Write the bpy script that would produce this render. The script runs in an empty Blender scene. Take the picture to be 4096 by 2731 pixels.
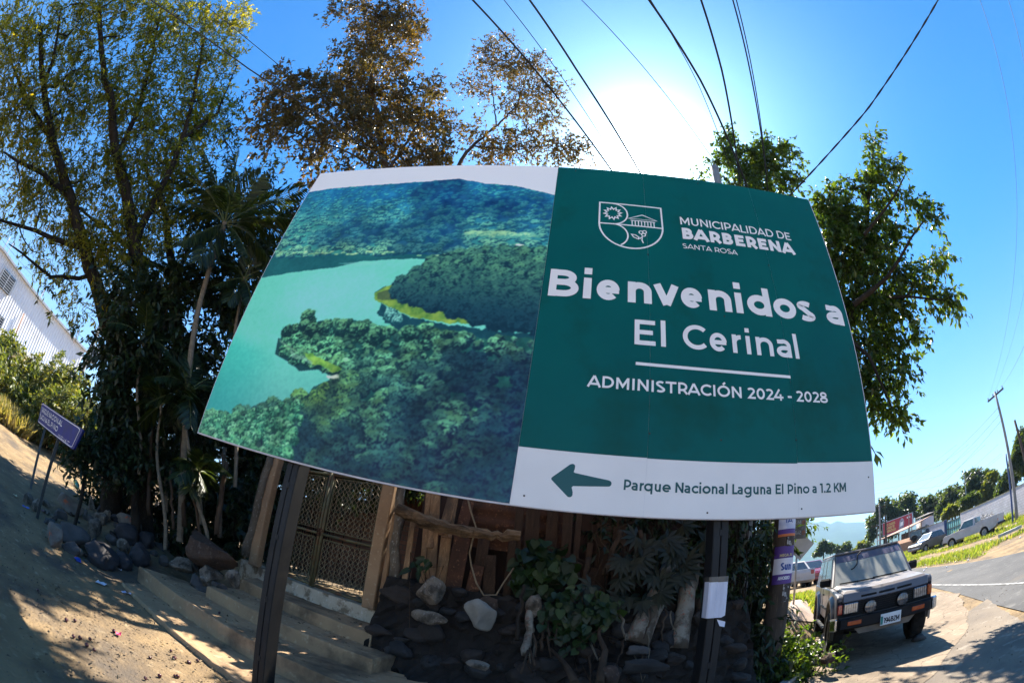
import bpy, math, random
import numpy as np
from mathutils import Vector, Matrix
random.seed(7)
RNG = np.random.default_rng(11)
SC = bpy.context.scene
COL = SC.collection
R_ = math.radians

# ------------------------------------------------------------------ camera
# 16 mm full-frame fisheye held at 1.6 m, tilted up at the billboard
CAM_Z = 1.6
CAMROT = np.array([[0.98863028, -0.05694146, 0.13916836],
                   [0.09220652, -0.50151808, -0.86021949],
                   [0.11877760, 0.86327127, -0.49056559]])
LENS = 16.017
cd = bpy.data.cameras.new('camera')
cd.type = 'PANO'
cd.sensor_fit = 'HORIZONTAL'
cd.sensor_width = 36.0
cd.sensor_height = 24.0
for holder in (cd, getattr(cd, 'cycles', None)):
    if holder is not None and hasattr(holder, 'panorama_type'):
        holder.panorama_type = 'FISHEYE_EQUISOLID'
        holder.fisheye_lens = LENS
        holder.fisheye_fov = R_(220)
cd.clip_start = 0.05
cd.clip_end = 20000
cam = bpy.data.objects.new('camera', cd)
COL.objects.link(cam)
M4 = Matrix([list(CAMROT[i]) + [[0, 0, CAM_Z][i]] for i in range(3)] + [[0, 0, 0, 1]])
cam.matrix_world = M4
SC.camera = cam

# ------------------------------------------------------------------ sky, sun, exposure
SUN_AZ, SUN_EL = 12.6, 51.6          # degrees, azimuth from +Y towards +X
SUN_DIR = np.array([math.sin(R_(SUN_AZ)) * math.cos(R_(SUN_EL)),
                    math.cos(R_(SUN_AZ)) * math.cos(R_(SUN_EL)), math.sin(R_(SUN_EL))])
w = bpy.data.worlds.new('World')
SC.world = w
w.use_nodes = True
wn, wl = w.node_tree.nodes, w.node_tree.links
bg = wn['Background']
sky = wn.new('ShaderNodeTexSky')
sky.sky_type = 'NISHITA'
sky.sun_disc = False
sky.sun_elevation = R_(SUN_EL)
sky.sun_rotation = R_(SUN_AZ)
sky.altitude = 1200
sky.air_density = 1.0
sky.dust_density = 0.6
sky.ozone_density = 3.0
# aureole of bright sky round the sun
tc = wn.new('ShaderNodeTexCoord')
dot = wn.new('ShaderNodeVectorMath'); dot.operation = 'DOT_PRODUCT'
dot.inputs[1].default_value = tuple(SUN_DIR)
wl.new(tc.outputs['Generated'], dot.inputs[0])
def wmath(op, a, b):
    n = wn.new('ShaderNodeMath'); n.operation = op
    for i, v in enumerate((a, b)):
        if v is None: continue
        if isinstance(v, (int, float)): n.inputs[i].default_value = v
        else: wl.new(v, n.inputs[i])
    return n.outputs[0]
ang = wmath('ARCCOSINE', wmath('MINIMUM', dot.outputs['Value'], 0.99999), None)
g1 = wmath('MULTIPLY', wmath('EXPONENT', wmath('MULTIPLY', ang, -1 / R_(2.4)), None), 60.0)
g2 = wmath('MULTIPLY', wmath('EXPONENT', wmath('MULTIPLY', ang, -1 / R_(10.5)), None), 6.0)
gl = wmath('ADD', g1, g2)
cr = wn.new('ShaderNodeMix'); cr.data_type = 'RGBA'; cr.blend_type = 'ADD'
cr.inputs[0].default_value = 1.0
tint = wn.new('ShaderNodeMix'); tint.data_type = 'RGBA'; tint.blend_type = 'MULTIPLY'
tint.inputs[0].default_value = 1.0
wl.new(sky.outputs[0], tint.inputs[6])
sepz = wn.new('ShaderNodeSeparateXYZ'); wl.new(tc.outputs['Generated'], sepz.inputs[0])
hr = wn.new('ShaderNodeMapRange'); hr.interpolation_type = 'SMOOTHSTEP'; wl.new(sepz.outputs[2], hr.inputs[0])
hr.inputs[1].default_value = 0.02; hr.inputs[2].default_value = 0.62
tm = wn.new('ShaderNodeMix'); tm.data_type = 'RGBA'; wl.new(hr.outputs[0], tm.inputs[0])
tm.inputs[6].default_value = (0.50, 0.58, 0.56, 1); tm.inputs[7].default_value = (0.02, 0.46, 0.76, 1)
wl.new(tm.outputs[2], tint.inputs[7])
gc = wn.new('ShaderNodeMix'); gc.data_type = 'RGBA'; gc.blend_type = 'MULTIPLY'
gc.inputs[0].default_value = 1.0
wl.new(gl, gc.inputs[6])
gc.inputs[7].default_value = (0.86, 0.97, 1.0, 1)
wl.new(tint.outputs[2], cr.inputs[6])
wl.new(gc.outputs[2], cr.inputs[7])
wl.new(cr.outputs[2], bg.inputs['Color'])
bg.inputs['Strength'].default_value = 0.085

sd = bpy.data.lights.new('sun', 'SUN')
sd.energy = 4.2
sd.angle = R_(0.5)
sd.color = (1.0, 0.93, 0.80)
sun = bpy.data.objects.new('sun', sd)
COL.objects.link(sun)
sun.rotation_euler = Vector(tuple(SUN_DIR)).to_track_quat('Z', 'Y').to_euler()
sun.location = (0, 0, 60)
SC.view_settings.view_transform = 'Standard'
SC.view_settings.look = 'None'
SC.view_settings.exposure = 2.3
SC.view_settings.gamma = 1.0
SC.view_settings.use_curve_mapping = False
try:
    SC.cycles.max_bounces = 8
    SC.cycles.transparent_max_bounces = 8
    SC.cycles.use_denoising = True
except Exception:
    pass

# ------------------------------------------------------------------ helpers
FPX = LENS / 36.0 * 4096
def ray(px, py):                      # direction seen at a point of the 4096 x 2731 picture
    dx, dy = px - 2048.0, 1365.5 - py
    r = math.hypot(dx, dy)
    th = 2 * math.asin(min(1, r / (2 * FPX)))
    s = math.sin(th) / max(r, 1e-9)
    return CAMROT @ np.array([dx * s, dy * s, -math.cos(th)])
O_ = np.array([0, 0, CAM_Z])
def at(px, py, d):                    # point at horizontal distance d
    v = ray(px, py); return O_ + v * (d / math.hypot(v[0], v[1]))
def aty(px, py, y):
    v = ray(px, py); return O_ + v * (y / v[1])
def atz(px, py, z):
    v = ray(px, py); return O_ + v * ((z - CAM_Z) / v[2])

def link(o): COL.objects.link(o); return o
def thing(name, label, cat, loc=(0, 0, 0), rotz=0.0, group=None):
    o = bpy.data.objects.new(name, None); link(o)
    o.empty_display_size = 0.2
    o.location = tuple(loc); o.rotation_euler = (0, 0, rotz)
    o['label'] = label; o['category'] = cat
    if group: o['group'] = group
    return o
def tag(o, label, cat, group=None, kind=None):
    o['label'] = label; o['category'] = cat
    if group: o['group'] = group
    if kind: o['kind'] = kind
    return o

def fast_mesh(name, V, faces, mats, midx=None, attr=None, smooth=False):
    """V (N,3); faces: array (F,k) or list of such arrays."""
    if isinstance(faces, np.ndarray): faces = [faces]
    V = np.asarray(V, dtype=np.float32)
    me = bpy.data.meshes.new(name)
    me.vertices.add(len(V)); me.vertices.foreach_set('co', V.ravel())
    loops = np.concatenate([f.ravel() for f in faces]).astype(np.int32)
    tot = np.concatenate([np.full(len(f), f.shape[1]) for f in faces]).astype(np.int32)
    start = np.concatenate([[0], np.cumsum(tot)[:-1]]).astype(np.int32)
    me.loops.add(len(loops)); me.loops.foreach_set('vertex_index', loops)
    me.polygons.add(len(tot)); me.polygons.foreach_set('loop_start', start)
    try: me.polygons.foreach_set('loop_total', tot)
    except Exception: pass
    if midx is not None: me.polygons.foreach_set('material_index', np.asarray(midx, dtype=np.int32))
    if smooth: me.polygons.foreach_set('use_smooth', np.ones(len(tot), dtype=bool))
    for m in (mats if isinstance(mats, (list, tuple)) else [mats]): me.materials.append(m)
    me.update(calc_edges=True)
    if attr is not None:
        for k, (dom, vals) in attr.items():
            vals = np.asarray(vals, dtype=np.float32)
            if vals.ndim == 2:
                a = me.attributes.new(k, 'FLOAT_COLOR', dom)
                if vals.shape[1] == 3: vals = np.concatenate([vals, np.ones((len(vals), 1), np.float32)], 1)
                a.data.foreach_set('color', vals.ravel())
            else:
                a = me.attributes.new(k, 'FLOAT', dom); a.data.foreach_set('value', vals)
    return me

class MB:
    """collects boxes, tubes, plates ... and links them as ONE mesh object"""
    def __init__(s): s.v = []; s.f = []; s.n = 0; s.sm = []
    def add(s, V, F, smooth=False):
        V = [tuple(float(c) for c in p) for p in V]
        s.v += V
        for f in F: s.f.append([i + s.n for i in f]); s.sm.append(smooth)
        s.n += len(V); return s
    def box(s, c, d, rot=None, bevel=0.0):
        """c centre, d full sizes, rot 3x3 or z angle"""
        if rot is None: A = np.eye(3)
        elif np.isscalar(rot): A = rz(rot)
        else: A = np.asarray(rot)
        h = np.array(d) / 2.0; c = np.array(c, float)
        if bevel <= 0:
            P = np.array([[x, y, z] for z in (-1, 1) for y in (-1, 1) for x in (-1, 1)]) * h
            F = [(0, 2, 3, 1), (4, 5, 7, 6), (0, 1, 5, 4), (2, 6, 7, 3), (0, 4, 6, 2), (1, 3, 7, 5)]
            return s.add(P @ A.T + c, F)
        b = min(bevel, *(h * 0.98))
        P = []; idx = {}
        for sx in (-1, 1):
            for sy in (-1, 1):
                for sz in (-1, 1):
                    sg = np.array([sx, sy, sz])
                    for ax in range(3):
                        q = sg * (h - b); q[ax] = sg[ax] * h[ax]
                        idx[(sx, sy, sz, ax)] = len(P); P.append(q)
        F = []
        for ax in range(3):
            a1, a2 = (ax + 1) % 3, (ax + 2) % 3
            for sg in (-1, 1):
                q = []
                for u, v in ((-1, -1), (1, -1), (1, 1), (-1, 1)):
                    k = [0, 0, 0]; k[ax] = sg; k[a1] = u; k[a2] = v
                    q.append(idx[(*k, ax)])
                F.append(q if sg > 0 else q[::-1])
        for ax in range(3):           # edges along ax
            a1, a2 = (ax + 1) % 3, (ax + 2) % 3
            for u in (-1, 1):
                for v in (-1, 1):
                    k0 = [0, 0, 0]; k1 = [0, 0, 0]
                    k0[ax], k1[ax] = -1, 1
                    for k in (k0, k1): k[a1] = u; k[a2] = v
                    q = [idx[(*k0, a1)], idx[(*k1, a1)], idx[(*k1, a2)], idx[(*k0, a2)]]
                    F.append(q if u * v > 0 else q[::-1])
        for sx in (-1, 1):
            for sy in (-1, 1):
                for sz in (-1, 1):
                    q = [idx[(sx, sy, sz, a)] for a in range(3)]
                    F.append(q if sx * sy * sz > 0 else q[::-1])
        return s.add(np.array(P) @ A.T + c, F)
    def bar(s, a, b, w, h=None, up=(0, 0, 1), bevel=0.0):
        """a box-section bar from a to b"""
        a, b = np.array(a, float), np.array(b, float); h = w if h is None else h
        x = b - a; L = np.linalg.norm(x); x /= L
        y = np.cross(up, x)
        if np.linalg.norm(y) < 1e-4: y = np.cross((0, 1, 0), x)
        y /= np.linalg.norm(y); z = np.cross(x, y)
        return s.box((a + b) / 2, (L, w, h), np.stack([x, y, z], 1), bevel)
    def tube(s, pts, rad, n=8, cap=True, jit=0.0, smooth=True):
        P = np.array(pts, float); m = len(P)
        r = np.full(m, rad, float) if np.isscalar(rad) else np.array(rad, float)
        T = np.gradient(P, axis=0); T /= np.maximum(np.linalg.norm(T, axis=1, keepdims=True), 1e-9)
        ref = np.array([0, 0, 1.0]) if abs(T[0][2]) < 0.9 else np.array([1.0, 0, 0])
        u = np.cross(T[0], ref); u /= np.linalg.norm(u); V = []
        for i in range(m):
            u = u - T[i] * (u @ T[i]); u /= np.linalg.norm(u); v = np.cross(T[i], u)
            for k in range(n):
                a = 2 * math.pi * k / n
                rr = r[i] * (1 + jit * random.uniform(-1, 1))
                V.append(P[i] + rr * (math.cos(a) * u + math.sin(a) * v))
        F = [(i * n + k, i * n + (k + 1) % n, (i + 1) * n + (k + 1) % n, (i + 1) * n + k) for i in range(m - 1) for k in range(n)]
        s.add(V, F, smooth)
        if cap:
            s.f.append([s.n - m * n + k for k in range(n)][::-1]); s.sm.append(False)
            s.f.append([s.n - n + k for k in range(n)]); s.sm.append(False)
        return s
    def prism(s, poly, axis, t0, t1):
        """polygon [(a,b)...] extruded along axis 0/1/2 from t0 to t1; a,b are the remaining axes in order"""
        n = len(poly); V = []
        for t in (t0, t1):
            for a, b in poly:
                q = [a, b]; q.insert(axis, t); V.append(q)
        F = [(k, (k + 1) % n, n + (k + 1) % n, n + k) for k in range(n)]
        F += [list(range(n))[::-1], [n + k for k in range(n)]]
        return s.add(V, F)
    def disc(s, c, nrm, r, n=16, thick=0.0):
        nrm = np.array(nrm, float); nrm /= np.linalg.norm(nrm)
        if thick: return s.tube([np.array(c) - nrm * thick / 2, np.array(c) + nrm * thick / 2], r, n, smooth=False)
        return s
    def build(s, name, mat, parent=None, org=None, smooth=None, bevel=0.0):
        me = bpy.data.meshes.new(name)
        V = s.v
        if parent is not None and org is None: org = (0, 0, 0)
        if org is not None: V = [(a - org[0], b - org[1], c - org[2]) for a, b, c in V]
        me.from_pydata(V, [], s.f)
        sm = s.sm if smooth is None else [smooth] * len(s.f)
        me.polygons.foreach_set('use_smooth', sm)
        for m in (mat if isinstance(mat, (list, tuple)) else [mat]): me.materials.append(m)
        me.update()
        o = bpy.data.objects.new(name, me); link(o)
        if parent is not None: o.parent = parent
        elif org is not None: o.location = tuple(org)
        if bevel:
            b = o.modifiers.new('bevel', 'BEVEL'); b.width = bevel; b.segments = 2; b.limit_method = 'ANGLE'
        return o
def rz(a): c, s = math.cos(a), math.sin(a); return np.array([[c, -s, 0], [s, c, 0], [0, 0, 1.0]])
def rx(a): c, s = math.cos(a), math.sin(a); return np.array([[1, 0, 0], [0, c, -s], [0, s, c]])
def ry(a): c, s = math.cos(a), math.sin(a); return np.array([[c, 0, s], [0, 1, 0], [-s, 0, c]])
def obj(name, me, parent=None, loc=None):
    o = bpy.data.objects.new(name, me); link(o)
    if parent is not None: o.parent = parent
    if loc is not None: o.location = tuple(loc)
    return o
def copy_tree(o, parent=None):
    c = o.copy(); COL.objects.link(c); c.parent = parent
    for ch in [q for q in bpy.data.objects if q.parent == o]: copy_tree(ch, c)
    return c
def lin(r, g, b):
    f = lambda c: c / 12.92 if c <= 0.04045 else ((c + 0.055) / 1.055) ** 2.4
    return (f(r / 255), f(g / 255), f(b / 255), 1)

# ------------------------------------------------------------------ materials
def node(nt, t, **kw):
    n = nt.nodes.new(t)
    for k, v in kw.items(): setattr(n, k, v)
    return n
MATS = {}
def mat(name, c1, c2=None, scale=4.0, rough=0.7, metal=0.0, spec=0.4, bump=0.0, bscale=None, detail=6.0,
        c3=None, spots=0.0, coat=0.0, stretch=(1, 1, 1), lo=0.35, hi=0.65, dirt=None, dscale=1.2, dlo=0.5, dhi=0.65, rvar=0.0):
    """principled with noise-mixed colours, optional large dirt stains, fine bump"""
    if name in MATS: return MATS[name]
    m = bpy.data.materials.new(name); m.use_nodes = True; nt = m.node_tree; L = nt.links
    p = nt.nodes['Principled BSDF']
    p.inputs['Roughness'].default_value = rough; p.inputs['Metallic'].default_value = metal
    p.inputs['Specular IOR Level'].default_value = spec
    if coat: p.inputs['Coat Weight'].default_value = coat; p.inputs['Coat Roughness'].default_value = 0.08
    t = node(nt, 'ShaderNodeTexCoord'); mp = node(nt, 'ShaderNodeMapping'); mp.inputs['Scale'].default_value = stretch
    L.new(t.outputs['Object'], mp.inputs[0])
    def noise(sc, det=detail, ro=0.55):
        n = node(nt, 'ShaderNodeTexNoise'); n.inputs['Scale'].default_value = sc
        n.inputs['Detail'].default_value = det; n.inputs['Roughness'].default_value = ro
        L.new(mp.outputs[0], n.inputs['Vector']); return n.outputs[0]
    def mixc(fac, a, b):
        x = node(nt, 'ShaderNodeMix', data_type='RGBA')
        L.new(fac, x.inputs[0])
        for i, q in ((6, a), (7, b)):
            if isinstance(q, tuple): x.inputs[i].default_value = q
            else: L.new(q, x.inputs[i])
        return x.outputs[2]
    def rng(v, a, b):
        r = node(nt, 'ShaderNodeMapRange'); L.new(v, r.inputs[0])
        r.inputs[1].default_value = a; r.inputs[2].default_value = b; return r.outputs[0]
    if c2 is None: c2 = tuple(min(1, x * 0.75) for x in c1[:3]) + (1,)
    col = mixc(rng(noise(scale), lo, hi), c1, c2)
    if c3 is not None: col = mixc(rng(noise(scale * 5.3, 3), 0.58, 0.72), col, c3)
    if dirt is not None: col = mixc(rng(noise(dscale, 8, 0.65), dlo, dhi), col, dirt)
    L.new(col, p.inputs['Base Color'])
    if rvar:
        rr = rng(noise(scale * 2.1), 0.2, 0.8); mm = node(nt, 'ShaderNodeMath', operation='MULTIPLY_ADD')
        L.new(rr, mm.inputs[0]); mm.inputs[1].default_value = rvar; mm.inputs[2].default_value = rough - rvar / 2
        L.new(mm.outputs[0], p.inputs['Roughness'])
    if bump:
        b = node(nt, 'ShaderNodeBump'); b.inputs['Strength'].default_value = 1.0; b.inputs['Distance'].default_value = bump
        L.new(noise(bscale or scale * 6, 8, 0.65), b.inputs['Height']); L.new(b.outputs[0], p.inputs['Normal'])
    MATS[name] = m
    return m
def leaf_mat(name, stops, trans=0.45, rough=0.45, tcol=None):
    """foliage: per-leaf random attribute drives the colour, light passes through the blade"""
    m = bpy.data.materials.new(name); m.use_nodes = True; nt = m.node_tree; L = nt.links
    p = nt.nodes['Principled BSDF']; out = nt.nodes['Material Output']
    p.inputs['Roughness'].default_value = rough; p.inputs['Specular IOR Level'].default_value = 0.45
    a = node(nt, 'ShaderNodeAttribute', attribute_name='rnd')
    r = node(nt, 'ShaderNodeValToRGB'); e = r.color_ramp.elements
    e[0].position, e[0].color = stops[0][0], (*stops[0][1], 1)
    e[1].position, e[1].color = stops[-1][0], (*stops[-1][1], 1)
    for pos, c in stops[1:-1]: k = e.new(pos); k.color = (*c, 1)
    L.new(a.outputs['Fac'], r.inputs[0]); L.new(r.outputs[0], p.inputs['Base Color'])
    t = node(nt, 'ShaderNodeBsdfTranslucent')
    g = node(nt, 'ShaderNodeMix', data_type='RGBA', blend_type='MULTIPLY'); g.inputs[0].default_value = 1
    L.new(r.outputs[0], g.inputs[6]); g.inputs[7].default_value = tcol or (2.6, 2.4, 0.9, 1)
    L.new(g.outputs[2], t.inputs['Color'])
    x = node(nt, 'ShaderNodeMixShader'); x.inputs[0].default_value = trans
    L.new(p.outputs[0], x.inputs[1]); L.new(t.outputs[0], x.inputs[2]); L.new(x.outputs[0], out.inputs[0])
    return m
# ------------------------------------------------------------------ stroke lettering (geometric sans)
def arc(cx, cy, rx_, ry_, a0, a1, n=14):
    return [(cx + rx_ * math.cos(R_(a0 + (a1 - a0) * i / n)), cy + ry_ * math.sin(R_(a0 + (a1 - a0) * i / n))) for i in range(n + 1)]
def glyph(ch, w):
    """strokes (centre lines) for cap height 1, stroke weight w; returns (advance, [polyline,...])"""
    h = w / 2; T = 1 - h; B = h; X = 0.755; XT = X - h; A = 1.06
    S = []; sb = 0.10
    def ln(*p): S.append(list(p))
    def bowl(x0, x1, y0, y1):     # right-hand bowl
        r = (y1 - y0) / 2; xm = max(x0, x1 - r)
        return [(x0, y0), (xm, y0)] + arc(xm, (y0 + y1) / 2, x1 - xm, r, -90, 90)[1:] + [(x0, y1)]
    if ch == ' ': return 0.34, []
    if ch in 'IlEFLHTMNKBPRDU1iÍ' or ch in 'hnmrbpkuj': x = sb + h
    W = 0
    if ch == 'I': ln((x, 0), (x, 1)); W = x + h + sb
    elif ch == 'l': ln((x, 0), (x, A)); W = x + h + sb
    elif ch == 'i': ln((x, 0), (x, X)); ln((x, 0.90), (x, 0.90 + w * 1.05)); W = x + h + sb
    elif ch == '!': x = sb + h; ln((x, 0.30), (x, 1)); ln((x, 0), (x, w * 1.1)); W = x + h + sb
    elif ch == '¡': x = sb + h; ln((x, -.25), (x, 0.45)); ln((x, 0.75 - w * 1.1), (x, 0.75)); W = x + h + sb
    elif ch in 'EF':
        ln((x, 0), (x, 1)); ln((x, T), (0.68, T)); ln((x, 0.51), (0.62, 0.51))
        if ch == 'E': ln((x, B), (0.69, B))
        W = 0.74
    elif ch == 'L': ln((x, 1), (x, 0)); ln((x, B), (0.62, B)); W = 0.64
    elif ch == 'H': ln((x, 0), (x, 1)); ln((0.76, 0), (0.76, 1)); ln((x, .5), (.76, .5)); W = .86 + h
    elif ch == 'T': ln((0.04, T), (0.74, T)); ln((0.39, T), (0.39, 0)); W = 0.78
    elif ch == 'M': r = 0.86; ln((x, 0), (x, 1)); ln((r, 0), (r, 1)); ln((x + h * .3, T), ((x + r) / 2, 0.25), (r - h * .3, T)); W = r + h + sb
    elif ch == 'N': r = 0.74; ln((x, 0), (x, 1)); ln((r, 0), (r, 1)); ln((x + h * .2, T), (r - h * .2, B)); W = r + h + sb
    elif ch == 'K': ln((x, 0), (x, 1)); ln((0.72, 1), (x, 0.36)); ln((x + .2, .53), (0.76, 0)); W = 0.77
    elif ch == 'Z': ln((0.07, T), (0.64, T)); ln((.6, T - h), (.12, B + h)); ln((0.07, B), (.66, B)); W = .72
    elif ch == 'A' : ln((0.06, 0), (0.43, 0.98)); ln((0.80, 0), (0.43, 0.98)); ln((0.18, 0.27), (0.68, 0.27)); W = 0.86
    elif ch == 'V' : ln((0.04, 1), (0.42, 0.02), (.8, 1)); W = 0.84
    elif ch == 'v': ln((0.04 + h * .6, X), (0.34, 0.02)); ln((0.64 - h * .6, X), (0.34, 0.02)); W = 0.68
    elif ch == 'U': r = 0.70; ln(*([(x, 1), (x, 0.36)] + arc((x + r) / 2, 0.36, (r - x) / 2, 0.36 - B, 180, 360) + [(r, 1)])); W = r + h + sb
    elif ch == 'J': ln(*([(.46, 1), (.46, .3)] + arc(.25, .3, .21, .3 - B, 0, -160))); W = .58
    elif ch in 'OÓQ0':
        q = 0.46 if ch != '0' else 0.33
        cx = 0.05 + q; ln(*arc(cx, .5, q - h, .5 - h, 0, 360, 30)); W = 2 * cx
        if ch == 'Ó': ln((cx - .04, 1.08), (cx + .12, 1.26))
        if ch == 'Q': ln((cx + .08, .22), (cx + .42, -.06))
    elif ch in 'CG':
        q = 0.46; cx = 0.05 + q; ln(*arc(cx, .5, q - h, .5 - h, 44, 316, 26)); W = 0.86
        if ch == 'G': ln((0.80, .19), (.80, .5)); W = .92
    elif ch == 'D': ln((x, 0), (x, 1)); ln(*([(x, B), (.40, B)] + arc(.40, .5, .46 - h, .5 - h, -90, 90)[1:] + [(x, T)])); W = 0.91
    elif ch == 'B':
        ln((x, 0), (x, 1)); ln(*bowl(x, .70 - h, .53, T)); ln(*bowl(x, .75 - h, B, .53)); W = .80
    elif ch in 'PR':
        ln((x, 0), (x, 1)); ln(*bowl(x, .74 - h, .34, T)); W = .78
        if ch == 'R': ln((.46, .36), (.70, 0))
    elif ch == 'S':
        ln(*(arc(.35, .745, .27 - h * .6, .255 - h, 35, 235, 12) + arc(.35, .255, .29 - h * .6, .255 - h, 55, -145, 12))); W = .70
    elif ch == 's':
        s_ = X; ln(*(arc(.29, .745 * s_, .23 - h * .6, .255 * s_ - h * .8, 35, 235, 10) + arc(.29, .255 * s_, .24 - h * .6, .255 * s_ - h * .8, 55, -145, 10))); W = .57
    elif ch in 'oadqegbpc':
        q = X / 2; cx = (0.06 if ch not in 'bp' else sb) + q; R2 = q - h
        if ch == 'o': ln(*arc(cx, q, R2 + .01, R2, 0, 360, 26)); W = 2 * cx
        if ch == 'c': ln(*arc(cx, q, R2, R2, 42, 318, 22)); W = .70
        if ch == 'e': ln((cx - R2, q - .01), (cx + R2 + h * .9, q - .01)); ln(*arc(cx, q, R2, R2, 0, 316, 24)); W = 2 * cx - .01
        if ch in 'dqgbp':
            ln(*arc(cx, q, R2, R2, 0, 360, 24)); xr = cx + R2 if ch not in 'bp' else cx - R2
            W = 2 * cx + .05
            if ch == 'd': ln((xr, 0), (xr, A))
            if ch == 'b': ln((xr, 0), (xr, A))
            if ch in 'qp': ln((xr, X), (xr, -.26))
            if ch == 'g': ln(*([(xr, X), (xr, 0)] + arc(cx, 0, R2, .23, 0, -140, 10)))
        if ch == 'a':
            xr = .56 - h
            ln(*([(.09, X - .11)] + arc(.31, XT - .19, xr - .31, .19, 115, 0, 10) + [(xr, 0)]))
            yb = (XT + h) / 2 + .01; yc = (yb + h) / 2
            ln(*([(xr, yb), (.29, yb)] + arc(.29, yc, .23 - h * .5, (yb - h) / 2, 90, 270, 10) + [(.36, h), (xr, .20)])); W = .66
    elif ch in 'nrhmu':
        r = .56
        if ch in 'nh':
            ln((x, 0), (x, A if ch == 'h' else X)); c_ = (x + r) / 2
            ln(*([(x, .40)] + arc(c_, .42, (r - x) / 2, XT - .42, 180, 0, 14) + [(r, 0)])); W = r + h + sb
        if ch == 'u':
            c_ = (x + r) / 2; ln(*([(x, X), (x, .33)] + arc(c_, .33, (r - x) / 2, .33 - h, 180, 360, 14))); ln((r, X), (r, 0)); W = r + h + sb
        if ch == 'r':
            ln((x, 0), (x, X)); ln(*([(x, .40)] + arc(.42, .40, .42 - x, XT - .40, 180, 92, 8) + [(.45, XT)])); W = .46
        if ch == 'm':
            ln((x, 0), (x, X))
            for k in (0, 1):
                a_ = x + k * .40; ln(*([(a_, .42)] + arc(a_ + .20, .44, .20, XT - .44, 180, 0, 12) + [(a_ + .40, 0)]))
            W = x + .8 + h + sb
    elif ch == 't': x = .20; ln(*([(x, .95), (x, .2)] + arc(x + .14, .2, .14, .2 - h, 180, 300, 8))); ln((.03, X - h), (.42, X - h)); W = .46
    elif ch == '1': ln((.30, 0), (.30, 1)); ln((.04, T), (.30, T)); W = .30 + h + sb
    elif ch == '2': ln(*(arc(.33, .70, .27 - h * .5, .30 - h, 150, -38, 14) + [(.08 + h, B), (.66, B)])); W = .72
    elif ch == '3': ln(*(arc(.31, .74, .25 - h * .4, .26 - h, 150, -90, 12) + arc(.31, .26, .29 - h * .4, .26 - h * .6, 90, -150, 12))); W = .68
    elif ch == '4': ln((.46, 1), (.07, .27), (.74, .27)); ln((.54, .58), (.54, 0)); W = .79
    elif ch == '5': ln(*([(.60, T), (.16, T), (.12, .55)] + arc(.32, .33, .28 - h * .4, .33 - h, 110, -145, 14))); W = .70
    elif ch in '69':
        p = arc(.36, .34, .30 - h * .4, .34 - h, 0, 360, 22)
        q = [(.36 - .30 + h * .4, .34)] + arc(.40, .5, .34 - h * .4, .5 - h, 180, 60, 12)
        if ch == '9': p = [(.72 - a, 1 - b) for a, b in p]; q = [(.72 - a, 1 - b) for a, b in q]
        ln(*p); ln(*q); W = .74
    elif ch == '7': ln((.05, T), (.62, T), (.22, 0)); W = .66
    elif ch == '8': ln(*arc(.36, .745, .25 - h * .3, .255 - h * .8, 0, 360, 20)); ln(*arc(.36, .265, .30 - h * .3, .265 - h * .8, 0, 360, 20)); W = .72
    elif ch == '-': ln((.07, .38), (.40, .38)); W = .47
    elif ch == '.': x = .07 + h; ln((x, 0), (x, w * 1.1)); W = x + h + .06
    else: raise ValueError('glyph ' + ch)
    return W, S

def stroke_quads(poly, w):
    """polyline to a mitred strip; returns verts, quads"""
    P = [np.array(p, float) for p in poly]
    q = [P[0]]
    for p in P[1:]:
        if np.linalg.norm(p - q[-1]) > 1e-6: q.append(p)
    P = q; n = len(P); closed = n > 3 and np.linalg.norm(P[0] - P[-1]) < 1e-4
    if closed: P = P[:-1]; n -= 1
    V = []
    for i in range(n):
        if closed: a, b = P[i] - P[i - 1], P[(i + 1) % n] - P[i]
        else:
            a = P[i] - P[i - 1] if i > 0 else P[1] - P[0]
            b = P[i + 1] - P[i] if i < n - 1 else P[-1] - P[-2]
        a = a / np.linalg.norm(a); b = b / np.linalg.norm(b)
        na, nb = np.array([-a[1], a[0]]), np.array([-b[1], b[0]])
        m = na + nb; l = np.linalg.norm(m)
        m = na if l < 1e-3 else m / l
        k = min(1 / max(m @ na, 0.35), 2.2)
        V += [P[i] + m * w / 2 * k, P[i] - m * w / 2 * k]
    Q = [(2 * i, 2 * i + 1, 2 * i + 3, 2 * i + 2) for i in range(n - 1)]
    if closed: Q.append((2 * n - 2, 2 * n - 1, 1, 0))
    return V, Q

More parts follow.
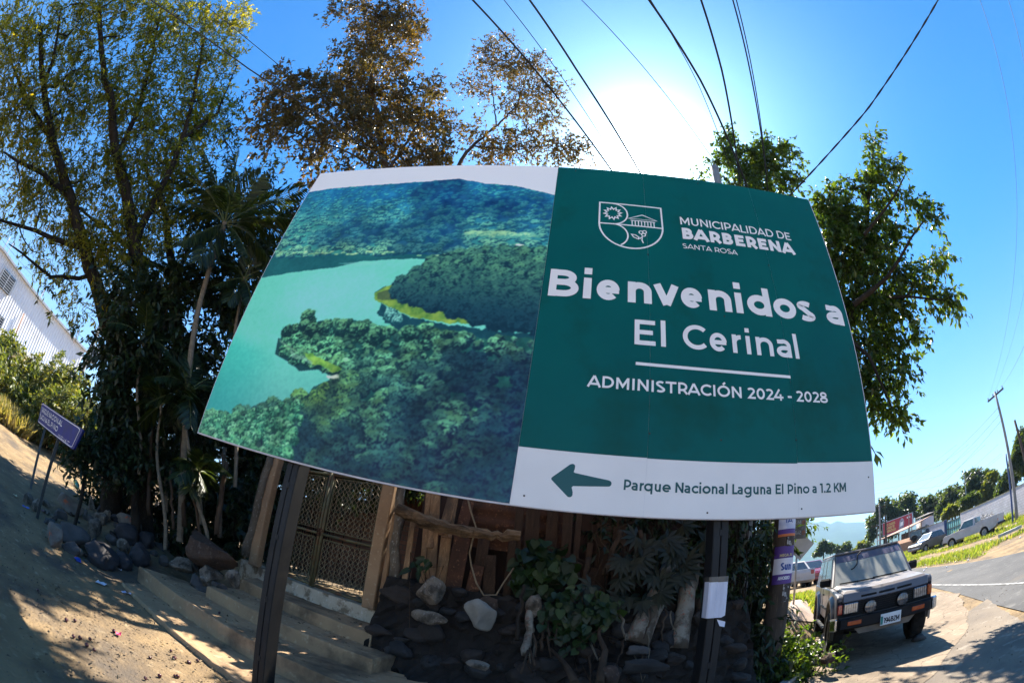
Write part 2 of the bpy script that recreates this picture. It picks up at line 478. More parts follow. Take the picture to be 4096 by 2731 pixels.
class Ink:
    """flat lettering and line art, in metres on a plate's own (u,v) axes; every stroke a hair above the last"""
    def __init__(s): s.mb = MB(); s.k = 0
    def _put(s, V, Q, f):
        d = 0.0006 * (1 + s.k % 7); s.k += 1
        s.mb.add([f(u, v, d) for u, v in V], Q)
    def stroke(s, poly, w, f):
        V, Q = stroke_quads(poly, w); s._put(V, Q, f)
    def poly(s, pts, f): s._put(pts, [list(range(len(pts)))], f)
    def text(s, t, u0, u1, v0, cap, wt, f, track=-0.05):
        tot = 0; items = []
        for ch in t:
            W, S = glyph(ch, wt)
            items.append((tot, S)); tot += W + track
        tot -= track
        sx = (u1 - u0) / tot; s_w = wt * cap
        for x0, S in items:
            for st in S:
                P = [(u0 + (x0 + x) * sx, v0 + y * cap) for x, y in st]
                V, Q = stroke_quads(P, s_w * (0.84 if wt > .19 and ch in 'saeS' else 1.0))
                s._put(V, Q, f)

    def spaced(s, items, v0, cap, wt, f):
        """glyphs fitted one by one between measured left and right edges"""
        for ch, u0, u1 in items:
            W, S = glyph(ch, wt); k = {'s': .86, 'a': .9, 'e': .93, 'B': .95}.get(ch, 1.0) if wt > .2 else 1.0; hw_ = wt / 2 * k
            xs = [x for st in S for x, y in st]; lo, hi = min(xs), max(xs); wd = wt * cap * k
            if hi - lo < 1e-6: mp = lambda x: (u0 + u1) / 2
            else:
                if ch == 'v': a0, a1 = u0 + wd * .45, u1 - wd * .45
                else: a0 = u0 + (wd / 2 if ch not in 'E' else wd / 2); a1 = u1 - (wd / 2 if ch not in 'ECr' else (0 if ch in 'Er' else wd * .4))
                mp = lambda x: a0 + (x - lo) / (hi - lo) * (a1 - a0)
            for st in S:
                V, Q = stroke_quads([(mp(x), v0 + y * cap) for x, y in st], wd); s._put(V, Q, f)
# ------------------------------------------------------------------ the big welcome billboard
BW, BH = 6.0, 3.5003
BUP = np.array([0.03141076, 0, 0.99950656]); BEX = np.array([0.99950656, 0, -0.03141076]); BEY = np.array([0, 1.0, 0])
BC = np.array([-0.37566877, 3.10287632, 0.48621685 + CAM_Z])     # middle of the lower edge
def bp(u, v, out=0.0): return BC + BEX * (u - BW / 2) + BUP * v - BEY * out

M_print_white = mat('print_white', (0.76, 0.71, 0.67, 1), (0.70, 0.655, 0.62, 1), 1.5, rough=0.38, spec=0.45, bump=0.0004, bscale=3)
def print_green():
    m = mat('print_green', (0.0015, 0.098, 0.084, 1), (0.001, 0.080, 0.074, 1), 0.8, rough=0.36, spec=0.14, bump=0.0006, bscale=1.7,
            dirt=(0.003, 0.06, 0.045, 1), dscale=0.9, dlo=0.52, dhi=0.68)
    return m
M_print_green = print_green()
M_letter_white = mat('letter_white', (0.78, 0.74, 0.71, 1), (0.74, 0.70, 0.67, 1), 2, rough=0.4)
M_letter_green = mat('letter_green', (0.006, 0.075, 0.075, 1), (0.005, 0.065, 0.065, 1), 2, rough=0.4)
M_black_steel = mat('black_steel', (0.007, 0.007, 0.008, 1), (0.011, 0.011, 0.012, 1), 3, rough=0.5, spec=0.28, c3=(0.016, 0.014, 0.012, 1),
                    bump=0.001, bscale=40, dirt=(0.022, 0.019, 0.016, 1), dscale=2.2, dlo=0.6, dhi=0.75, rvar=0.2)
M_galv = mat('galvanised_steel', (0.42, 0.43, 0.45, 1), (0.30, 0.31, 0.33, 1), 6, rough=0.5, metal=0.6, bump=0.0005)
M_edge = mat('sheet_edge', (0.62, 0.58, 0.62, 1), (0.5, 0.47, 0.5, 1), 6, rough=0.5)

board = thing('billboard', 'large green and white welcome billboard with a printed lake view on two black steel posts', 'billboard', (BC[0], BC[1], 0))
BO = tuple(board.location)
# sheet backing and frame
t = MB()
c = BC + BUP * BH / 2 + BEY * 0.02
AX = np.stack([BEX, BEY, BUP], 1)
t.box(c, (BW, 0.03, BH), AX)
t.build('backing_sheet', M_edge, board, BO)
f_ = MB()
for v in (0.05, BH / 2, BH - 0.05):
    f_.box(bp(BW / 2, v, -0.07), (BW - 0.1, 0.06, 0.05), AX)
for u in (0.05, 1.2, 2.4, 3.6, 4.8, BW - 0.05):
    f_.box(bp(u, BH / 2, -0.125), (0.05, 0.04, BH - 0.04), AX)
f_.build('back_frame', M_black_steel, board, BO)
# green panel, white strip
UD = 3.010
g = MB(); n1, n2 = 16, 10
def sheet(u0, u1, v0, v1, nu, nv, out):
    V = []; F = []
    for j in range(nv + 1):
        for i in range(nu + 1):
            V.append(bp(u0 + (u1 - u0) * i / nu, v0 + (v1 - v0) * j / nv, out))
    for j in range(nv):
        for i in range(nu):
            a = j * (nu + 1) + i; F.append((a, a + 1, a + nu + 2, a + nu + 1))
    return V, F
JO = ((UD, 3.93, .434), (3.9312, 5.17, .430), (5.1712, BW - .012, .437))     # three vinyl sheets, their print edges a few mm out of step
for a_, b_, v_ in JO: g.add(*sheet(a_, b_, v_, BH - 0.006, 8, n2, 0.0))
g.build('green_panel', M_print_green, board, BO)
s_ = MB()
for a_, b_, v_ in JO: s_.add(*sheet(a_, b_ + (.008 if b_ > 5.5 else 0), .006, v_ - .0015, 8, 4, 0.0))
s_.build('white_strip', M_print_white, board, BO)

ink = Ink(); fb = lambda u, v, d: bp(u, v, d)
# crest
w_ = 0.0165
ink.stroke(arc(3.780, 2.66, 0.31, 0.302, 180, 360, 24), w_, fb)
ink.stroke([(3.470, 2.655), (3.470, 2.952), (4.090, 2.944), (4.090, 2.655)], w_, fb)
ink.stroke([(3.470, 2.655), (3.62, 2.655), (4.09, 2.655)], w_ * .9, fb)
ink.stroke([(3.60, 2.946)] + arc(3.60, 2.80, 0.146, 0.146, 88, -88, 18) + [(3.60, 2.655)], w_ * .9, fb)
ink.stroke([(3.60, 2.655)] + arc(3.60, 2.51, 0.146, 0.146, 85, -58, 18), w_ * .9, fb)
ro = [(3.600 + (0.088 if k % 2 == 0 else 0.056) * math.cos(R_(k * 15 + 8)), 2.803 + (0.088 if k % 2 == 0 else 0.056) * math.sin(R_(k * 15 + 8))) for k in range(24)]
ink.stroke(ro + [ro[0]], 0.013, fb)
ink.stroke([(3.757, 2.748), (3.893, 2.812), (4.035, 2.748), (3.757, 2.748)], 0.012, fb)
ink.stroke([(3.775, 2.728), (4.02, 2.728)], 0.010, fb)
for k in range(8): ink.stroke([(3.79 + k * 0.031, 2.728), (3.79 + k * 0.031, 2.66)], 0.010, fb)
for cu, cv in ((3.873, 2.573), (3.908, 2.581), (3.897, 2.543)): ink.stroke(arc(cu, cv, 0.019, 0.019, 0, 360, 12), 0.010, fb)
ink.stroke([(3.845, 2.48), (3.80, 2.50), (3.780, 2.535), (3.82, 2.53), (3.85, 2.505), (3.845, 2.48)], 0.011, fb)
ink.stroke([(3.84, 2.485), (3.862, 2.49), (3.885, 2.515), (3.878, 2.47), (3.892, 2.432)], 0.012, fb)
# words
ink.text('MUNICIPALIDAD DE', 4.268, 5.535, 2.744, 0.107, 0.145, fb)
ink.text('BARBERENA', 4.262, 5.530, 2.548, 0.150, 0.262, fb)
ink.text('SANTA ROSA', 4.268, 4.840, 2.424, 0.062, 0.135, fb)
ink.spaced([('B', 3.066, 3.320), ('i', 3.358, 3.430), ('e', 3.474, 3.698), ('n', 3.742, 3.950), ('v', 3.968, 4.194), ('e', 4.212, 4.432), ('n', 4.468, 4.684), ('i', 4.722, 4.796), ('d', 4.842, 5.086), ('o', 5.116, 5.362), ('s', 5.384, 5.574), ('a', 5.702, 5.928)], 1.748, .290, .235, fb)
ink.spaced([('E', 3.802, 3.976), ('l', 4.020, 4.062), ('C', 4.207, 4.416), ('e', 4.440, 4.610), ('r', 4.646, 4.732), ('i', 4.775, 4.820), ('n', 4.873, 5.040), ('a', 5.068, 5.224), ('l', 5.262, 5.304)], 1.348, .232, .175, fb)
ink.stroke([(3.816, 1.179), (5.177, 1.168)], 0.026, fb)
ink.text('ADMINISTRACIÓN 2024 - 2028', 3.450, 5.545, 0.950, 0.096, 0.185, fb)
ink.mb.build('white_lettering', M_letter_white, board, BO)
ink = Ink()
ink.text('Parque Nacional Laguna El Pino a 1.2 KM', 3.768, 5.668, 0.189, 0.076, 0.185, fb)
ar = [(3.268, 0.226)] + [(3.268 + .006, .236)] + [(3.385, .338)] + arc(3.405, .326, .02, .02, 120, -20, 6) + [(3.424, .312), (3.418, .288), (3.428, .282)]
ar += [(3.665, .250)] + arc(3.668, .226, .022, .022, 90, -90, 8) + [(3.425, .186), (3.416, .176), (3.428, .142)] + arc(3.407, .126, .022, .022, 20, -140, 6) + [(3.272, .216)]
ik2 = Ink(); ik2.poly(ar, fb); ik2.mb.build('arrow', M_letter_green, board, BO)
ink.mb.build('green_lettering', M_letter_green, board, BO)

M_screw = mat('rusty_screw', (.05, .035, .028, 1), (.03, .022, .02, 1), 30, rough=.7)
for u, v in ((3.2, 3.44), (3.93, 2.3), (3.94, 1.05), (4.5, .60), (5.16, 2.35), (5.17, .62), (4.55, 3.43), (5.9, 3.3), (5.93, 1.5), (3.1, .08), (4.4, .05), (5.2, .07), (5.93, .3), (3.94, .62), (4.6, 1.7)):
    m = MB(); c = bp(u, v, .002); m.tube([c + BEY * .003, c - BEY * .002], [.008, .006], 8, smooth=False); m.build('screw_head', M_screw, board, BO)
# posts: two steel channels welded side by side
def post(xb, xt, y0):
    m = MB()
    for k in (0, 1):
        off = 0.031 + 0.0625 * k
        m.bar((xb + off, y0 + 0.09, -0.5), (xt + off, y0 + 0.09, BC[2] + 0.35), 0.058, 0.18, up=(0, 1, 0), bevel=0.006)
        m.bar((xb + off, y0 + 0.005, -0.5), (xt + off, y0 + 0.005, BC[2] + 0.35), 0.05, 0.016, up=(0, 1, 0))
    for z in (0.4, 0.95, 1.5, 1.95):
        xx = xb + (xt - xb) * (z + 0.5) / (BC[2] + 0.85)
        m.box((xx + 0.062, y0 - 0.002, z), (0.03, 0.010, 0.05), None, 0.003)
    return m
post(-2.235, -2.224, 3.16).build('support_post', M_black_steel, board, BO)
post(1.068, 1.098, 3.16).build('support_post', M_black_steel, board, BO)

# ------------------------------------------------------------------ the printed photograph of the lake
def vnoise(U, V, sc, seed, octs=4, rough=0.55):
    r = np.random.default_rng(seed); out = np.zeros_like(U); amp = 1.0; tot = 0
    for o in range(octs):
        n = int(3.6 * sc * 2 ** o) + 3
        g_ = r.random((n + 2, n + 2)); x = np.clip(U * sc * 2 ** o, 0, n - 0.001); y = np.clip(V * sc * 2 ** o, 0, n - 0.001)
        i, j = x.astype(int), y.astype(int); fx, fy = x - i, y - j
        fx = fx * fx * (3 - 2 * fx); fy = fy * fy * (3 - 2 * fy)
        out += amp * ((g_[j, i] * (1 - fx) + g_[j, i + 1] * fx) * (1 - fy) + (g_[j + 1, i] * (1 - fx) + g_[j + 1, i + 1] * fx) * fy)
        tot += amp; amp *= rough
    return out / tot
def inpoly(U, V, P):
    ins = np.zeros(U.shape, bool); n = len(P)
    for k in range(n):
        (x0, y0), (x1, y1) = P[k], P[(k + 1) % n]
        if y0 == y1: continue
        c_ = ((y0 > V) != (y1 > V)) & (U < (x1 - x0) * (V - y0) / (y1 - y0) + x0)
        ins ^= c_
    return ins
def sm(a, b, x): t_ = np.clip((x - a) / (b - a), 0, 1); return t_ * t_ * (3 - 2 * t_)
PU0, PU1, PV0, PV1 = 0.012, UD - 0.002, 0.012, BH - 0.006
NU, NV = 520, 610
uu, vv = np.linspace(PU0, PU1, NU), np.linspace(PV0, PV1, NV)
U, V = np.meshgrid(uu, vv)
N1 = vnoise(U, V, 2.0, 1, 6); N2 = vnoise(U, V, 14, 2, 4, 0.65); N3 = vnoise(U, V, 5, 3, 5); N4 = vnoise(U, V, 60, 4, 2, 0.8); N6 = vnoise(U, V, 17, 14, 3, .6); NC = vnoise(U, V, 3.2, 17, 3, .6)
Ue, Ve = U + (N2 - .5) * .05, V + (N2 - .5) * .05
IM = np.zeros((NV, NU, 3))
def C3(*c): return np.array(c, float)
def paint(mask, col):
    a = mask.astype(float) if mask.dtype == bool else mask
    IM[:] = IM * (1 - a[..., None]) + (col if isinstance(col, np.ndarray) and col.ndim == 3 else C3(*col)) * a[..., None]
def mix3(a, b, t_): return C3(*a) * (1 - t_[..., None]) + C3(*b) * t_[..., None]
# sky and lake
paint(np.ones_like(U, bool), mix3((222, 216, 226), (196, 205, 226), sm(3.0, 3.5, V + N1 * .25)))
lake = mix3((94, 196, 190), (84, 168, 172), sm(2.15, 1.75, V) * 0 + sm(1.0, 0.2, V))
lake += (np.clip(1 - ((U - 1.1) ** 2 + (V - 1.55) ** 2 * 3) / .6, 0, 1) * 16)[..., None]
lake = lake - (sm(1.1, 0.85, V + .25 * (U - .4)) * sm(.9, .2, U) * C3(34, 14, 12)[:, None, None]).transpose(1, 2, 0)
lake += ((N1 - .5) * 18)[..., None]
paint(V < 2.16, lake)
refl = inpoly(U, V + (N2 - .5) * .02, [(-.1, 2.12), (3.1, 2.16), (2.0, 2.09), (1.6, 2.07), (1.21, 2.03), (.95, 1.95), (.52, 1.89), (.0, 1.80)])
paint(refl * .92, mix3((8, 62, 78), (22, 92, 102), N3))
paint(inpoly(U, V, [(.95, 2.0), (1.25, 2.03), (1.5, 2.01), (1.2, 1.97)]) * .5, (110, 190, 195))
def blob(cu, cv, ru, rv, cl, cdk, seedk, lift=0.0):
    i0, i1 = np.searchsorted(uu, cu - ru * 1.4), np.searchsorted(uu, cu + ru * 1.4)
    j0, j1 = np.searchsorted(vv, cv - rv * 1.4), np.searchsorted(vv, cv + rv * 1.4)
    if i1 <= i0 or j1 <= j0: return
    x = (U[j0:j1, i0:i1] - cu) / ru; y = (V[j0:j1, i0:i1] - cv) / rv
    k = (seedk * 37) % 190; nz = np.roll(N2, (k * 3, k), (0, 1))[j0:j1, i0:i1]; nz2 = np.roll(N4, (k, k * 2), (0, 1))[j0:j1, i0:i1]; nz3 = np.roll(N6, (k * 2, k), (0, 1))[j0:j1, i0:i1]
    d = x * x + y * y + (nz - .5) * 1.5 + (nz2 - .5) * .5
    a = sm(1.12, .80, d)
    s_ = np.clip(.38 + .55 * y - .24 * x + (nz2 - .5) * 1.7 + (nz3 - .5) * .9 + lift, 0, 1)
    s_ = s_ * s_ * (3 - 2 * s_)
    col = C3(*cl) * s_[..., None] + C3(*cdk) * (1 - s_[..., None])
    IM[j0:j1, i0:i1] = IM[j0:j1, i0:i1] * (1 - a[..., None]) + col * a[..., None]
PR = np.random.default_rng(5)
# far hill
hill = [(-.1, 2.09), (-.1, 3.12), (.33, 3.17), (.84, 3.18), (1.24, 3.19), (1.56, 3.21), (1.94, 3.25), (2.26, 3.17), (2.57, 3.14), (3.1, 3.0), (3.1, 2.12), (2.03, 2.14), (1.35, 2.115), (1.04, 2.135), (.42, 2.085)]
hm = inpoly(Ue, V + (N2 - .5) * .02, hill)
hb = mix3((52, 138, 140), (22, 96, 150), sm(2.3, 3.1, V + .12 * (U - 1)))
shd = sm(.50, .62, vnoise(U, V, 1.1, 21, 4) + .22 * np.exp(-((U - 1.05) / .7) ** 2 - ((V - 2.42) / .16) ** 2) + .10 * np.exp(-((U - 2.1) / .6) ** 2 - ((V - 2.85) / .15) ** 2))
hb = hb * (1 - .72 * shd[..., None]) + C3(10, 52, 104) * .72 * shd[..., None]
paint(hm, hb + ((N2 - .5) * 60)[..., None] * C3(.6, 1, .8))
def zone(poly, n, r0, r1, clights, cdark, asp=.7, vlo=None, lift=0.0):
    P = np.array(poly); lo, hi = P.min(0), P.max(0); pts = PR.uniform(lo, hi, (n * 4, 2))
    k = inpoly(pts[:, 0], pts[:, 1], poly); pts = pts[k][:n]
    pts = pts[np.argsort(-pts[:, 1])]
    for q, (a, b) in enumerate(pts):
        t_ = (hi[1] - b) / (hi[1] - lo[1]); r = (r0 + (r1 - r0) * t_) * PR.uniform(.45, 1.0) ** 1.2 * 1.75
        cl = clights(a, b) if callable(clights) else clights[PR.integers(len(clights))]
        cd_ = cdark(a, b) if callable(cdark) else cdark
        blob(a, b, r, r * asp, cl, cd_, q, lift)
def hill_l(a, b):
    i, j = min(NU - 1, np.searchsorted(uu, a)), min(NV - 1, np.searchsorted(vv, b))
    s_ = shd[j, i]; t_ = min(1, max(0, (b - 2.2) / .9))
    c_ = C3(112, 186, 158) * (1 - t_) + C3(50, 148, 170) * t_
    return tuple(c_ * (1 - .55 * s_) + C3(16, 74, 118) * .55 * s_)
def hill_d(a, b):
    t_ = min(1, max(0, (b - 2.2) / .9)); return tuple(C3(14, 66, 92) * (1 - t_) + C3(16, 84, 132) * t_)
zone([p for p in hill if True], 1500, .018, .040, hill_l, hill_d, .6)
for q in range(40):
    a = PR.uniform(.1, 2.9); blob(a, 2.13 + PR.uniform(-.02, .03), .03, .012, (150, 200, 160), (70, 140, 120), q, .2)
blob(2.55, 2.42, .35, .05, (130, 190, 160), (60, 140, 140), 3, .2); blob(2.75, 2.30, .05, .012, (215, 225, 225), (150, 190, 190), 8, .3)
# peninsula on the right
pen = [(2.04, 2.15), (1.92, 2.05), (1.8, 1.92), (1.72, 1.8), (1.66, 1.73), (1.75, 1.64), (1.98, 1.57), (2.41, 1.47), (3.1, 1.40), (3.1, 2.30), (2.6, 2.26)]
paint(inpoly(Ue, Ve, [(1.6, 1.76), (1.5, 1.67), (1.53, 1.6), (1.7, 1.5), (2.02, 1.42), (2.33, 1.38), (3.1, 1.36), (3.1, 1.2), (1.9, 1.25), (1.6, 1.45)]) * .95, mix3((8, 46, 66), (14, 66, 84), N3))
zone([(1.62, 1.52), (1.75, 1.48), (1.9, 1.35), (1.7, 1.42)], 30, .02, .03, [(120, 200, 200)], (16, 70, 84), 1.4)
paint(inpoly(Ue, Ve, [(1.60, 1.75), (1.5, 1.66), (1.53, 1.59), (1.7, 1.52), (2.02, 1.425), (2.33, 1.405), (2.61, 1.42), (3.1, 1.40), (3.1, 1.46), (2.7, 1.48), (2.3, 1.6), (1.8, 1.8)]),
      mix3((52, 110, 50), (132, 172, 78), np.clip(N2 * 1.6 - .3, 0, 1)))
paint(inpoly(Ue, Ve, [(1.64, 1.72), (1.52, 1.66), (1.56, 1.60), (1.72, 1.60)]) * .8, (60, 84, 62))
paint(inpoly(Ue, Ve, pen), mix3((8, 44, 62), (16, 70, 74), N3))
def pen_l(a, b):
    t_ = min(1, max(0, (b - 1.5) / .5)) * PR.uniform(.55, 1.0); return tuple(C3(20, 62, 82) * (1 - t_) + C3(82, 150, 122) * t_)
zone(pen, 620, .035, .055, pen_l, (9, 42, 62), 1.05)
# wooded foreground
fore = [(.65, 1.08), (.65, 1.20), (.72, 1.25), (.81, 1.27), (.85, 1.38), (.93, 1.38), (1.0, 1.31), (1.29, 1.36), (1.5, 1.35), (1.7, 1.29), (1.93, 1.29), (2.03, 1.38), (2.3, 1.34), (2.67, 1.27), (2.77, 1.33), (3.1, 1.32), (3.1, -.1), (-.1, -.1), (-.1, .20),
        (.11, .21), (.38, .27), (.64, .37), (1.02, .54), (1.2, .6), (1.22, .68), (1.43, .80), (1.35, .84), (1.2, .89), (1.0, .86), (.72, .96)]
paint(inpoly(U, V, [(.62, 1.1), (1.5, 1.0), (1.45, .78), (1.2, .84), (1.01, .80), (.9, .86), (.66, .93)]) * .9, (10, 48, 58))
paint(inpoly(Ue, Ve, fore), mix3((14, 56, 70), (34, 100, 88), N3))
def fore_l(a, b):
    yg = math.exp(-((a - 1.35) / .24) ** 2 - ((b - .55) / .26) ** 2)
    clump = NC[min(NV - 1, np.searchsorted(vv, b)), min(NU - 1, np.searchsorted(uu, a))]
    dk = min(1, max(0, (a - 1.0) / 1.9 + (.80 - b) * .70 - .10 + (.5 - clump) * 2.6)); dk = dk * .92
    c_ = C3(104, 186, 142) * PR.uniform(.6, 1.2)
    c_ = c_ * (1 - yg) + C3(138, 200, 84) * yg
    return tuple(c_ * (1 - dk) + C3(18, 52, 74) * dk)
def fore_d(a, b):
    dk = min(1, max(0, (a - .9) / 2.0 + (.9 - b) * .6 - .1)); return tuple(C3(8, 46, 50) * (1 - dk) + C3(12, 26, 58) * dk)
zone(fore, 1500, .034, .066, fore_l, fore_d, .9)
zone([(-.05, -.05), (-.05, .2), (.38, .25), (1.0, .5), (1.2, .55), (1.2, -.05)], 420, .02, .032, [(120, 196, 158), (92, 172, 130), (70, 150, 120)], (16, 66, 62), 1.0)
for a, b, r in ((.69, 1.19, .07), (.78, 1.22, .06), (.87, 1.36, .085), (.87, 1.27, .07), (.98, 1.22, .08), (1.12, 1.26, .09), (1.3, 1.27, .1), (1.47, 1.26, .1), (1.66, 1.21, .1), (1.95, 1.27, .09)):
    blob(a, b, r, r * .95, (96, 168, 128), (8, 42, 48), int(a * 100), -.12)
paint(inpoly(Ue, Ve, [(.98, .985), (1.16, .965), (1.44, .88), (1.40, .83), (1.1, .90)]), mix3((70, 130, 60), (128, 180, 80), np.clip(N2 * 1.8 - .4, 0, 1)))
paint(inpoly(Ue, Ve, [(1.30, .80), (1.42, .82), (1.46, .795), (1.34, .775)]) * .9, (190, 215, 205))
paint(inpoly(Ue, Ve, [(.80, .985), (.98, .955), (1.15, .90), (1.10, .885), (.9, .93)]) * .55, (120, 170, 160))
paint(inpoly(U, V, [(.66, 1.06), (.64, 1.09), (.92, .98), (.93, .965)]) * .6, (120, 170, 150))
IM = IM * (1 + (inpoly(U, V, fore) * ((N3 - .5) * .7 + (N6 - .5) * .3) + hm * (N3 - .5) * .5)[..., None])
IM = np.clip(IM + ((vnoise(U, V, 40, 9, 2) - .5) * 14)[..., None], 0, 255)
for _ in range(1):
    IM[1:-1] = (IM[:-2] + 2 * IM[1:-1] + IM[2:]) / 4; IM[:, 1:-1] = (IM[:, :-2] + 2 * IM[:, 1:-1] + IM[:, 2:]) / 4
s_ = IM / 255.0
LIN = np.where(s_ <= .04045, s_ / 12.92, ((s_ + .055) / 1.055) ** 2.4)
ALB = np.clip(LIN * C3(1.9, 1.5, 1.08), 0.002, .80)
Pp = BC[None, None, :] + BEX * (U - BW / 2)[..., None] + BUP * V[..., None]
ii = np.arange(NU * NV).reshape(NV, NU)
quads = np.stack([ii[:-1, :-1], ii[:-1, 1:], ii[1:, 1:], ii[1:, :-1]], -1).reshape(-1, 4)
m_pic = bpy.data.materials.new('lake_print'); m_pic.use_nodes = True
nt_ = m_pic.node_tree; p_ = nt_.nodes['Principled BSDF']; a_ = node(nt_, 'ShaderNodeAttribute', attribute_name='ink')
nt_.links.new(a_.outputs['Color'], p_.inputs['Base Color']); p_.inputs['Roughness'].default_value = .36; p_.inputs['Specular IOR Level'].default_value = .25
me = fast_mesh('landscape_print', (Pp - np.array(BO)).reshape(-1, 3), quads, m_pic, attr={'ink': ('POINT', ALB.reshape(-1, 3))}, smooth=True)
o = obj('landscape_print', me, board)
o['label'] = 'printed aerial view of a wooded lake with a hill behind'
# ------------------------------------------------------------------ terrain
def H(x, y):
    x, y = np.asarray(x, float), np.asarray(y, float)
    r = np.hypot(x, y); az = np.degrees(np.arctan2(x, np.maximum(y, -1e9)))
    wr = np.clip((az - 12) / 14, 0, 1) * np.clip((150 - az) / 30, 0, 1)
    z = wr * .03 * np.clip(r - 5, 0, 75)
    z = z + .42 * np.exp(-((x + 7.0 + (y - 5.2) * .3) / 1.7) ** 2 - ((y - 5.5) / 1.0) ** 2)
    z = z + .058 * np.clip(-x - 5.5, 0, 40) * np.clip((y + 14) / 10, 0, 1)
    bank = np.clip((y - 5.75 + .27 * (x + 4) * (x < -2)) / .5, 0, 1) * np.clip((x + 6.2) / 1.0, 0, 1) * np.clip((3.6 - x + (y - 6) * .75) / .8, 0, 1) * np.clip((26 - y) / 6, 0, 1)
    return z * (1 - bank) + bank * np.maximum(z, .78)
def gray(px, py, d0=1.0, d1=400.0):     # where the line of sight through a picture point meets the terrain
    v = ray(px, py); s = v / math.hypot(v[0], v[1]); d = d0
    while d < d1:
        p = O_ + s * d
        if p[2] <= H(p[0], p[1]): break
        d += max(.02, d * .004)
    return O_ + s * d
def axis_pts(lim, fine, lo, hi):
    a = list(np.arange(lo, hi + 1e-6, fine)); st = fine; x = hi
    while x < lim: st *= 1.16; x += st; a.append(x)
    st = fine; x = lo; b = []
    while x > -lim: st *= 1.16; x -= st; b.append(x)
    return np.array(b[::-1] + a)
gx, gy = axis_pts(9000, .16, -10, 12), axis_pts(9000, .16, -3, 14)
X, Y = np.meshgrid(gx, gy)
GN = vnoise(np.clip(X + 14, 0, 40) / 12, np.clip(Y + 8, 0, 40) / 12, 3.0, 31, 5)
Z = H(X, Y) + (GN - .5) * .05 * (np.hypot(X, Y) < 30)
ii = np.arange(X.size).reshape(X.shape)
quads = np.stack([ii[:-1, :-1], ii[:-1, 1:], ii[1:, 1:], ii[1:, :-1]], -1).reshape(-1, 4)
M_dirt = mat('packed_dirt', (0.25, 0.175, 0.098, 1), (0.165, 0.115, 0.066, 1), 1.6, rough=0.95, spec=0.15, bump=0.03, bscale=20,
             c3=(0.33, 0.25, 0.155, 1), dirt=(0.105, 0.085, 0.068, 1), dscale=.8, dlo=.48, dhi=.66)
o = obj('ground', fast_mesh('ground', np.stack([X, Y, Z], -1).reshape(-1, 3), quads, M_dirt, smooth=True)); o['kind'] = 'structure'

def strip(name, near, far, mt, n=40, lift=.012, kind='structure', nu=8, ragged=0.0):
    """surface laid on the terrain between two poly-lines"""
    def res(P):
        P = np.array(P, float); s = np.concatenate([[0], np.cumsum(np.linalg.norm(np.diff(P, axis=0), axis=1))])
        # smooth by Catmull-like resampling
        t_ = np.linspace(0, s[-1], n); Q = np.stack([np.interp(t_, s, P[:, k]) for k in (0, 1)], 1)
        for _ in range(3): Q[1:-1] = (Q[:-2] + 2 * Q[1:-1] + Q[2:]) / 4
        return Q
    a, b = res(near), res(far); V = []
    if ragged:                     # broken outer edge, pushed across the strip only
        rg = np.random.default_rng(len(name) * 7 + n); q_ = rg.normal(0, ragged, n) * .6 + np.interp(np.arange(n), np.arange(0, n + 6, 6), rg.normal(0, ragged * 2.2, len(np.arange(0, n + 6, 6))))
        u_ = (b - a) / np.linalg.norm(b - a, axis=1, keepdims=True); b = b + u_ * q_[:, None]; a = a - u_ * np.roll(q_, n // 3)[:, None] * .5
    for i in range(n):
        for k in range(nu + 1):
            p = a[i] + (b[i] - a[i]) * k / nu; V.append((p[0], p[1], float(H(p[0], p[1])) + lift))
    F = [(i * (nu + 1) + k, i * (nu + 1) + k + 1, (i + 1) * (nu + 1) + k + 1, (i + 1) * (nu + 1) + k) for i in range(n - 1) for k in range(nu)]
    # thin visible edge so that it has a thickness
    m_ = MB(); m_.add(V, F)
    o_ = m_.build(name, mt, smooth=True)
    if kind: o_['kind'] = kind
    return o_
M_asph = mat('asphalt', (0.085, 0.081, 0.079, 1), (0.062, 0.06, 0.059, 1), .7, rough=0.9, spec=0.25, bump=0.006, bscale=60,
             c3=(0.12, 0.115, 0.108, 1), dirt=(0.125, 0.105, 0.085, 1), dscale=.5, dlo=.56, dhi=.74)
M_shoulder = mat('worn_shoulder', (0.19, 0.155, 0.12, 1), (0.125, 0.105, 0.088, 1), .9, rough=0.95, spec=.15, bump=.012, bscale=45,
                 c3=(.25, .215, .175, 1), dirt=(.085, .08, .075, 1), dscale=.8, dlo=.52, dhi=.68)
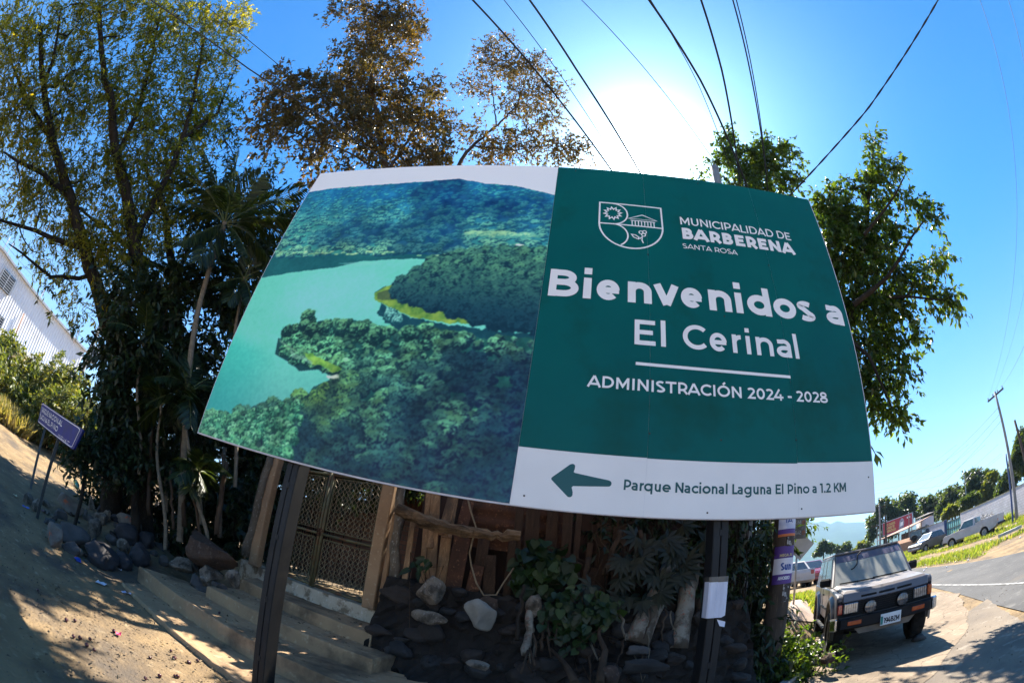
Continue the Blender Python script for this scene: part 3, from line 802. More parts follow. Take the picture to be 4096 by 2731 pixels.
def concrete_slab():
    m = mat('cracked_apron', (0.235, 0.18, 0.13, 1), (0.16, 0.122, 0.088, 1), 1.4, rough=.92, spec=.2, bump=.006, bscale=30,
            c3=(.29, .23, .17, 1), dirt=(.10, .078, .057, 1), dscale=.9, dlo=.54, dhi=.70)
    nt = m.node_tree; L = nt.links; p = nt.nodes['Principled BSDF']
    t_ = node(nt, 'ShaderNodeTexCoord'); nz = node(nt, 'ShaderNodeTexNoise'); nz.inputs['Scale'].default_value = 2.5; nz.inputs['Detail'].default_value = 5
    L.new(t_.outputs['Object'], nz.inputs['Vector'])
    ad = node(nt, 'ShaderNodeMix', data_type='VECTOR'); ad.inputs[0].default_value = .3
    L.new(t_.outputs['Object'], ad.inputs[4]); L.new(nz.outputs['Color'], ad.inputs[5])
    v = node(nt, 'ShaderNodeTexVoronoi', feature='DISTANCE_TO_EDGE'); v.inputs['Scale'].default_value = 2.6; L.new(ad.outputs[1], v.inputs['Vector'])
    r = node(nt, 'ShaderNodeMapRange'); L.new(v.outputs[0], r.inputs[0]); r.inputs[1].default_value = .004; r.inputs[2].default_value = .016
    src = p.inputs['Base Color'].links[0].from_socket
    x = node(nt, 'ShaderNodeMix', data_type='RGBA'); L.new(r.outputs[0], x.inputs[0]); x.inputs[6].default_value = (.10, .08, .06, 1); L.new(src, x.inputs[7])
    L.new(x.outputs[2], p.inputs['Base Color'])
    return m
M_apron = concrete_slab()
road_near = [(3.2, -14), (3.6, -6), (4.6, 0), (6.1, 3.4), (8.1, 5.6), (10.6, 9.6), (15, 16.5), (22, 29), (31, 45), (45, 72), (75, 130)]
road_far = [(11.5, -14), (11.5, -6), (12, 0), (12.6, 4), (13.6, 7.9), (17.2, 17.2), (25, 30), (36, 46), (52, 72), (84, 130)]
strip('road', road_near, road_far, M_asph, n=90, nu=14)
strip('road_shoulder', ragged=.025, near=[(1.0, -6), (1.6, -1), (2.9, 2.6), (4.0, 3.9), (5.9, 5.0), (6.9, 5.4)], far=[(3.6, -6), (4.65, 0), (6.1, 3.45), (6.9, 4.3), (7.6, 5.0), (8.0, 5.5)], mt=M_shoulder, n=120, lift=.018)
strip('parking_apron', ragged=.025, near=[(2.4, 3.2), (3.3, 5.2), (4.6, 7.2), (6.4, 9.6), (9.0, 13.0)], far=[(4.2, 3.6), (5.7, 4.4), (7.2, 5.4), (9.0, 7.2), (11.2, 11.4)], mt=M_apron, n=150, lift=.024, nu=16)
strip('dirt_lot', [(-22, -1.8), (-8, -1.4), (2.4, -1.6)], [(-26, -34), (-8, -36), (3.0, -34)], mat('pale_bounce_sheet', (.58, .48, .38, 1), (.50, .41, .32, 1), .6, rough=.95, spec=.1, bump=.01), n=40, lift=.03, nu=20)  # unseen pale ground added behind the camera to bounce warm light onto the billboard
M_line = mat('road_paint', (.40, .39, .37, 1), (.16, .155, .15, 1), 7, rough=.8, lo=.42, hi=.62)
wl0 = [np.array(gray(x, y)[:2]) for x, y in ((4094, 2336), (3960, 2340), (3840, 2341), (3724, 2341))]
dirn = (wl0[-1] - wl0[0]); dirn /= np.linalg.norm(dirn); nn = np.array([-dirn[1], dirn[0]])
ln0 = [wl0[0] - dirn * 5] + wl0 + [wl0[-1] + dirn * 12]
strip('road_edge_line', [p - nn * .04 for p in ln0], [p + nn * .04 for p in ln0], M_line, n=30, lift=.022, nu=1)
# far mountain range
def ridge(name, az0, az1, dist, hfun, mt, depth):
    n = 70; m_ = MB(); V = []
    for i in range(n + 1):
        a = R_(az0 + (az1 - az0) * i / n); h = hfun(az0 + (az1 - az0) * i / n)
        for dd, hh in ((dist - depth, -20), (dist - depth * .55, h * .45), (dist, h), (dist + depth * .7, h * .4), (dist + depth, -20)):
            q = random.uniform(-.03, .03) * h
            V.append((math.sin(a) * dd, math.cos(a) * dd, hh + q))
    F = [(i * 5 + k, i * 5 + k + 1, (i + 1) * 5 + k + 1, (i + 1) * 5 + k) for i in range(n) for k in range(4)]
    m_.add(V, F, True); o_ = m_.build(name, mt); o_['kind'] = 'structure'; return o_
M_forest_hill = mat('forested_slope', (.045, .085, .035, 1), (.03, .06, .03, 1), .012, rough=1, spec=.1, detail=9, bump=8, bscale=.03)
def hm_(a):
    f_ = 5.55 - (a - 34) * .19 if a < 40 else 4.4 - (a - 40) * .15
    return 3200 * math.tan(R_(max(1.5, min(6.0, f_)))) * (1 + .02 * math.sin(a * 4) + .012 * math.sin(a * 11))
ridge('mountain', 4, 70, 3200, hm_, M_forest_hill, 1400)
# ------------------------------------------------------------------ entrance steps, gate, rubble, fence
M_conc = mat('step_concrete', (0.36, 0.24, 0.135, 1), (0.25, 0.165, 0.098, 1), 2.2, rough=.92, spec=.2, bump=.006, bscale=34, c3=(.42, .31, .195, 1),
             dirt=(.11, .078, .05, 1), dscale=1.1, dlo=.52, dhi=.68)
M_plaster = mat('flaking_plaster', (0.52, 0.44, 0.33, 1), (0.44, 0.36, 0.26, 1), 5, rough=.95, spec=.15, bump=.01, bscale=22, c3=(.62, .56, .46, 1),
                dirt=(.20, .15, .10, 1), dscale=4.0, dlo=.50, dhi=.58)
def block(name, pts, z0, z1, mt, label, cat, group=None, parent=None, rough_n=14, jit=.012):
    """slab with an uneven worn edge; pts outline (x,y) counter-clockwise"""
    P = np.array(pts, float); n = len(P); Q = []
    for i in range(n):
        a, b = P[i], P[(i + 1) % n]; k = max(1, int(np.linalg.norm(b - a) / .16))
        for j in range(k): Q.append(a + (b - a) * j / k + np.array([random.uniform(-jit, jit), random.uniform(-jit, jit)]))
    Q = np.array(Q); m = len(Q); c = Q.mean(0)
    lv = [(z0, 1.0), (z1 - .03, 1.0), (z1 - .007, .996), (z1, .985)]
    V = []; F = []
    for z, s in lv:
        for q in Q: p = c + (q - c) * s; V.append((p[0], p[1], z + (random.uniform(-.006, .006) if z > z0 else 0)))
    for l in range(len(lv) - 1):
        for i in range(m): F.append((l * m + i, l * m + (i + 1) % m, (l + 1) * m + (i + 1) % m, (l + 1) * m + i))
    F.append(list(range((len(lv) - 1) * m, len(lv) * m)))
    mb = MB(); mb.add(V, F)
    return mb.build(name, mt, parent, (c[0], c[1], z0) if parent is None else parent.location)
steps = thing('entrance_steps', 'four worn concrete steps climbing to the wire mesh gate', 'steps', (-3.2, 4.6, 0))
block('step', [(-5.0, 3.78), (-1.2, 2.93), (-1.0, 4.3), (-5.2, 4.6)], -.12, .06, M_conc, '', '', parent=steps)
block('step', [(-5.25, 4.26), (-1.55, 3.72), (.1, 3.9), (.1, 4.5), (-5.0, 5.0)], -.1, .28, M_conc, '', '', parent=steps)
block('step', [(-4.25, 4.72), (-1.62, 4.34), (-1.5, 5.2), (-4.3, 5.5)], 0, .45, M_conc, '', '', parent=steps)
block('step', [(-4.3, 5.52), (-1.88, 4.86), (-1.85, 5.7), (-4.5, 6.2)], 0, .62, M_conc, '', '', parent=steps)
sill = block('gate_sill', [(-5.0, 6.30), (-2.12, 5.53), (-2.05, 5.85), (-4.9, 6.6)], .1, .82, M_plaster, '', '', jit=.02)
tag(sill, 'low sill of flaking pale plaster under the wire mesh gate', 'sill')

M_gatepost = mat('ochre_concrete', (.34, .215, .12, 1), (.26, .165, .095, 1), 3, rough=.9, spec=.2, bump=.005, bscale=40, c3=(.40, .29, .18, 1), dirt=(.15, .10, .07, 1), dscale=2, dlo=.55, dhi=.7)
M_bark = mat('grey_bark', (.16, .125, .09, 1), (.085, .068, .05, 1), 9, rough=.95, spec=.15, bump=.02, bscale=24, c3=(.30, .28, .24, 1), stretch=(1, 1, .35), detail=8)
M_wood = mat('weathered_plank', (.34, .20, .105, 1), (.20, .115, .062, 1), 7, rough=.9, spec=.2, bump=.006, bscale=60, c3=(.42, .29, .17, 1), stretch=(3, 3, .25), dirt=(.09, .06, .04, 1), dscale=1.3, dlo=.5, dhi=.66)
M_rust = mat('rusty_sheet', (.10, .042, .022, 1), (.055, .028, .018, 1), 5, rough=.85, metal=.15, spec=.3, bump=.004, bscale=40, c3=(.22, .10, .05, 1))
M_gateiron = mat('olive_gate_paint', (.12, .115, .055, 1), (.09, .075, .04, 1), 8, rough=.7, metal=.2, c3=(.16, .07, .035, 1), dirt=(.13, .065, .03, 1), dscale=5, dlo=.52, dhi=.6)
M_wire = mat('galvanised_wire', (.34, .28, .17, 1), (.22, .16, .09, 1), 14, rough=.6, metal=.3)

GA, GB = np.array([-4.27, 6.12]), np.array([-2.28, 5.58])       # line of the gate
gdir = (GB - GA) / np.linalg.norm(GB - GA); GL = np.linalg.norm(GB - GA)
def gp3(t, z, off=0.0): p = GA + gdir * t; return np.array([p[0] + gdir[1] * off, p[1] - gdir[0] * off, z])
gate = thing('wire_mesh_gate', 'double leaf gate of olive pipe and diamond wire mesh above the steps', 'gate', (*(GA + GB) / 2, .82))
def leaf_frame(t0, t1):
    m = MB(); z0, z1 = .88, 2.56; zm = 1.66
    for t in (t0, t1): m.tube([gp3(t, z0 - .03), gp3(t, z1 + .03)], .024, 8)
    for z in (z0, zm, z1): m.tube([gp3(t0, z), gp3(t1, z)], .021, 8)
    for (a, b) in ((z0 + .06, zm - .07), (zm + .07, z1 - .05)):      # inner angle-iron frames
        for t in (t0 + .06, t1 - .06): m.bar(gp3(t, a), gp3(t, b), .014, .014)
        for z in (a, b): m.bar(gp3(t0 + .06, z), gp3(t1 - .06, z), .014, .014)
    for z in (1.2, 2.05):
        m.tube([gp3(t0, z), gp3(t0 + .06, z)], .008, 6); m.tube([gp3(t1 - .06, z), gp3(t1, z)], .008, 6)
    return m
def leaf_mesh(t0, t1):
    m = MB(); 
    for (a, b) in ((.94, 1.59), (1.73, 2.51)):
        w_, h_ = t1 - t0 - .12, b - a; x0 = t0 + .06; p = .085
        k = -int(h_ / p) - 1
        while k * p < w_:
            for sg in (1, -1):
                # diagonal from (k p, 0) going up
                s0, s1 = max(0, -k * p), min(h_, w_ - k * p)
                if s1 > s0 + .01:
                    q0, q1 = (k * p + s0, s0), (k * p + s1, s1)
                    if sg < 0: q0, q1 = (w_ - q0[0], q0[1]), (w_ - q1[0], q1[1])
                    m.bar(gp3(x0 + q0[0], a + q0[1], .003 * sg), gp3(x0 + q1[0], a + q1[1], .003 * sg), .0038, .0038)
            k += 1
        x = 0.0
        while x < w_:
            m.bar(gp3(x0 + x, a), gp3(x0 + x, b), .0035, .0035); x += .10
    return m
for t0, t1 in ((.02, GL / 2 - .03), (GL / 2 + .03, GL - .02)):
    lf = leaf_frame(t0, t1).build('gate_leaf', M_gateiron, gate, gate.location)
    leaf_mesh(t0, t1).build('wire_mesh', M_wire, lf, gate.location)
ch = MB()
for k in range(9):
    a = k * .7; c0 = gp3(GL / 2 + .03 * math.sin(a * 2), 1.68 + .04 * math.cos(a), .03)
    ch.tube([c0 + np.array([.022 * math.cos(q), .012 * math.sin(q * 2 + k), .018 * math.sin(q)]) for q in np.linspace(0, 6.28, 9)], .005, 5)
ch.build('chain', M_rust, gate, gate.location)
# gate posts, logs beside them
def tapered(name, a, b, ra, rb, mt, label, cat, n=10, jit=.10, segs=9, wob=.02, group=None, smooth=True):
    P = [np.array(a) + (np.array(b) - np.array(a)) * k / segs + (np.array([random.uniform(-wob, wob), random.uniform(-wob, wob), 0]) if 0 < k < segs else 0) for k in range(segs + 1)]
    m = MB(); m.tube(P, [ra + (rb - ra) * k / segs for k in range(segs + 1)], n, jit=jit, smooth=smooth)
    return tag(m.build(name, mt, None, a), label, cat, group)
def squared(name, a, b, w, h, mt, label, cat, group=None):
    m = MB(); m.bar(a, b, w, h, up=(0, 1, 0), bevel=.012); return tag(m.build(name, mt, None, a), label, cat, group)
squared('gate_post', aty(1018, 2262, 6.12), aty(1120, 1800, 6.18), .17, .17, M_gatepost, 'tan concrete gate post beside the mossy log', 'post')
squared('gate_post', aty(1478, 2432, 5.50), aty(1572, 1900, 5.56), .17, .17, M_gatepost, 'ochre concrete gate post on the right of the mesh gate', 'post')
tapered('log_post', aty(978, 2225, 6.02), aty(1086, 1810, 6.06), .072, .066, M_bark, 'mossy grey log leaning beside the tan gate post', 'post')
tapered('log_post', aty(1556, 2512, 5.32), aty(1610, 1930, 5.5), .068, .058, M_bark, 'gnarled lichen spotted log beside the ochre gate post', 'post', wob=.03)
tapered('log_post', aty(880, 2150, 6.6), aty(900, 1790, 6.7), .05, .045, M_bark, 'thin dark log standing in the shade left of the gate', 'post')
squared('board_post', aty(1512, 2488, 5.42), aty(1584, 2050, 5.48), .07, .05, M_wood, 'split timber standing against the ochre gate post', 'post')
# yard wall seen through the gate
bm_ = bpy.data.materials.new('rough_brick'); bm_.use_nodes = True; nt_ = bm_.node_tree; p_ = nt_.nodes['Principled BSDF']
t_ = node(nt_, 'ShaderNodeTexCoord'); mp_ = node(nt_, 'ShaderNodeMapping'); mp_.inputs['Rotation'].default_value = (R_(90), 0, 0)
br = node(nt_, 'ShaderNodeTexBrick'); br.inputs['Scale'].default_value = 3.2; br.inputs['Color1'].default_value = (.19, .095, .06, 1); br.inputs['Color2'].default_value = (.12, .065, .045, 1)
br.inputs['Mortar'].default_value = (.10, .085, .07, 1); br.inputs['Mortar Size'].default_value = .03; br.inputs['Brick Width'].default_value = 1.1; br.inputs['Row Height'].default_value = .34
nt_.links.new(t_.outputs['Object'], mp_.inputs[0]); nt_.links.new(mp_.outputs[0], br.inputs[0]); nt_.links.new(br.outputs[0], p_.inputs['Base Color']); p_.inputs['Roughness'].default_value = .95
bb_ = node(nt_, 'ShaderNodeBump'); bb_.inputs['Distance'].default_value = .02; nt_.links.new(br.outputs[1], bb_.inputs['Height']); bb_.invert = True; nt_.links.new(bb_.outputs[0], p_.inputs['Normal'])
yw = MB(); yw.box((-4.2, 9.3, 1.55), (5.6, .2, 1.6)); yw.box((-4.2, 9.3, 2.39), (5.7, .3, .08))
tag(yw.build('yard_wall', bm_, None, (-4.2, 9.3, .7)), 'low wall of dark red brick in the yard behind the gate', 'wall')
rf = MB(); rf.box((-2.4, 11.2, 3.0), (5.0, .12, 2.6)); 
tag(rf.build('shed_wall', M_rust, None, (-2.4, 11.2, 1.6)), 'rusty sheet metal shed wall deep in the shaded yard', 'wall')

# plank fence on the stone wall
fence = thing('plank_fence', 'makeshift fence of weathered planks, rusty sheets and a rough log rail', 'fence', (-.3, 5.7, 1.2))
FO = fence.location
rail = MB(); rp = [aty(1590, 2035, 5.24), aty(1700, 2085, 5.25), aty(1838, 2123, 5.25), aty(1960, 2140, 5.27), aty(2080, 2145, 5.3)]
rp = [np.array([np.interp(q, range(5), [p[k] for p in rp]) for k in range(3)]) + np.array([0, random.uniform(-.02, .02), random.uniform(-.015, .015)]) for q in np.linspace(0, 4, 22)]; rail.tube(rp, [.085 - .025 * k / 21 + random.uniform(-.012, .012) for k in range(22)], 9, jit=.16, smooth=False); rail.build('log_rail', mat('split_log', (.27, .18, .105, 1), (.12, .08, .05, 1), 9, rough=.95, spec=.15, bump=.02, bscale=30, c3=(.24, .18, .12, 1), stretch=(.4, 2, 2), dirt=(.04, .03, .022, 1), dscale=2.2, dlo=.48, dhi=.62), fence, FO)
M_wood_shaded = mat('shade_toned_plank', (.06, .034, .02, 1), (.032, .02, .013, 1), 7, rough=.9, spec=.2, bump=.006, bscale=60, c3=(.09, .055, .035, 1), stretch=(3, 3, .25))  # darker copy of the plank wood, shade at the right put into its colour
def plank(x0, y0, x1, y1, d, w, mt=None, th=.025, nm='plank'):
    y0 = y0 + 70; plank_(x0 - 14, y0, x1, y1, d, w * 1.25, mt or (M_wood if x0 < 1860 else M_wood_shaded), th, nm)
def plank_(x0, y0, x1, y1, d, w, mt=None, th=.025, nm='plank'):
    mt = mt or (M_wood if x0 < 1850 else M_wood_shaded)
    m = MB(); m.bar(aty(x0, y0, d - .15), aty(x1, y1, d + random.uniform(0, .05)), w, th, up=(0, 1, 0), bevel=.004); m.build(nm, mt, fence, FO)
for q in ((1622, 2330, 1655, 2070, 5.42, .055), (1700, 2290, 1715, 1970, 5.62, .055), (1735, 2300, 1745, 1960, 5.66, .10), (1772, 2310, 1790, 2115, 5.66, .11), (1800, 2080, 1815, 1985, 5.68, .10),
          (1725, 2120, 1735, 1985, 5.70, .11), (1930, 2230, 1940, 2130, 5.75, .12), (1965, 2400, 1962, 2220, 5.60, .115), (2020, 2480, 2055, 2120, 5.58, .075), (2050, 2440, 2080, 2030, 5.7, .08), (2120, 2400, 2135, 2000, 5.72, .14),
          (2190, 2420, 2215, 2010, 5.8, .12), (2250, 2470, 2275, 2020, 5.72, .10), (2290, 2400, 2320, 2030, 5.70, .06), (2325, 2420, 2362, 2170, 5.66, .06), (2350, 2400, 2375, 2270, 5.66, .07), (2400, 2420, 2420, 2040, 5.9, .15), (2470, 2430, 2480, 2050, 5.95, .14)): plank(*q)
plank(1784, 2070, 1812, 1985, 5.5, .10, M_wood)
for q in ((1795, 2440, 1850, 2150, 5.52, .16), (1868, 2440, 1912, 2260, 5.56, .13), (1850, 2080, 1880, 1990, 5.7, .12), (2230, 2300, 2240, 2000, 5.95, .2)): plank(*q, M_rust, .02, 'rusty_sheet')
cs = MB(); xs = np.linspace(0, 1, 40)                                # horizontally ribbed rusty sheet
A0, A1 = aty(1960, 2075, 5.85), aty(2120, 2085, 5.95); 
V = []; F = []
for j in range(25):
    z = 1.9 + j * .05
    for k in (0, 1):
        p = (A0 if k == 0 else A1); V.append((p[0] + (-.25 if k == 0 else .5), p[1] + .02 * math.sin(j * 1.6), z))
F = [(2 * j, 2 * j + 1, 2 * j + 3, 2 * j + 2) for j in range(24)]
cs.add(V, F, True); cs.build('corrugated_sheet', M_rust, fence, FO)
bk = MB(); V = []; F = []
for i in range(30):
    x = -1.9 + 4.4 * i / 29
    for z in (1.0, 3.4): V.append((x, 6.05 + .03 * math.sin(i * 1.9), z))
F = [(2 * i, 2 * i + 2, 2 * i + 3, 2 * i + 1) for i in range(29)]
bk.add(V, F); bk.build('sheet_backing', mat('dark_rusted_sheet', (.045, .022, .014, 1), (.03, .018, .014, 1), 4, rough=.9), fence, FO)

# ---- rocks
import bmesh
_b = bmesh.new(); bmesh.ops.create_icosphere(_b, subdivisions=4, radius=1.0)
ICO_V = np.array([v.co[:] for v in _b.verts]); ICO_F = np.array([[v.index for v in f.verts] for f in _b.faces]); _b.free()
def rock_verts(size, seed, cuts=9, rounded=.5):
    cuts = cuts + 6 if rounded < .5 else cuts
    r = np.random.default_rng(seed); V = ICO_V.copy()
    for _ in range(cuts):
        n = r.normal(size=3); n /= np.linalg.norm(n); c = r.uniform(.45, .9) if rounded < .7 else r.uniform(.7, .98)
        d = V @ n; V = V - n * np.maximum(0, d - c)[:, None] * (1 if rounded < .5 else .75)
    for sc, am in (((2.2, .06), (5, .03), (13, .016), (26, .008)) if rounded < .5 else ((2.2, .10), (5, .05), (11, .022))):
        ph = r.uniform(0, 6, (3, 3)); k = r.normal(size=(3, 3)) * sc
        V = V * (1 + am * (np.sin(V @ k[0] + ph[0, 0]) * np.sin(V @ k[1] + ph[0, 1]) + .5 * np.sin(V @ k[2] * 1.7 + ph[0, 2])))[:, None]
    return V * np.array(size) / 2
def rock(name, c, size, seed, mt, label, cat='rock', group=None, rot=None, cuts=10, rounded=.4):
    V = rock_verts(size, seed, cuts, rounded)
    r = np.random.default_rng(seed + 99)
    A = rz(r.uniform(0, 6.3)) @ rx(r.uniform(-.35, .35)) if rot is None else np.array(rot)
    V = V @ A.T
    o_ = obj(name, fast_mesh(name, V, ICO_F, mt, smooth=rounded > .45), loc=c); return tag(o_, label, cat, group)
M_rk_pale = mat('pale_rubble', (.22, .18, .14, 1), (.12, .10, .08, 1), 6, rough=.95, spec=.15, bump=.03, bscale=22, c3=(.34, .30, .25, 1), dirt=(.06, .05, .04, 1), dscale=5, dlo=.5, dhi=.62)
M_rk_grey = mat('grey_stone', (.10, .09, .085, 1), (.06, .055, .052, 1), 4, rough=.9, spec=.2, bump=.012, bscale=26)
M_rk_dark = mat('dark_fieldstone', (.042, .038, .04, 1), (.028, .026, .028, 1), 3, rough=.8, spec=.3, bump=.006, bscale=30)
M_rk_brown = mat('brown_boulder', (.085, .055, .04, 1), (.05, .035, .028, 1), 4, rough=.95, spec=.15, bump=.02, bscale=20, c3=(.12, .09, .075, 1))
M_rk_shade = mat('shade_toned_stone', (.024, .022, .021, 1), (.014, .013, .013, 1), 4, rough=.85, bump=.012, bscale=26)  # wall stones here and below: shade under the billboard put into their colours
M_rk_shadebrown = mat('shade_toned_brown_stone', (.038, .027, .021, 1), (.022, .017, .014, 1), 4, rough=.9, bump=.012, bscale=26)
M_rk_shadegrey = mat('shade_toned_grey_stone', (.036, .032, .029, 1), (.02, .018, .017, 1), 4, rough=.9, bump=.012, bscale=26)
M_rk_red = mat('paint_marked_rubble', (.20, .17, .14, 1), (.12, .10, .085, 1), 5, rough=.95, bump=.02, bscale=18, dirt=(.42, .10, .04, 1), dscale=3.2, dlo=.60, dhi=.64)
def zr(X, Y): return X * .53, 1900 + Y * .53
rocks = [  # zoom x, zoom y, width, height, material, rounded, label
    (530, 240, 225, 140, M_rk_red, .35, 'big grey rubble chunk with a smear of orange paint under the green bottle'),
    (680, 220, 62, 115, M_rk_pale, .2, 'upright squared grey stone at the back of the rubble heap'),
    (738, 325, 105, 120, M_rk_pale, .2, 'pale slab shaped stone tilted in the middle of the rubble heap'),
    (700, 415, 145, 150, M_rk_pale, .35, 'large pale two faced stone in front of the tilted slab'),
    (800, 312, 70, 90, M_rk_pale, .3, 'grey split stone right of the tilted slab'),
    (930, 540, 112, 105, M_rk_pale, .4, 'tan blocky stone resting on dark round stones'),
    (990, 355, 190, 110, M_rk_red, .3, 'long pale stone with a red brown side'),
    (1170, 385, 95, 95, M_rk_grey, .2, 'grey three cornered stone below the ferns'),
    (958, 455, 170, 130, M_rk_dark, .8, 'dark rounded fieldstone above the tan blocky stone'),
    (540, 455, 290, 170, M_rk_grey, .45, 'broad dark slab of broken concrete at the front of the heap'),
    (400, 465, 130, 200, M_rk_red, .3, 'jagged pale rubble with red marks at the front left of the heap'),
    (535, 560, 120, 90, M_rk_grey, .5, 'small dark stone below the broken concrete slab'),
    (760, 625, 230, 160, M_rk_dark, .85, 'widest dark rounded fieldstone at the foot of the heap'),
    (1050, 620, 130, 150, M_rk_dark, .85, 'egg shaped dark fieldstone next to the steps'),
    (925, 655, 120, 110, M_rk_dark, .85, 'dark fieldstone below the tan blocky stone'),
    (1100, 500, 110, 110, M_rk_dark, .8, 'dark fieldstone left of the long brown boulder'),
    (1200, 537, 75, 48, M_rk_grey, .6, 'small flat grey stone beside the long brown boulder'),
    (1165, 590, 60, 50, M_rk_grey, .4, 'little rough stone above the first step'),
    (1225, 655, 70, 95, M_rk_grey, .3, 'narrow upright stone at the head of the steps'),
    (1085, 350, 110, 80, M_rk_grey, .5, 'brownish stone behind the grey three cornered one'),
    (215, 185, 85, 90, M_rk_pale, .35, 'small pale rubble at the foot of the far sign leg'),
    (265, 235, 75, 100, M_rk_pale, .35, 'small pale rubble between the two sign legs'),
    (640, 300, 50, 100, M_rk_grey, .3, 'thin grey sliver of stone leaning on the heap'),
    (1400, 690, 210, 130, M_rk_pale, .35, 'whitish mortared rubble under the brown boulder'),
    (1590, 750, 200, 130, M_rk_pale, .35, 'pale broken rubble beside the upper steps'),
    (1480, 800, 150, 110, M_rk_grey, .4, 'grey stone set above the second step'),
    (1545, 800, 80, 90, M_rk_pale, .4, 'light rounded stone above the second step'),
    (1650, 835, 130, 75, M_rk_grey, .15, 'dark angular stone standing on the third step'),
    (1760, 790, 110, 120, M_rk_pale, .35, 'crumbling lump of mortar at the end of the sill'),
    (1200, 260, 150, 90, M_rk_grey, .4, 'mossy grey stone below the palm stems'),
    (1520, 860, 110, 70, M_rk_grey, .6, 'smooth grey stone on the second step'),
    (450, 300, 120, 70, M_rk_grey, .3, 'flat broken piece under the orange marked chunk'),
    (840, 500, 90, 70, M_rk_grey, .4, 'brown grey stone in the middle gap of the heap'),
    (880, 330, 90, 60, M_rk_dark, .5, 'dark stone behind the split stone')]
for k, (X_, Y_, w_, h_, mt_, rd_, lb_) in enumerate(rocks):
    px, py = zr(X_, Y_ + h_ * .35); p = gray(px, py)
    if X_ > 1260: p = aty(px, py, 5.2 + (1500 - X_) * .0012 if Y_ < 800 else 4.95)
    dist = np.linalg.norm(p - O_); s_ = .53 / FPX * dist
    c = p + np.array([0, 0, h_ * s_ * .36])
    rock('rock', c, (w_ * s_ * 1.28, (w_ + h_) * .62 * s_, h_ * s_ * 1.3), 300 + k, mt_, lb_, 'rock', 'stones heaped beside the steps', rot=rz(math.atan2(-c[0], c[1])) @ ry(random.uniform(-.2, .25)) @ rx(random.uniform(-.2, .2)), rounded=rd_)
cb = at(*zr(1560, 560), 6.95); 
rock('boulder', cb, (1.6, .7, .56), 77, M_rk_brown, 'long brown boulder lying beside the steps', 'rock', rot=rz(-.25) @ ry(.10), rounded=.35, cuts=3)

rs_ = np.random.default_rng(21); smalls = []
for k in range(46):
    X_ = rs_.uniform(330, 1330); Y_ = rs_.uniform(230, 690) if X_ > 480 else rs_.uniform(230, 560)
    if X_ > 1050 and Y_ > 640: continue
    p = gray(*zr(X_, Y_)); s = rs_.uniform(.07, .20)
    rock('rubble_stone', p + np.array([0, 0, s * .25]), (s * rs_.uniform(1, 1.7), s * rs_.uniform(.8, 1.2), s * rs_.uniform(.7, 1.1)), 700 + k, (M_rk_pale, M_rk_grey, M_rk_brown, M_rk_dark)[k % 4], 'small broken stone packed among the bigger stones of the rubble heap', 'rock', 'small stones of the rubble heap', rounded=(.2, .35, .6)[k % 3])
# ---- dry stone retaining wall below the fence (one wall, many stones)
M_wallcore = mat('earth_and_stone', (.035, .029, .025, 1), (.02, .017, .015, 1), 3, rough=1, spec=.1, bump=.04, bscale=9)
rw = thing('retaining_wall', 'dark dry stone retaining wall below the plank fence', 'wall', (0, 5.0, 0)); RO = rw.location
core = MB(); nx, nz = 60, 22; V = []
for j in range(nz + 1):
    for i in range(nx + 1):
        x = -1.95 + 4.35 * i / nx; t = j / nz; z = -.05 + 1.38 * t
        y = 4.62 + .62 * t + .13 * x * 0 + (.35 if x > 1.9 else 0) * (x - 1.9) + random.uniform(-.05, .05) - .45 * max(0, min(1, (.30 - t) / .12)) * (x > -1.4)
        V.append((x, y, z + random.uniform(-.02, .02)))
    
F = [(j * (nx + 1) + i, j * (nx + 1) + i + 1, (j + 1) * (nx + 1) + i + 1, (j + 1) * (nx + 1) + i) for j in range(nz) for i in range(nx)]
F += [(nz * (nx + 1) + i, nz * (nx + 1) + i + 1, (nz + 1) * (nx + 1) + i + 1, (nz + 1) * (nx + 1) + i) for i in range(nx)]
V += [(-1.95 + 4.35 * i / nx, 6.2, 1.32) for i in range(nx + 1)]
core.add(V, F); core.build('earth_core', M_wallcore, rw, RO)
wv, wf, wi, nn_ = [], [], [], 0
r_ = np.random.default_rng(77)
for k in range(95):
    x = r_.uniform(-1.9, 2.25); t = r_.uniform(.05, 1.0); z = -.05 + 1.38 * t; y = 4.62 + .62 * t + (.35 * (x - 1.9) if x > 1.9 else 0) - (.45 if t < .25 and x > -1.4 else 0)
    s = r_.uniform(.10, .28); Vr = rock_verts((s * r_.uniform(1, 1.7), s, s * r_.uniform(.6, 1)), 900 + k, 8, .6)
    Vr = Vr @ (rz(r_.uniform(-.6, .6)) @ ry(r_.uniform(-.3, .3))).T + np.array([x, y, z])
    wv.append(Vr - np.array(RO)); wf.append(ICO_F + nn_); nn_ += len(Vr); wi.append(np.full(len(ICO_F), k % 3))
obj('wall_stones', fast_mesh('wall_stones', np.concatenate(wv), np.concatenate(wf), [M_rk_shadegrey, M_rk_shade, M_rk_shadebrown], np.concatenate(wi), smooth=True), rw)
def wstone(px, py, y, w, h, seed, mt, label, rd=.3, ang=0.0):
    c = aty(px, py, y); s = 1.25 * np.linalg.norm(c - O_) / FPX
    rock('rock', c, (w * s, min(w, h) * s * .8, h * s), seed, mt, label, 'rock', 'loose stones on the stone wall', rot=ry(ang), rounded=rd)
wstone(1722, 2365, 5.05, 105, 150, 11, M_rk_pale, 'square block of broken concrete standing on the stone wall', .35)
wstone(1930, 2455, 4.95, 118, 112, 12, mat('pale_slate', (.25, .235, .205, 1), (.17, .16, .14, 1), 4, rough=.9, bump=.01), 'flat pale angular stone leaning on the wall', .05)
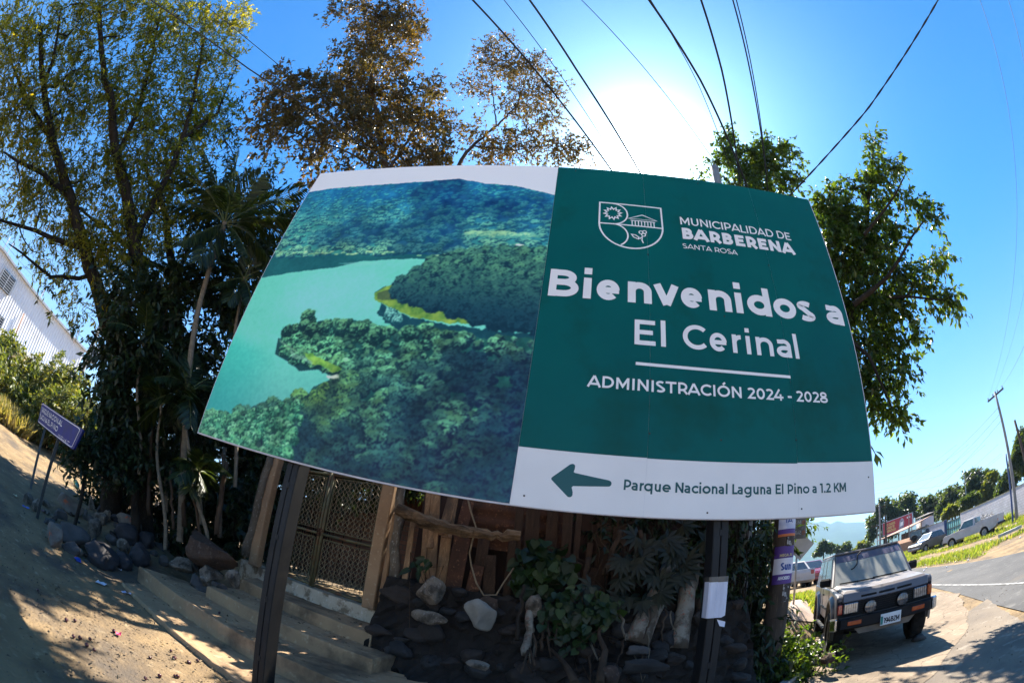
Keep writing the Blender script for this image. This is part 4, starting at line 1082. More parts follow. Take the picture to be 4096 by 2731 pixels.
wstone(1716, 2467, 4.85, 120, 48, 13, M_rk_pale, 'smooth oblong stone below the concrete block', .9)
wstone(1915, 2660, 4.30, 90, 42, 14, M_rk_pale, 'pale wedge stone lying at the foot of the wall', .1)
wstone(1955, 2420, 5.1, 80, 60, 15, M_rk_brown, 'brown stone behind the flat pale one', .5)
wstone(2585, 2660, 4.45, 200, 75, 16, M_rk_shadegrey, 'big squared grey block under the whitewashed trunks', .15)
wstone(2440, 2700, 4.35, 70, 70, 17, M_rk_brown, 'round brown stone among the roots', .8)
wstone(2560, 2600, 4.8, 80, 45, 18, M_rk_grey, 'flat stone between the two whitewashed trunks', .6)
wstone(2130, 2420, 5.0, 60, 85, 19, M_rk_pale, 'upright pale stone behind the rotten stake', .5)
# ------------------------------------------------------------------ vegetation
def tubes_np(paths, nside_thin=4):
    """paths: list of (P (m,3), r (m,)); returns V, F"""
    Vs, Fs, n = [], [], 0
    for P, r in paths:
        P = np.asarray(P, float); r = np.asarray(r, float); m = len(P)
        k = 8 if r[0] > .06 else (6 if r[0] > .02 else nside_thin if r[0] > .008 else 3)
        T = np.gradient(P, axis=0); T /= np.maximum(np.linalg.norm(T, axis=1, keepdims=True), 1e-9)
        ref = np.array([0.31, .95, 0.1]) if abs(T[0][2]) > .7 else np.array([0, 0.1, 1.0])
        u = np.cross(T, ref); u /= np.maximum(np.linalg.norm(u, axis=1, keepdims=True), 1e-9); v = np.cross(T, u)
        a = np.arange(k) * 2 * np.pi / k
        ring = P[:, None, :] + r[:, None, None] * (np.cos(a)[None, :, None] * u[:, None, :] + np.sin(a)[None, :, None] * v[:, None, :])
        Vs.append(ring.reshape(-1, 3))
        i, j = np.meshgrid(np.arange(m - 1), np.arange(k), indexing='ij'); i, j = i.ravel(), j.ravel()
        Fs.append(np.stack([i * k + j, i * k + (j + 1) % k, (i + 1) * k + (j + 1) % k, (i + 1) * k + j], 1) + n); n += m * k
    return np.concatenate(Vs), np.concatenate(Fs)
def leaves_np(base, dirn, nrm, L, W, rng, fold=.22, curl=.25):
    """pointed, folded, slightly curled blades: two quads each"""
    n = len(base); dirn = dirn / np.linalg.norm(dirn, axis=1, keepdims=True)
    side = np.cross(dirn, nrm); side /= np.maximum(np.linalg.norm(side, axis=1, keepdims=True), 1e-6); nn = np.cross(side, dirn)
    L, W = L[:, None], W[:, None]
    tip = base + dirn * L - nn * L * curl
    mid = base + dirn * L * .48 - nn * L * curl * .2
    a = mid + side * W / 2 + nn * W * fold; b = mid - side * W / 2 + nn * W * fold
    V = np.stack([base, a, tip, b, mid], 1).reshape(-1, 3)
    o5 = np.arange(n)[:, None] * 5
    F = np.concatenate([o5 + [0, 1, 2, 4][0:1] * 1, o5 + 1, o5 + 2, o5 + 4], 1)
    G = np.concatenate([o5 + 0, o5 + 4, o5 + 2, o5 + 3], 1)
    return V, np.concatenate([F, G])
def round_leaves(base, dirn, nrm, L, W, rng):
    n = len(base); dirn = dirn / np.linalg.norm(dirn, axis=1, keepdims=True)
    side = np.cross(dirn, nrm); side /= np.maximum(np.linalg.norm(side, axis=1, keepdims=True), 1e-6); nn = np.cross(side, dirn)
    V = []
    for a, b, c in ((.06, 0, 0), (-.06, .30, .05), (.12, .52, .10), (.45, .50, .07), (.78, .26, -.02), (1.05, 0, -.14), (.78, -.26, -.02), (.45, -.50, .07), (.12, -.52, .10), (-.06, -.30, .05)):
        V.append(base + dirn * (L * a)[:, None] + side * (W * b)[:, None] + nn * (W * c)[:, None])
    o_ = np.arange(n)[:, None] * 10
    return np.stack(V, 1).reshape(-1, 3), [np.concatenate([o_ + [0], o_ + [1], o_ + [2], o_ + [3], o_ + [4], o_ + [5]], 1), np.concatenate([o_ + [0], o_ + [5], o_ + [6], o_ + [7], o_ + [8], o_ + [9]], 1)]
def grow(trunks, pts, rng, tip=.006, power=.46, sag=.05, rmax=None):
    """trunks: list of polylines (m,4) xyz+radius; pts: attractors. Every attractor is joined to the nearest limb."""
    nodes = []; par = []; fixed = []
    paths = []
    for T in trunks:
        T = np.asarray(T, float); s = np.concatenate([[0], np.cumsum(np.linalg.norm(np.diff(T[:, :3], axis=0), axis=1))])
        k = max(4, int(s[-1] / .35)); t_ = np.linspace(0, s[-1], k)
        Q = np.stack([np.interp(t_, s, T[:, c]) for c in range(4)], 1)
        Q[1:-1, :3] += rng.normal(0, .025, (k - 2, 3))
        st = len(nodes)
        for i, q in enumerate(Q): nodes.append(q[:3]); par.append(st + i - 1 if i else -1); fixed.append(q[3])
    cap = len(nodes) + len(pts) * 9 + 10
    NP = np.zeros((cap, 3)); NP[:len(nodes)] = nodes; n = len(nodes)
    d0 = np.array([np.min(np.linalg.norm(NP[:n] - p, axis=1)) for p in pts]); order = np.argsort(d0)
    ends = []; segs = []
    low = np.zeros(cap); 
    for i in range(n): low[i] = 0
    for q in order:
        p = pts[q]; dv = p - NP[:n]; d = np.linalg.norm(dv, axis=1)
        cost = d * (1 + .9 * np.clip(-dv[:, 2] / np.maximum(d, 1e-6), 0, 1)) + low[:n] * .10
        j = int(np.argmin(cost)); L = d[j]
        k = max(2, min(8, int(L / .22))); prev = j
        bend = rng.normal(0, .07, 3) * L + np.array([0, 0, sag * L])
        for i in range(1, k + 1):
            t_ = i / k; NP[n] = NP[j] + (p - NP[j]) * t_ + bend * math.sin(math.pi * t_) + rng.normal(0, .012, 3) * (i < k)
            low[n] = low[j] + L * t_; par.append(prev); fixed.append(0); prev = n; n += 1
        ends.append(prev)
    cnt = np.zeros(n)
    for e in ends: cnt[e] += 1
    for i in range(n - 1, -1, -1):
        if par[i] >= 0 and par[i] < i: cnt[par[i]] += cnt[i]
    rad = tip * np.maximum(cnt, 1) ** power
    fx = np.array(fixed[:n]); 
    rad = np.where(fx > 0, fx, rad)
    for i in range(n):
        if fx[i] == 0: rad[i] = min(rad[i], rad[par[i]] * .85)
    kids = [[] for _ in range(n)]
    for i in range(n):
        if par[i] >= 0: kids[par[i]].append(i)
    done = np.zeros(n, bool); out = []
    for i in range(n):
        if done[i]: continue
        ch = [i] if par[i] < 0 else [par[i], i]; done[i] = True; c = i
        while True:
            ks = [k for k in kids[c] if not done[k]]
            if not ks: break
            k = max(ks, key=lambda t_: rad[t_] + (1 if fx[t_] > 0 else 0)); done[k] = True; ch.append(k); c = k
        if len(ch) > 1:
            r_ = rad[ch].copy()
            if par[i] >= 0: r_[0] = min(r_[0], r_[1] * 1.25)
            out.append((NP[ch], r_))
    return out, NP[ends] if ends else np.zeros((0, 3))
def disp(points, d):          # 2352-wide picture coordinates + distance to points
    return [at(x * 1.7415, y * 1.7415, d) for x, y in points]
def blobs3(bl, d, k=1.0):
    out = []
    for q in bl:
        x, y, r = q[:3]; dd = d + (q[3] if len(q) > 3 else 0)
        c = at(x * 1.7415, y * 1.7415, dd); out.append((c, r * 1.7415 / FPX * np.linalg.norm(c - O_) * k))
    return out
def fill(blobs, dens, rng, flat=.85, edge=.0):
    P = []
    for c, r in blobs:
        n = max(3, int(dens * r ** 2.2)); v = rng.normal(size=(n, 3)); v /= np.linalg.norm(v, axis=1, keepdims=True)
        P.append(c + v * (r * rng.uniform(edge, 1, n) ** .45)[:, None] * np.array([1, 1, flat]))
    return np.concatenate(P)
def foliage(ends, n_per, spread, L, W, rng, droop=.3, up=0.0, out_c=None, twig=.3, lvar=.35):
    """leaves along short twigs at every limb end; returns verts, faces, rnd, twig paths"""
    n = len(ends); bases = []; dirs = []; rnd = []; tw = []
    cen = ends.mean(0) if out_c is None else out_c
    for p in ends:
        shade = rng.uniform(0, 1)
        nt_ = max(1, int(n_per / 9))
        for _ in range(nt_):
            d = (p - cen) * .25 / max(.3, np.linalg.norm(p - cen)) + rng.normal(0, .6, 3) + np.array([0, 0, up - droop * .5]); d /= np.linalg.norm(d)
            l = twig * rng.uniform(.6, 1.4); k = 5
            t_ = np.linspace(0, 1, k)[:, None]; P = p + rng.normal(0, spread * .35, 3) + d * l * t_ - np.array([0, 0, droop * l * .5]) * t_ ** 2
            tw.append((P, np.linspace(.004, .0015, k)))
            m = max(2, int(rng.normal(9, 2))); s = rng.uniform(.1, 1.05, m); 
            B = p * 0 + np.stack([np.interp(s, t_[:, 0], P[:, c]) for c in range(3)], 1)
            dd = d * .55 + rng.normal(0, .55, (m, 3)) - np.array([0, 0, droop])
            bases.append(B); dirs.append(dd); rnd.append(np.clip(shade * .45 + rng.uniform(0, .55, m), 0, 1))
    B = np.concatenate(bases); D = np.concatenate(dirs); Rn = np.concatenate(rnd); m = len(B)
    N = rng.normal(0, .6, (m, 3)) + np.array([0, 0, .8])
    sc = 1 + rng.uniform(-lvar, lvar, m)
    V, F = leaves_np(B, D, N, L * sc, W * sc, rng)
    return V, F, Rn, tw
def make_tree(name, label, cat, trunks, blobs, dens, n_per, L, W, lm, bark, seed, droop=.3, up=0., twig=.3, spread=.3, tip=.006, group=None, sag=.05, flat=.85, leafname='crown', power=.46, edge=0.0):
    rng = np.random.default_rng(seed); pts = fill(blobs, dens, rng, flat, edge)
    paths, ends = grow(trunks, pts, rng, tip, sag=sag, power=power)
    V, F, Rn, tw = foliage(ends, n_per, spread, L, W, rng, droop, up, twig=twig)
    org = np.asarray(trunks[0][0][:3], float)
    t = thing(name, label, cat, org, 0, group)
    tv, tf = tubes_np(paths + tw)
    obj('trunk', fast_mesh('trunk', tv - org, tf, bark, smooth=True), t)
    nl = len(Rn); at_ = np.concatenate([Rn, Rn])
    obj(leafname, fast_mesh(leafname, V - org, F, lm, attr={'rnd': ('FACE', at_)}), t)
    return t
def trunk_px(pts, d, r0, r1, root=None):
    P = disp(pts, d) if np.isscalar(d) else [at(x * 1.7415, y * 1.7415, dd) for (x, y), dd in zip(pts, d)]
    if root is not None: P = [np.array(root, float)] + P
    n = len(P); return np.array([[*p, r0 + (r1 - r0) * i / (n - 1)] for i, p in enumerate(P)])

LM_willow = leaf_mat('narrow_leaves', [(0, (.035, .048, .008)), (.4, (.075, .095, .012)), (.75, (.16, .17, .018)), (1, (.26, .21, .03))], .58, tcol=(3.4, 2.7, .5, 1))
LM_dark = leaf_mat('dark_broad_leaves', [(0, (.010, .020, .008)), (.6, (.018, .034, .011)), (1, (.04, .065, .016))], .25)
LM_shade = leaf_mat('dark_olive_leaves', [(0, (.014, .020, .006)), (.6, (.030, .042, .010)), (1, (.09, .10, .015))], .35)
LM_brown = leaf_mat('russet_leaves', [(0, (.032, .034, .013)), (.4, (.060, .055, .017)), (.75, (.095, .066, .018)), (.93, (.14, .10, .02)), (1, (.30, .17, .03))], .42, tcol=(2.2, 1.7, .7, 1))
LM_ficus = leaf_mat('glossy_fig_leaves', [(0, (.028, .050, .010)), (.6, (.05, .085, .014)), (1, (.11, .14, .02))], .42, rough=.32, tcol=(2.6, 2.5, .7, 1))
LM_palm = leaf_mat('palm_leaflets', [(0, (.012, .022, .006)), (.6, (.022, .038, .009)), (1, (.06, .075, .014))], .35, rough=.4)
M_trunk_dark = mat('dark_bark', (.036, .028, .021, 1), (.02, .016, .013, 1), 8, rough=.95, spec=.12, bump=.02, bscale=22, c3=(.06, .052, .042, 1), stretch=(1, 1, .4))
M_trunk_brown = mat('brown_bark', (.07, .046, .03, 1), (.04, .028, .02, 1), 8, rough=.95, spec=.15, bump=.015, bscale=24, stretch=(1, 1, .4))

# two tall willowy trees at the left
ra = at(545, 1700, 9.6); ra[2] = H(ra[0], ra[1]) - .1
tA = [trunk_px([(285, 850), (262, 780), (235, 690), (195, 570), (160, 440), (120, 320), (98, 200), (95, 60)], 9.6, .26, .05, ra),
      trunk_px([(195, 570), (120, 545), (50, 520), (-30, 500)], 9.6, .07, .02),
      trunk_px([(160, 440), (90, 395), (10, 350)], [9.6, 9.3, 9.0], .08, .02),
      trunk_px([(120, 320), (60, 230), (20, 120)], [9.6, 9.9, 10.2], .08, .02),
      trunk_px([(98, 200), (130, 120), (140, 20)], [9.6, 9.4, 9.2], .06, .02),
      trunk_px([(215, 630), (130, 640), (70, 600), (20, 560)], [9.6, 9.3, 9.0, 8.9], .05, .012)]
bA = blobs3([(50, 50, 100), (120, 150, 110), (40, 240, 90), (180, 50, 100), (150, 290, 85), (120, 380, 70), (60, 420, 65, -.3), (130, 500, 62), (200, 420, 70), (-40, 130, 110), (-40, 330, 90), (215, 200, 90), (150, 640, 42), (190, 720, 42), (60, 330, 60), (215, 560, 60), (110, 590, 38), (20, 500, 40), (60, 560, 30), (100, 470, 45), (170, 560, 45)], 9.6)
make_tree('willowy_tree', 'tall tree with narrow leaves leaning left over the dirt street', 'tree', tA, bA, 42, 70, .115, .036, LM_willow, M_trunk_dark, 41, droop=.18, up=.1, twig=.34, spread=.42, tip=.0075)
rb = at(690, 1700, 9.2); rb[2] = H(rb[0], rb[1]) - .1
tB = [trunk_px([(352, 760), (330, 650), (312, 560), (290, 450), (268, 360), (258, 260), (235, 140), (228, 20)], 9.2, .24, .05, rb),
      trunk_px([(312, 560), (370, 440), (420, 320), (450, 200), (470, 90)], [9.2, 9.0, 8.8, 8.8, 8.9], .10, .03),
      trunk_px([(268, 360), (320, 250), (350, 120), (370, 10)], [9.2, 9.4, 9.6, 9.8], .08, .03),
      trunk_px([(420, 320), (500, 260), (545, 150)], [8.8, 8.9, 9.0], .05, .015)]
bB = blobs3([(290, 40, 90), (390, 50, 85), (470, 45, 65), (535, 40, 45), (565, 30, 22), (545, 75, 25), (350, 150, 95), (450, 140, 75), (520, 130, 42), (300, 270, 95), (400, 260, 85), (475, 235, 50), (290, 400, 95), (385, 380, 85), (450, 340, 50), (330, 520, 90), (250, 560, 80), (410, 480, 60), (285, 650, 80), (505, 190, 35), (520, 260, 35), (470, 290, 50)], 9.2)
make_tree('willowy_tree', 'tall forked tree with yellow green narrow leaves between the leaning tree and the palm', 'tree', tB, bB, 42, 70, .115, .036, LM_willow, M_trunk_dark, 42, droop=.12, up=.15, twig=.32, spread=.42, tip=.0075)
# dense tree closing the gap behind them
rh = np.array([-6.2, 12.2, .8])
bH = [(np.array(c, float), r) for c, r in (((-6.2, 12.0, 4.2), 1.7), ((-5.0, 12.2, 5.6), 1.6), ((-7.4, 12.0, 5.6), 1.7), ((-6.0, 11.6, 7.0), 1.5), ((-8.2, 11.0, 4.0), 1.6), ((-4.6, 11.4, 4.0), 1.5), ((-7.2, 10.8, 7.4), 1.3), ((-9.4, 10.4, 5.2), 1.5), ((-5.4, 10.6, 2.6), 1.4), ((-8.8, 10.0, 2.6), 1.5), ((-4.4, 10.4, 5.8), 1.2))]
tH = [np.array([[*rh, .22], [-6.2, 12.1, 3, .18], [-6.1, 12, 5.5, .1]])]
make_tree('dense_shrub_tree', 'dark tree crown filling the gap behind the two willowy trees', 'tree', tH, bH, 20, 60, .17, .07, LM_dark, M_trunk_dark, 49, droop=.35, twig=.4, spread=.5)
# unseen crown added to shade yard and dirt, its hole shaping the sun patch
hole = [(-.85, 9.1), (-2.1, 8.3), (-3.0, 6.4), (-1.1, 6.3), (-.75, 7.9)]
rS = np.array([-.9, 9.0, .8]); bS = []; q_ = np.random.default_rng(3)
for x in np.arange(-8.6, .9, .72):
    for z in np.arange(3.3, 10.6, .72):
        xx, zz = x + q_.uniform(-.25, .25), z + q_.uniform(-.25, .25)
        hx, hz_ = np.array([xx + d for d in (-.7, 0, .7, 0, 0, .5, -.5)]), np.array([zz + d for d in (0, -.7, 0, .7, 0, .5, -.5)])
        if inpoly(hx, hz_, hole).any() or q_.uniform() < .05: continue
        bS.append((np.array([xx, 8.3 + q_.uniform(-.5, .7), zz]), .52))
tS = [np.array([[*rS, .24], [-1.2, 8.9, 3, .2], [-2.2, 8.6, 5.4, .13], [-3.0, 8.4, 8.5, .05]]), np.array([[-1.6, 8.8, 4.0, .12], [-4.0, 8.5, 5.2, .08], [-7.0, 8.4, 6.2, .03]])]
make_tree('added_shade_tree', 'unseen dark crown added behind the lake print to shade the gate and yard', 'tree', tS, bS, 40, 66, .19, .085, LM_dark, M_trunk_dark, 50, droop=.35, twig=.35, spread=.4)
# dark undergrowth beneath
rc = at(600, 1900, 8.4); rc[2] = H(rc[0], rc[1]) - .1
tC = [trunk_px([(330, 960), (320, 860), (300, 760), (280, 680)], 8.6, .10, .03, rc), trunk_px([(330, 960), (400, 860), (440, 760)], 8.6, .06, .02), trunk_px([(320, 860), (240, 800), (210, 760)], 8.6, .05, .02)]
bC = blobs3([(300, 720, 85), (390, 690, 80), (470, 640, 70), (260, 810, 65), (340, 830, 95), (430, 800, 90), (250, 900, 62), (300, 960, 80), (400, 930, 90), (470, 890, 60), (240, 1000, 45), (520, 700, 60, .6), (560, 600, 60, .8), (580, 520, 50, 1.0), (480, 540, 60, 1.0), (600, 440, 40, 1.2), (500, 450, 60, .9)], 8.5)
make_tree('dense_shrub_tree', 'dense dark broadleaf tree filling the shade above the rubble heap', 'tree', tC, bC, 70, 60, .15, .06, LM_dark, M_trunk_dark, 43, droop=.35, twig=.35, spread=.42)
rc2 = at(330, 1930, 8.2); rc2[2] = H(rc2[0], rc2[1]) - .05
tC2 = [trunk_px([(205, 1050), (215, 1000)], 8.2, .04, .02, rc2)]
bC2 = blobs3([(180, 1060, 38), (220, 1040, 45), (260, 1070, 50), (310, 1060, 50), (370, 1060, 50), (160, 1030, 22), (430, 1080, 45), (300, 1020, 60)], 8.2)
make_tree('leafy_shrub', 'low dark shrub growing behind the blue road sign legs', 'shrub', tC2, bC2, 120, 50, .12, .05, LM_dark, M_trunk_dark, 44, droop=.2, twig=.28, spread=.3)

rv = np.array([-6.9, 8.4, .6])
tV = [np.array([[*rv, .2], *[[*p, r] for p, r in zip(disp([(400, 640), (380, 480), (330, 380)], 10.6), (.13, .09, .03))]]), trunk_px([(400, 640), (480, 480), (540, 380)], [10.6, 10.4, 10.2], .07, .02), trunk_px([(400, 640), (240, 520), (120, 430)], [10.6, 10.8, 11], .07, .02)]
bV = blobs3([(350, 430, 75), (430, 390, 65), (500, 350, 50), (545, 430, 55), (260, 350, 60), (160, 430, 62), (100, 330, 48), (310, 560, 85), (205, 590, 60), (420, 520, 75), (560, 500, 45), (180, 500, 50), (70, 470, 32), (350, 300, 50), (440, 280, 45), (250, 250, 45), (120, 640, 25), (600, 400, 35), (520, 270, 35), (60, 230, 40), (160, 250, 40)], 10.6)
make_tree('dark_leaved_tree', 'dark leaved tree standing behind the two willowy trees and the slender palm', 'tree', tV, bV, 24, 46, .15, .05, LM_shade, M_trunk_dark, 52, droop=.2, up=.1, twig=.36, spread=.42)
# palms
def palm(name, label, base, crown, fronds, seed, r0=.06, r1=.045, flen=1.9, leaf=.42, lm=LM_palm, group=None, lw=.032, trunk_mat=None, stem=True, density=46):
    rng = np.random.default_rng(seed); base, crown = np.array(base), np.array(crown)
    t = thing(name, label, 'palm', base, 0, group)
    if stem:
        P = np.array([base + (crown - base) * k / 14 + np.array([.05, .03, 0]) * math.sin(k * .5) for k in range(15)]); P[-1] = crown
        rr = np.linspace(r0, r1, 15); 
        P2 = np.repeat(P, 2, 0); P2[1::2] += (crown - base) / 14 * .12; r2 = np.repeat(rr, 2); r2[0::2] *= 1.12
        tv, tf = tubes_np([(P2, r2)]); obj('trunk', fast_mesh('trunk', tv - base, tf, trunk_mat or M_palmtrunk, smooth=True), t)
    for f in fronds:
        tip = np.array(f); n = 16; s = np.linspace(0, 1, n); L = np.linalg.norm(tip - crown); hz = (tip - crown) * np.array([1, 1, 0])
        up = .22 * L * max(.25, 1 - abs(tip[2] - crown[2]) / L)
        P = crown + (tip - crown) * s[:, None] + np.array([0, 0, 1.0]) * (up * 4 * s * (1 - s) * (1 - .3 * s))[:, None]
        T = np.gradient(P, axis=0); T /= np.linalg.norm(T, axis=1, keepdims=True)
        k = density; sk = np.linspace(.14, .99, k); B = np.stack([np.interp(sk, s, P[:, c]) for c in range(3)], 1); TT = np.stack([np.interp(sk, s, T[:, c]) for c in range(3)], 1)
        side = np.cross(TT, [0, 0, 1.0]); side /= np.maximum(np.linalg.norm(side, axis=1, keepdims=True), 1e-6)
        lens = leaf * (.35 + .65 * np.sin(np.pi * np.clip(sk * 1.02, 0, 1) ** .8) ** .7)
        BB = np.concatenate([B, B]); SS = np.concatenate([side, -side]); T2 = np.concatenate([TT, TT]); LL = np.concatenate([lens, lens]) * rng.uniform(.85, 1.1, 2 * k)
        D = SS * .8 + T2 * .75 + rng.normal(0, .07, (2 * k, 3)) - np.array([0, 0, .22])
        Nn = np.cross(SS, T2) * np.sign(np.cross(SS, T2)[:, 2:3] + 1e-6)
        V, F = leaves_np(BB, D, Nn + rng.normal(0, .12, (2 * k, 3)), LL, np.full(2 * k, lw), rng, fold=.15, curl=.22)
        fr = obj('frond', fast_mesh('frond', V - base, F, lm, attr={'rnd': ('FACE', np.tile(rng.uniform(0, 1, 2 * k), 2))}), t)
        sv, sf = tubes_np([(P, np.linspace(.014, .003, n))]); obj('stalk', fast_mesh('stalk', sv - base, sf, M_palmstalk, smooth=True), fr)
    return t
M_palmtrunk = mat('ringed_palm_trunk', (.20, .16, .11, 1), (.13, .105, .075, 1), 6, rough=.9, bump=.008, bscale=30, stretch=(.4, .4, 5))
M_palmstalk = mat('green_palm_stalk', (.10, .12, .03, 1), (.08, .09, .03, 1), 4, rough=.5)
pc = at(515 * 1.7415, 515 * 1.7415, 7.6); pb = at(438 * 1.7415, 840 * 1.7415, 7.6); pb2 = pb + (pb - pc) * 1.05; 
tips = [(700, 430, 7.0), (672, 505, 7.2), (655, 545, 7.5), (600, 400, 7.3), (545, 350, 7.6), (470, 355, 7.9), (420, 400, 7.8), (395, 470, 7.5), (410, 560, 7.2), (455, 600, 7.0), (570, 590, 6.9), (640, 455, 8.2), (520, 420, 6.6), (620, 600, 7.4)]
palm('slender_palm', 'slender palm with a bare ringed stem beside the upper left corner of the billboard', pb2, pc, [at(x * 1.7415, y * 1.7415, d) for x, y, d in tips], 51, flen=2, leaf=.5, density=54)
def areca(label, bx, by, d, cx, cy, spreadpx, nf, seed, lm=LM_dark):
    b = at(bx * 1.7415, by * 1.7415, d); b[2] = max(H(b[0], b[1]) - .05, b[2] - .6); c = at(cx * 1.7415, cy * 1.7415, d)
    rng = np.random.default_rng(seed); tp = []
    for k in range(nf):
        a = 2 * math.pi * k / nf + rng.uniform(-.25, .25); rr = spreadpx * rng.uniform(.75, 1.15)
        tp.append(at((cx + rr * math.cos(a)) * 1.7415, (cy - rr * math.sin(a) * .85) * 1.7415, d + rng.uniform(-.7, .5)))
    palm('areca_palm', label, b, c, tp, seed, r0=.035, r1=.025, leaf=.34, lm=lm, group='shaded palms under the trees', density=34)
areca('shaded feather palm high above the rubble left of the slender stem', 340, 1010, 8.0, 330, 790, 100, 10, 61, LM_dark)
areca('shaded feather palm leaning against the billboard edge', 480, 1120, 7.4, 430, 900, 95, 9, 62, LM_dark)
areca('small feather palm just below the lower left corner of the billboard', 490, 1180, 7.2, 455, 1085, 60, 9, 63, LM_palm)
areca('small feather palm above the grey mossy stone', 395, 1180, 7.6, 370, 930, 80, 8, 64, LM_palm)
areca('feather palm in the dark gap between the two trees', 400, 1100, 8.3, 390, 660, 90, 9, 65, LM_dark)
areca('feather palm hugging the left edge of the billboard', 560, 1040, 7.8, 560, 640, 85, 9, 66, LM_dark)
for k, (x0, y0, x1, y1, d, r) in enumerate(((505, 1190, 520, 1060, 7.0, .045), (405, 1180, 392, 1080, 7.4, .03), (470, 1200, 440, 1110, 7.2, .03), (430, 1175, 420, 1000, 7.6, .05), (350, 1150, 350, 980, 7.9, .04))):
    b = at(x0 * 1.7415, y0 * 1.7415, d); b[2] -= .25
    tapered('bamboo_stem', b, at(x1 * 1.7415, y1 * 1.7415, d + .1), r, r * .8, M_trunk_brown, ['stout dry stem nearest the lower left billboard corner', 'thin dry stem under the shaded palms', 'crooked dry stem between the shaded palms', 'thick brown stem below the slender palm', 'dry stem at the back of the rubble heap'][k], 'stem', jit=.06)

# russet tree and its sparse neighbour
rd = at(900 * 1.7415, 700 * 1.7415, 11.5); rd[2] = .8
tD = [trunk_px([(888, 400), (872, 300), (858, 230), (850, 120), (865, 20)], 11.5, .16, .05, rd), trunk_px([(888, 400), (960, 290), (985, 200)], 11.5, .07, .02), trunk_px([(872, 300), (780, 240), (700, 200)], 11.5, .06, .02), trunk_px([(888, 400), (800, 350), (660, 300)], 11.5, .05, .02)]
bD = blobs3([(870, 40, 70), (905, 110, 65), (840, 120, 60), (940, 60, 45), (800, 180, 55), (870, 210, 80), (730, 215, 55), (790, 270, 70), (680, 190, 40), (640, 180, 32), (630, 230, 50), (690, 260, 50), (930, 250, 75), (990, 210, 35), (740, 330, 60), (850, 320, 75), (940, 350, 70), (660, 300, 45), (1020, 280, 40), (600, 280, 40), (610, 330, 40), (1000, 350, 55), (770, 20, 28), (760, 420, 70), (850, 430, 70), (800, 500, 80), (730, 500, 60)], 11.5)
make_tree('russet_tree', 'russet leaved tree standing behind the printed lake half of the billboard', 'tree', tD, bD, 24, 62, .17, .085, LM_brown, M_trunk_brown, 45, droop=.25, twig=.5, spread=.55, tip=.009)
re_ = at(1010 * 1.7415, 700 * 1.7415, 12.5); re_[2] = .8
tE = [trunk_px([(1045, 390), (1085, 335), (1140, 290), (1190, 240), (1215, 150)], 12.5, .11, .02, re_), trunk_px([(1140, 290), (1130, 200), (1120, 130)], 12.5, .04, .012), trunk_px([(1085, 335), (1180, 345), (1280, 330)], 12.5, .05, .012)]
bE = blobs3([(1130, 130, 45), (1180, 150, 45), (1230, 150, 35), (1250, 205, 45), (1110, 200, 38), (1190, 220, 50), (1250, 270, 45), (1300, 330, 38), (1330, 350, 25), (1210, 320, 55), (1130, 340, 55), (1080, 300, 32), (1270, 350, 40), (1160, 90, 20)], 12.5)
make_tree('sparse_tree', 'thin half bare tree with an arching limb right of the russet tree', 'tree', tE, bE, 25, 50, .15, .08, LM_brown, M_trunk_brown, 46, droop=.25, twig=.65, spread=.5, tip=.006)

# fig trees at the right
rf_ = np.array([3.9, 8.6, .15])
tG = [np.array([[*rf_, .16], [4.05, 8.6, 1.5, .14], [4.4, 8.5, 3.0, .12], [*at(1960 * 1.7415, 700 * 1.7415, 9.0), .09], [*at(1985 * 1.7415, 540 * 1.7415, 9.0), .06], [*at(2008 * 1.7415, 330 * 1.7415, 9.0), .015]]),
      trunk_px([(1960, 700), (2050, 620), (2120, 510)], 7.6, .06, .015), trunk_px([(1960, 700), (2060, 680), (2170, 690)], [9.0, 8.8, 8.7], .06, .012), trunk_px([(1985, 540), (2040, 470), (2080, 400)], 7.6, .04, .012),
      trunk_px([(1950, 780), (2020, 850), (2050, 940)], 7.6, .05, .012)]
bG = blobs3([(2008, 322, 11), (2010, 348, 15), (2006, 378, 20), (2012, 408, 24), (2003, 442, 32), (1925, 432, 15), (1905, 446, 16), (1945, 442, 17), (1975, 436, 18), (2040, 388, 11), (2062, 382, 9), (2045, 432, 18), (2075, 462, 15), (2100, 473, 13), (2125, 492, 11), (2138, 506, 8),
             (1955, 498, 42), (2010, 500, 36), (1965, 565, 46), (2022, 570, 44), (2062, 545, 25), (2000, 640, 50), (2060, 642, 36), (2095, 622, 20), (2120, 626, 15), (2145, 611, 11), (2162, 596, 9), (2110, 672, 20), (2140, 682, 15), (2170, 690, 12), (2190, 686, 8), (2010, 710, 50), (2060, 716, 28), (2090, 742, 17), (2105, 766, 9),
             (2010, 780, 40), (2050, 782, 26), (2074, 812, 13), (2018, 842, 32), (2050, 852, 18), (2068, 866, 9), (2018, 892, 20), (2032, 922, 15), (2050, 946, 11), (2064, 958, 8), (2008, 942, 10), (2003, 902, 16), (1900, 600, 55, .2), (1900, 720, 55, .2), (1920, 840, 45, .2), (1900, 480, 40), (1915, 540, 42), (1930, 620, 42), (1945, 700, 42), (1960, 780, 38), (1975, 850, 28), (1985, 910, 20), (1880, 470, 25)], 9.0)
make_tree('fig_tree', 'glossy leaved fig tree spilling out past the right edge of the billboard', 'tree', tG, bG, 105, 60, .135, .068, LM_ficus, M_trunk_dark, 47, droop=.7, up=.5, twig=.36, spread=.22, edge=.1)
tF = [np.array([[2.4, 8.2, .2, .13], [2.5, 8.2, 3.5, .10], [*at(1745 * 1.7415, 520 * 1.7415, 8.2), .06], [*at(1730 * 1.7415, 380 * 1.7415, 8.2), .02]])]
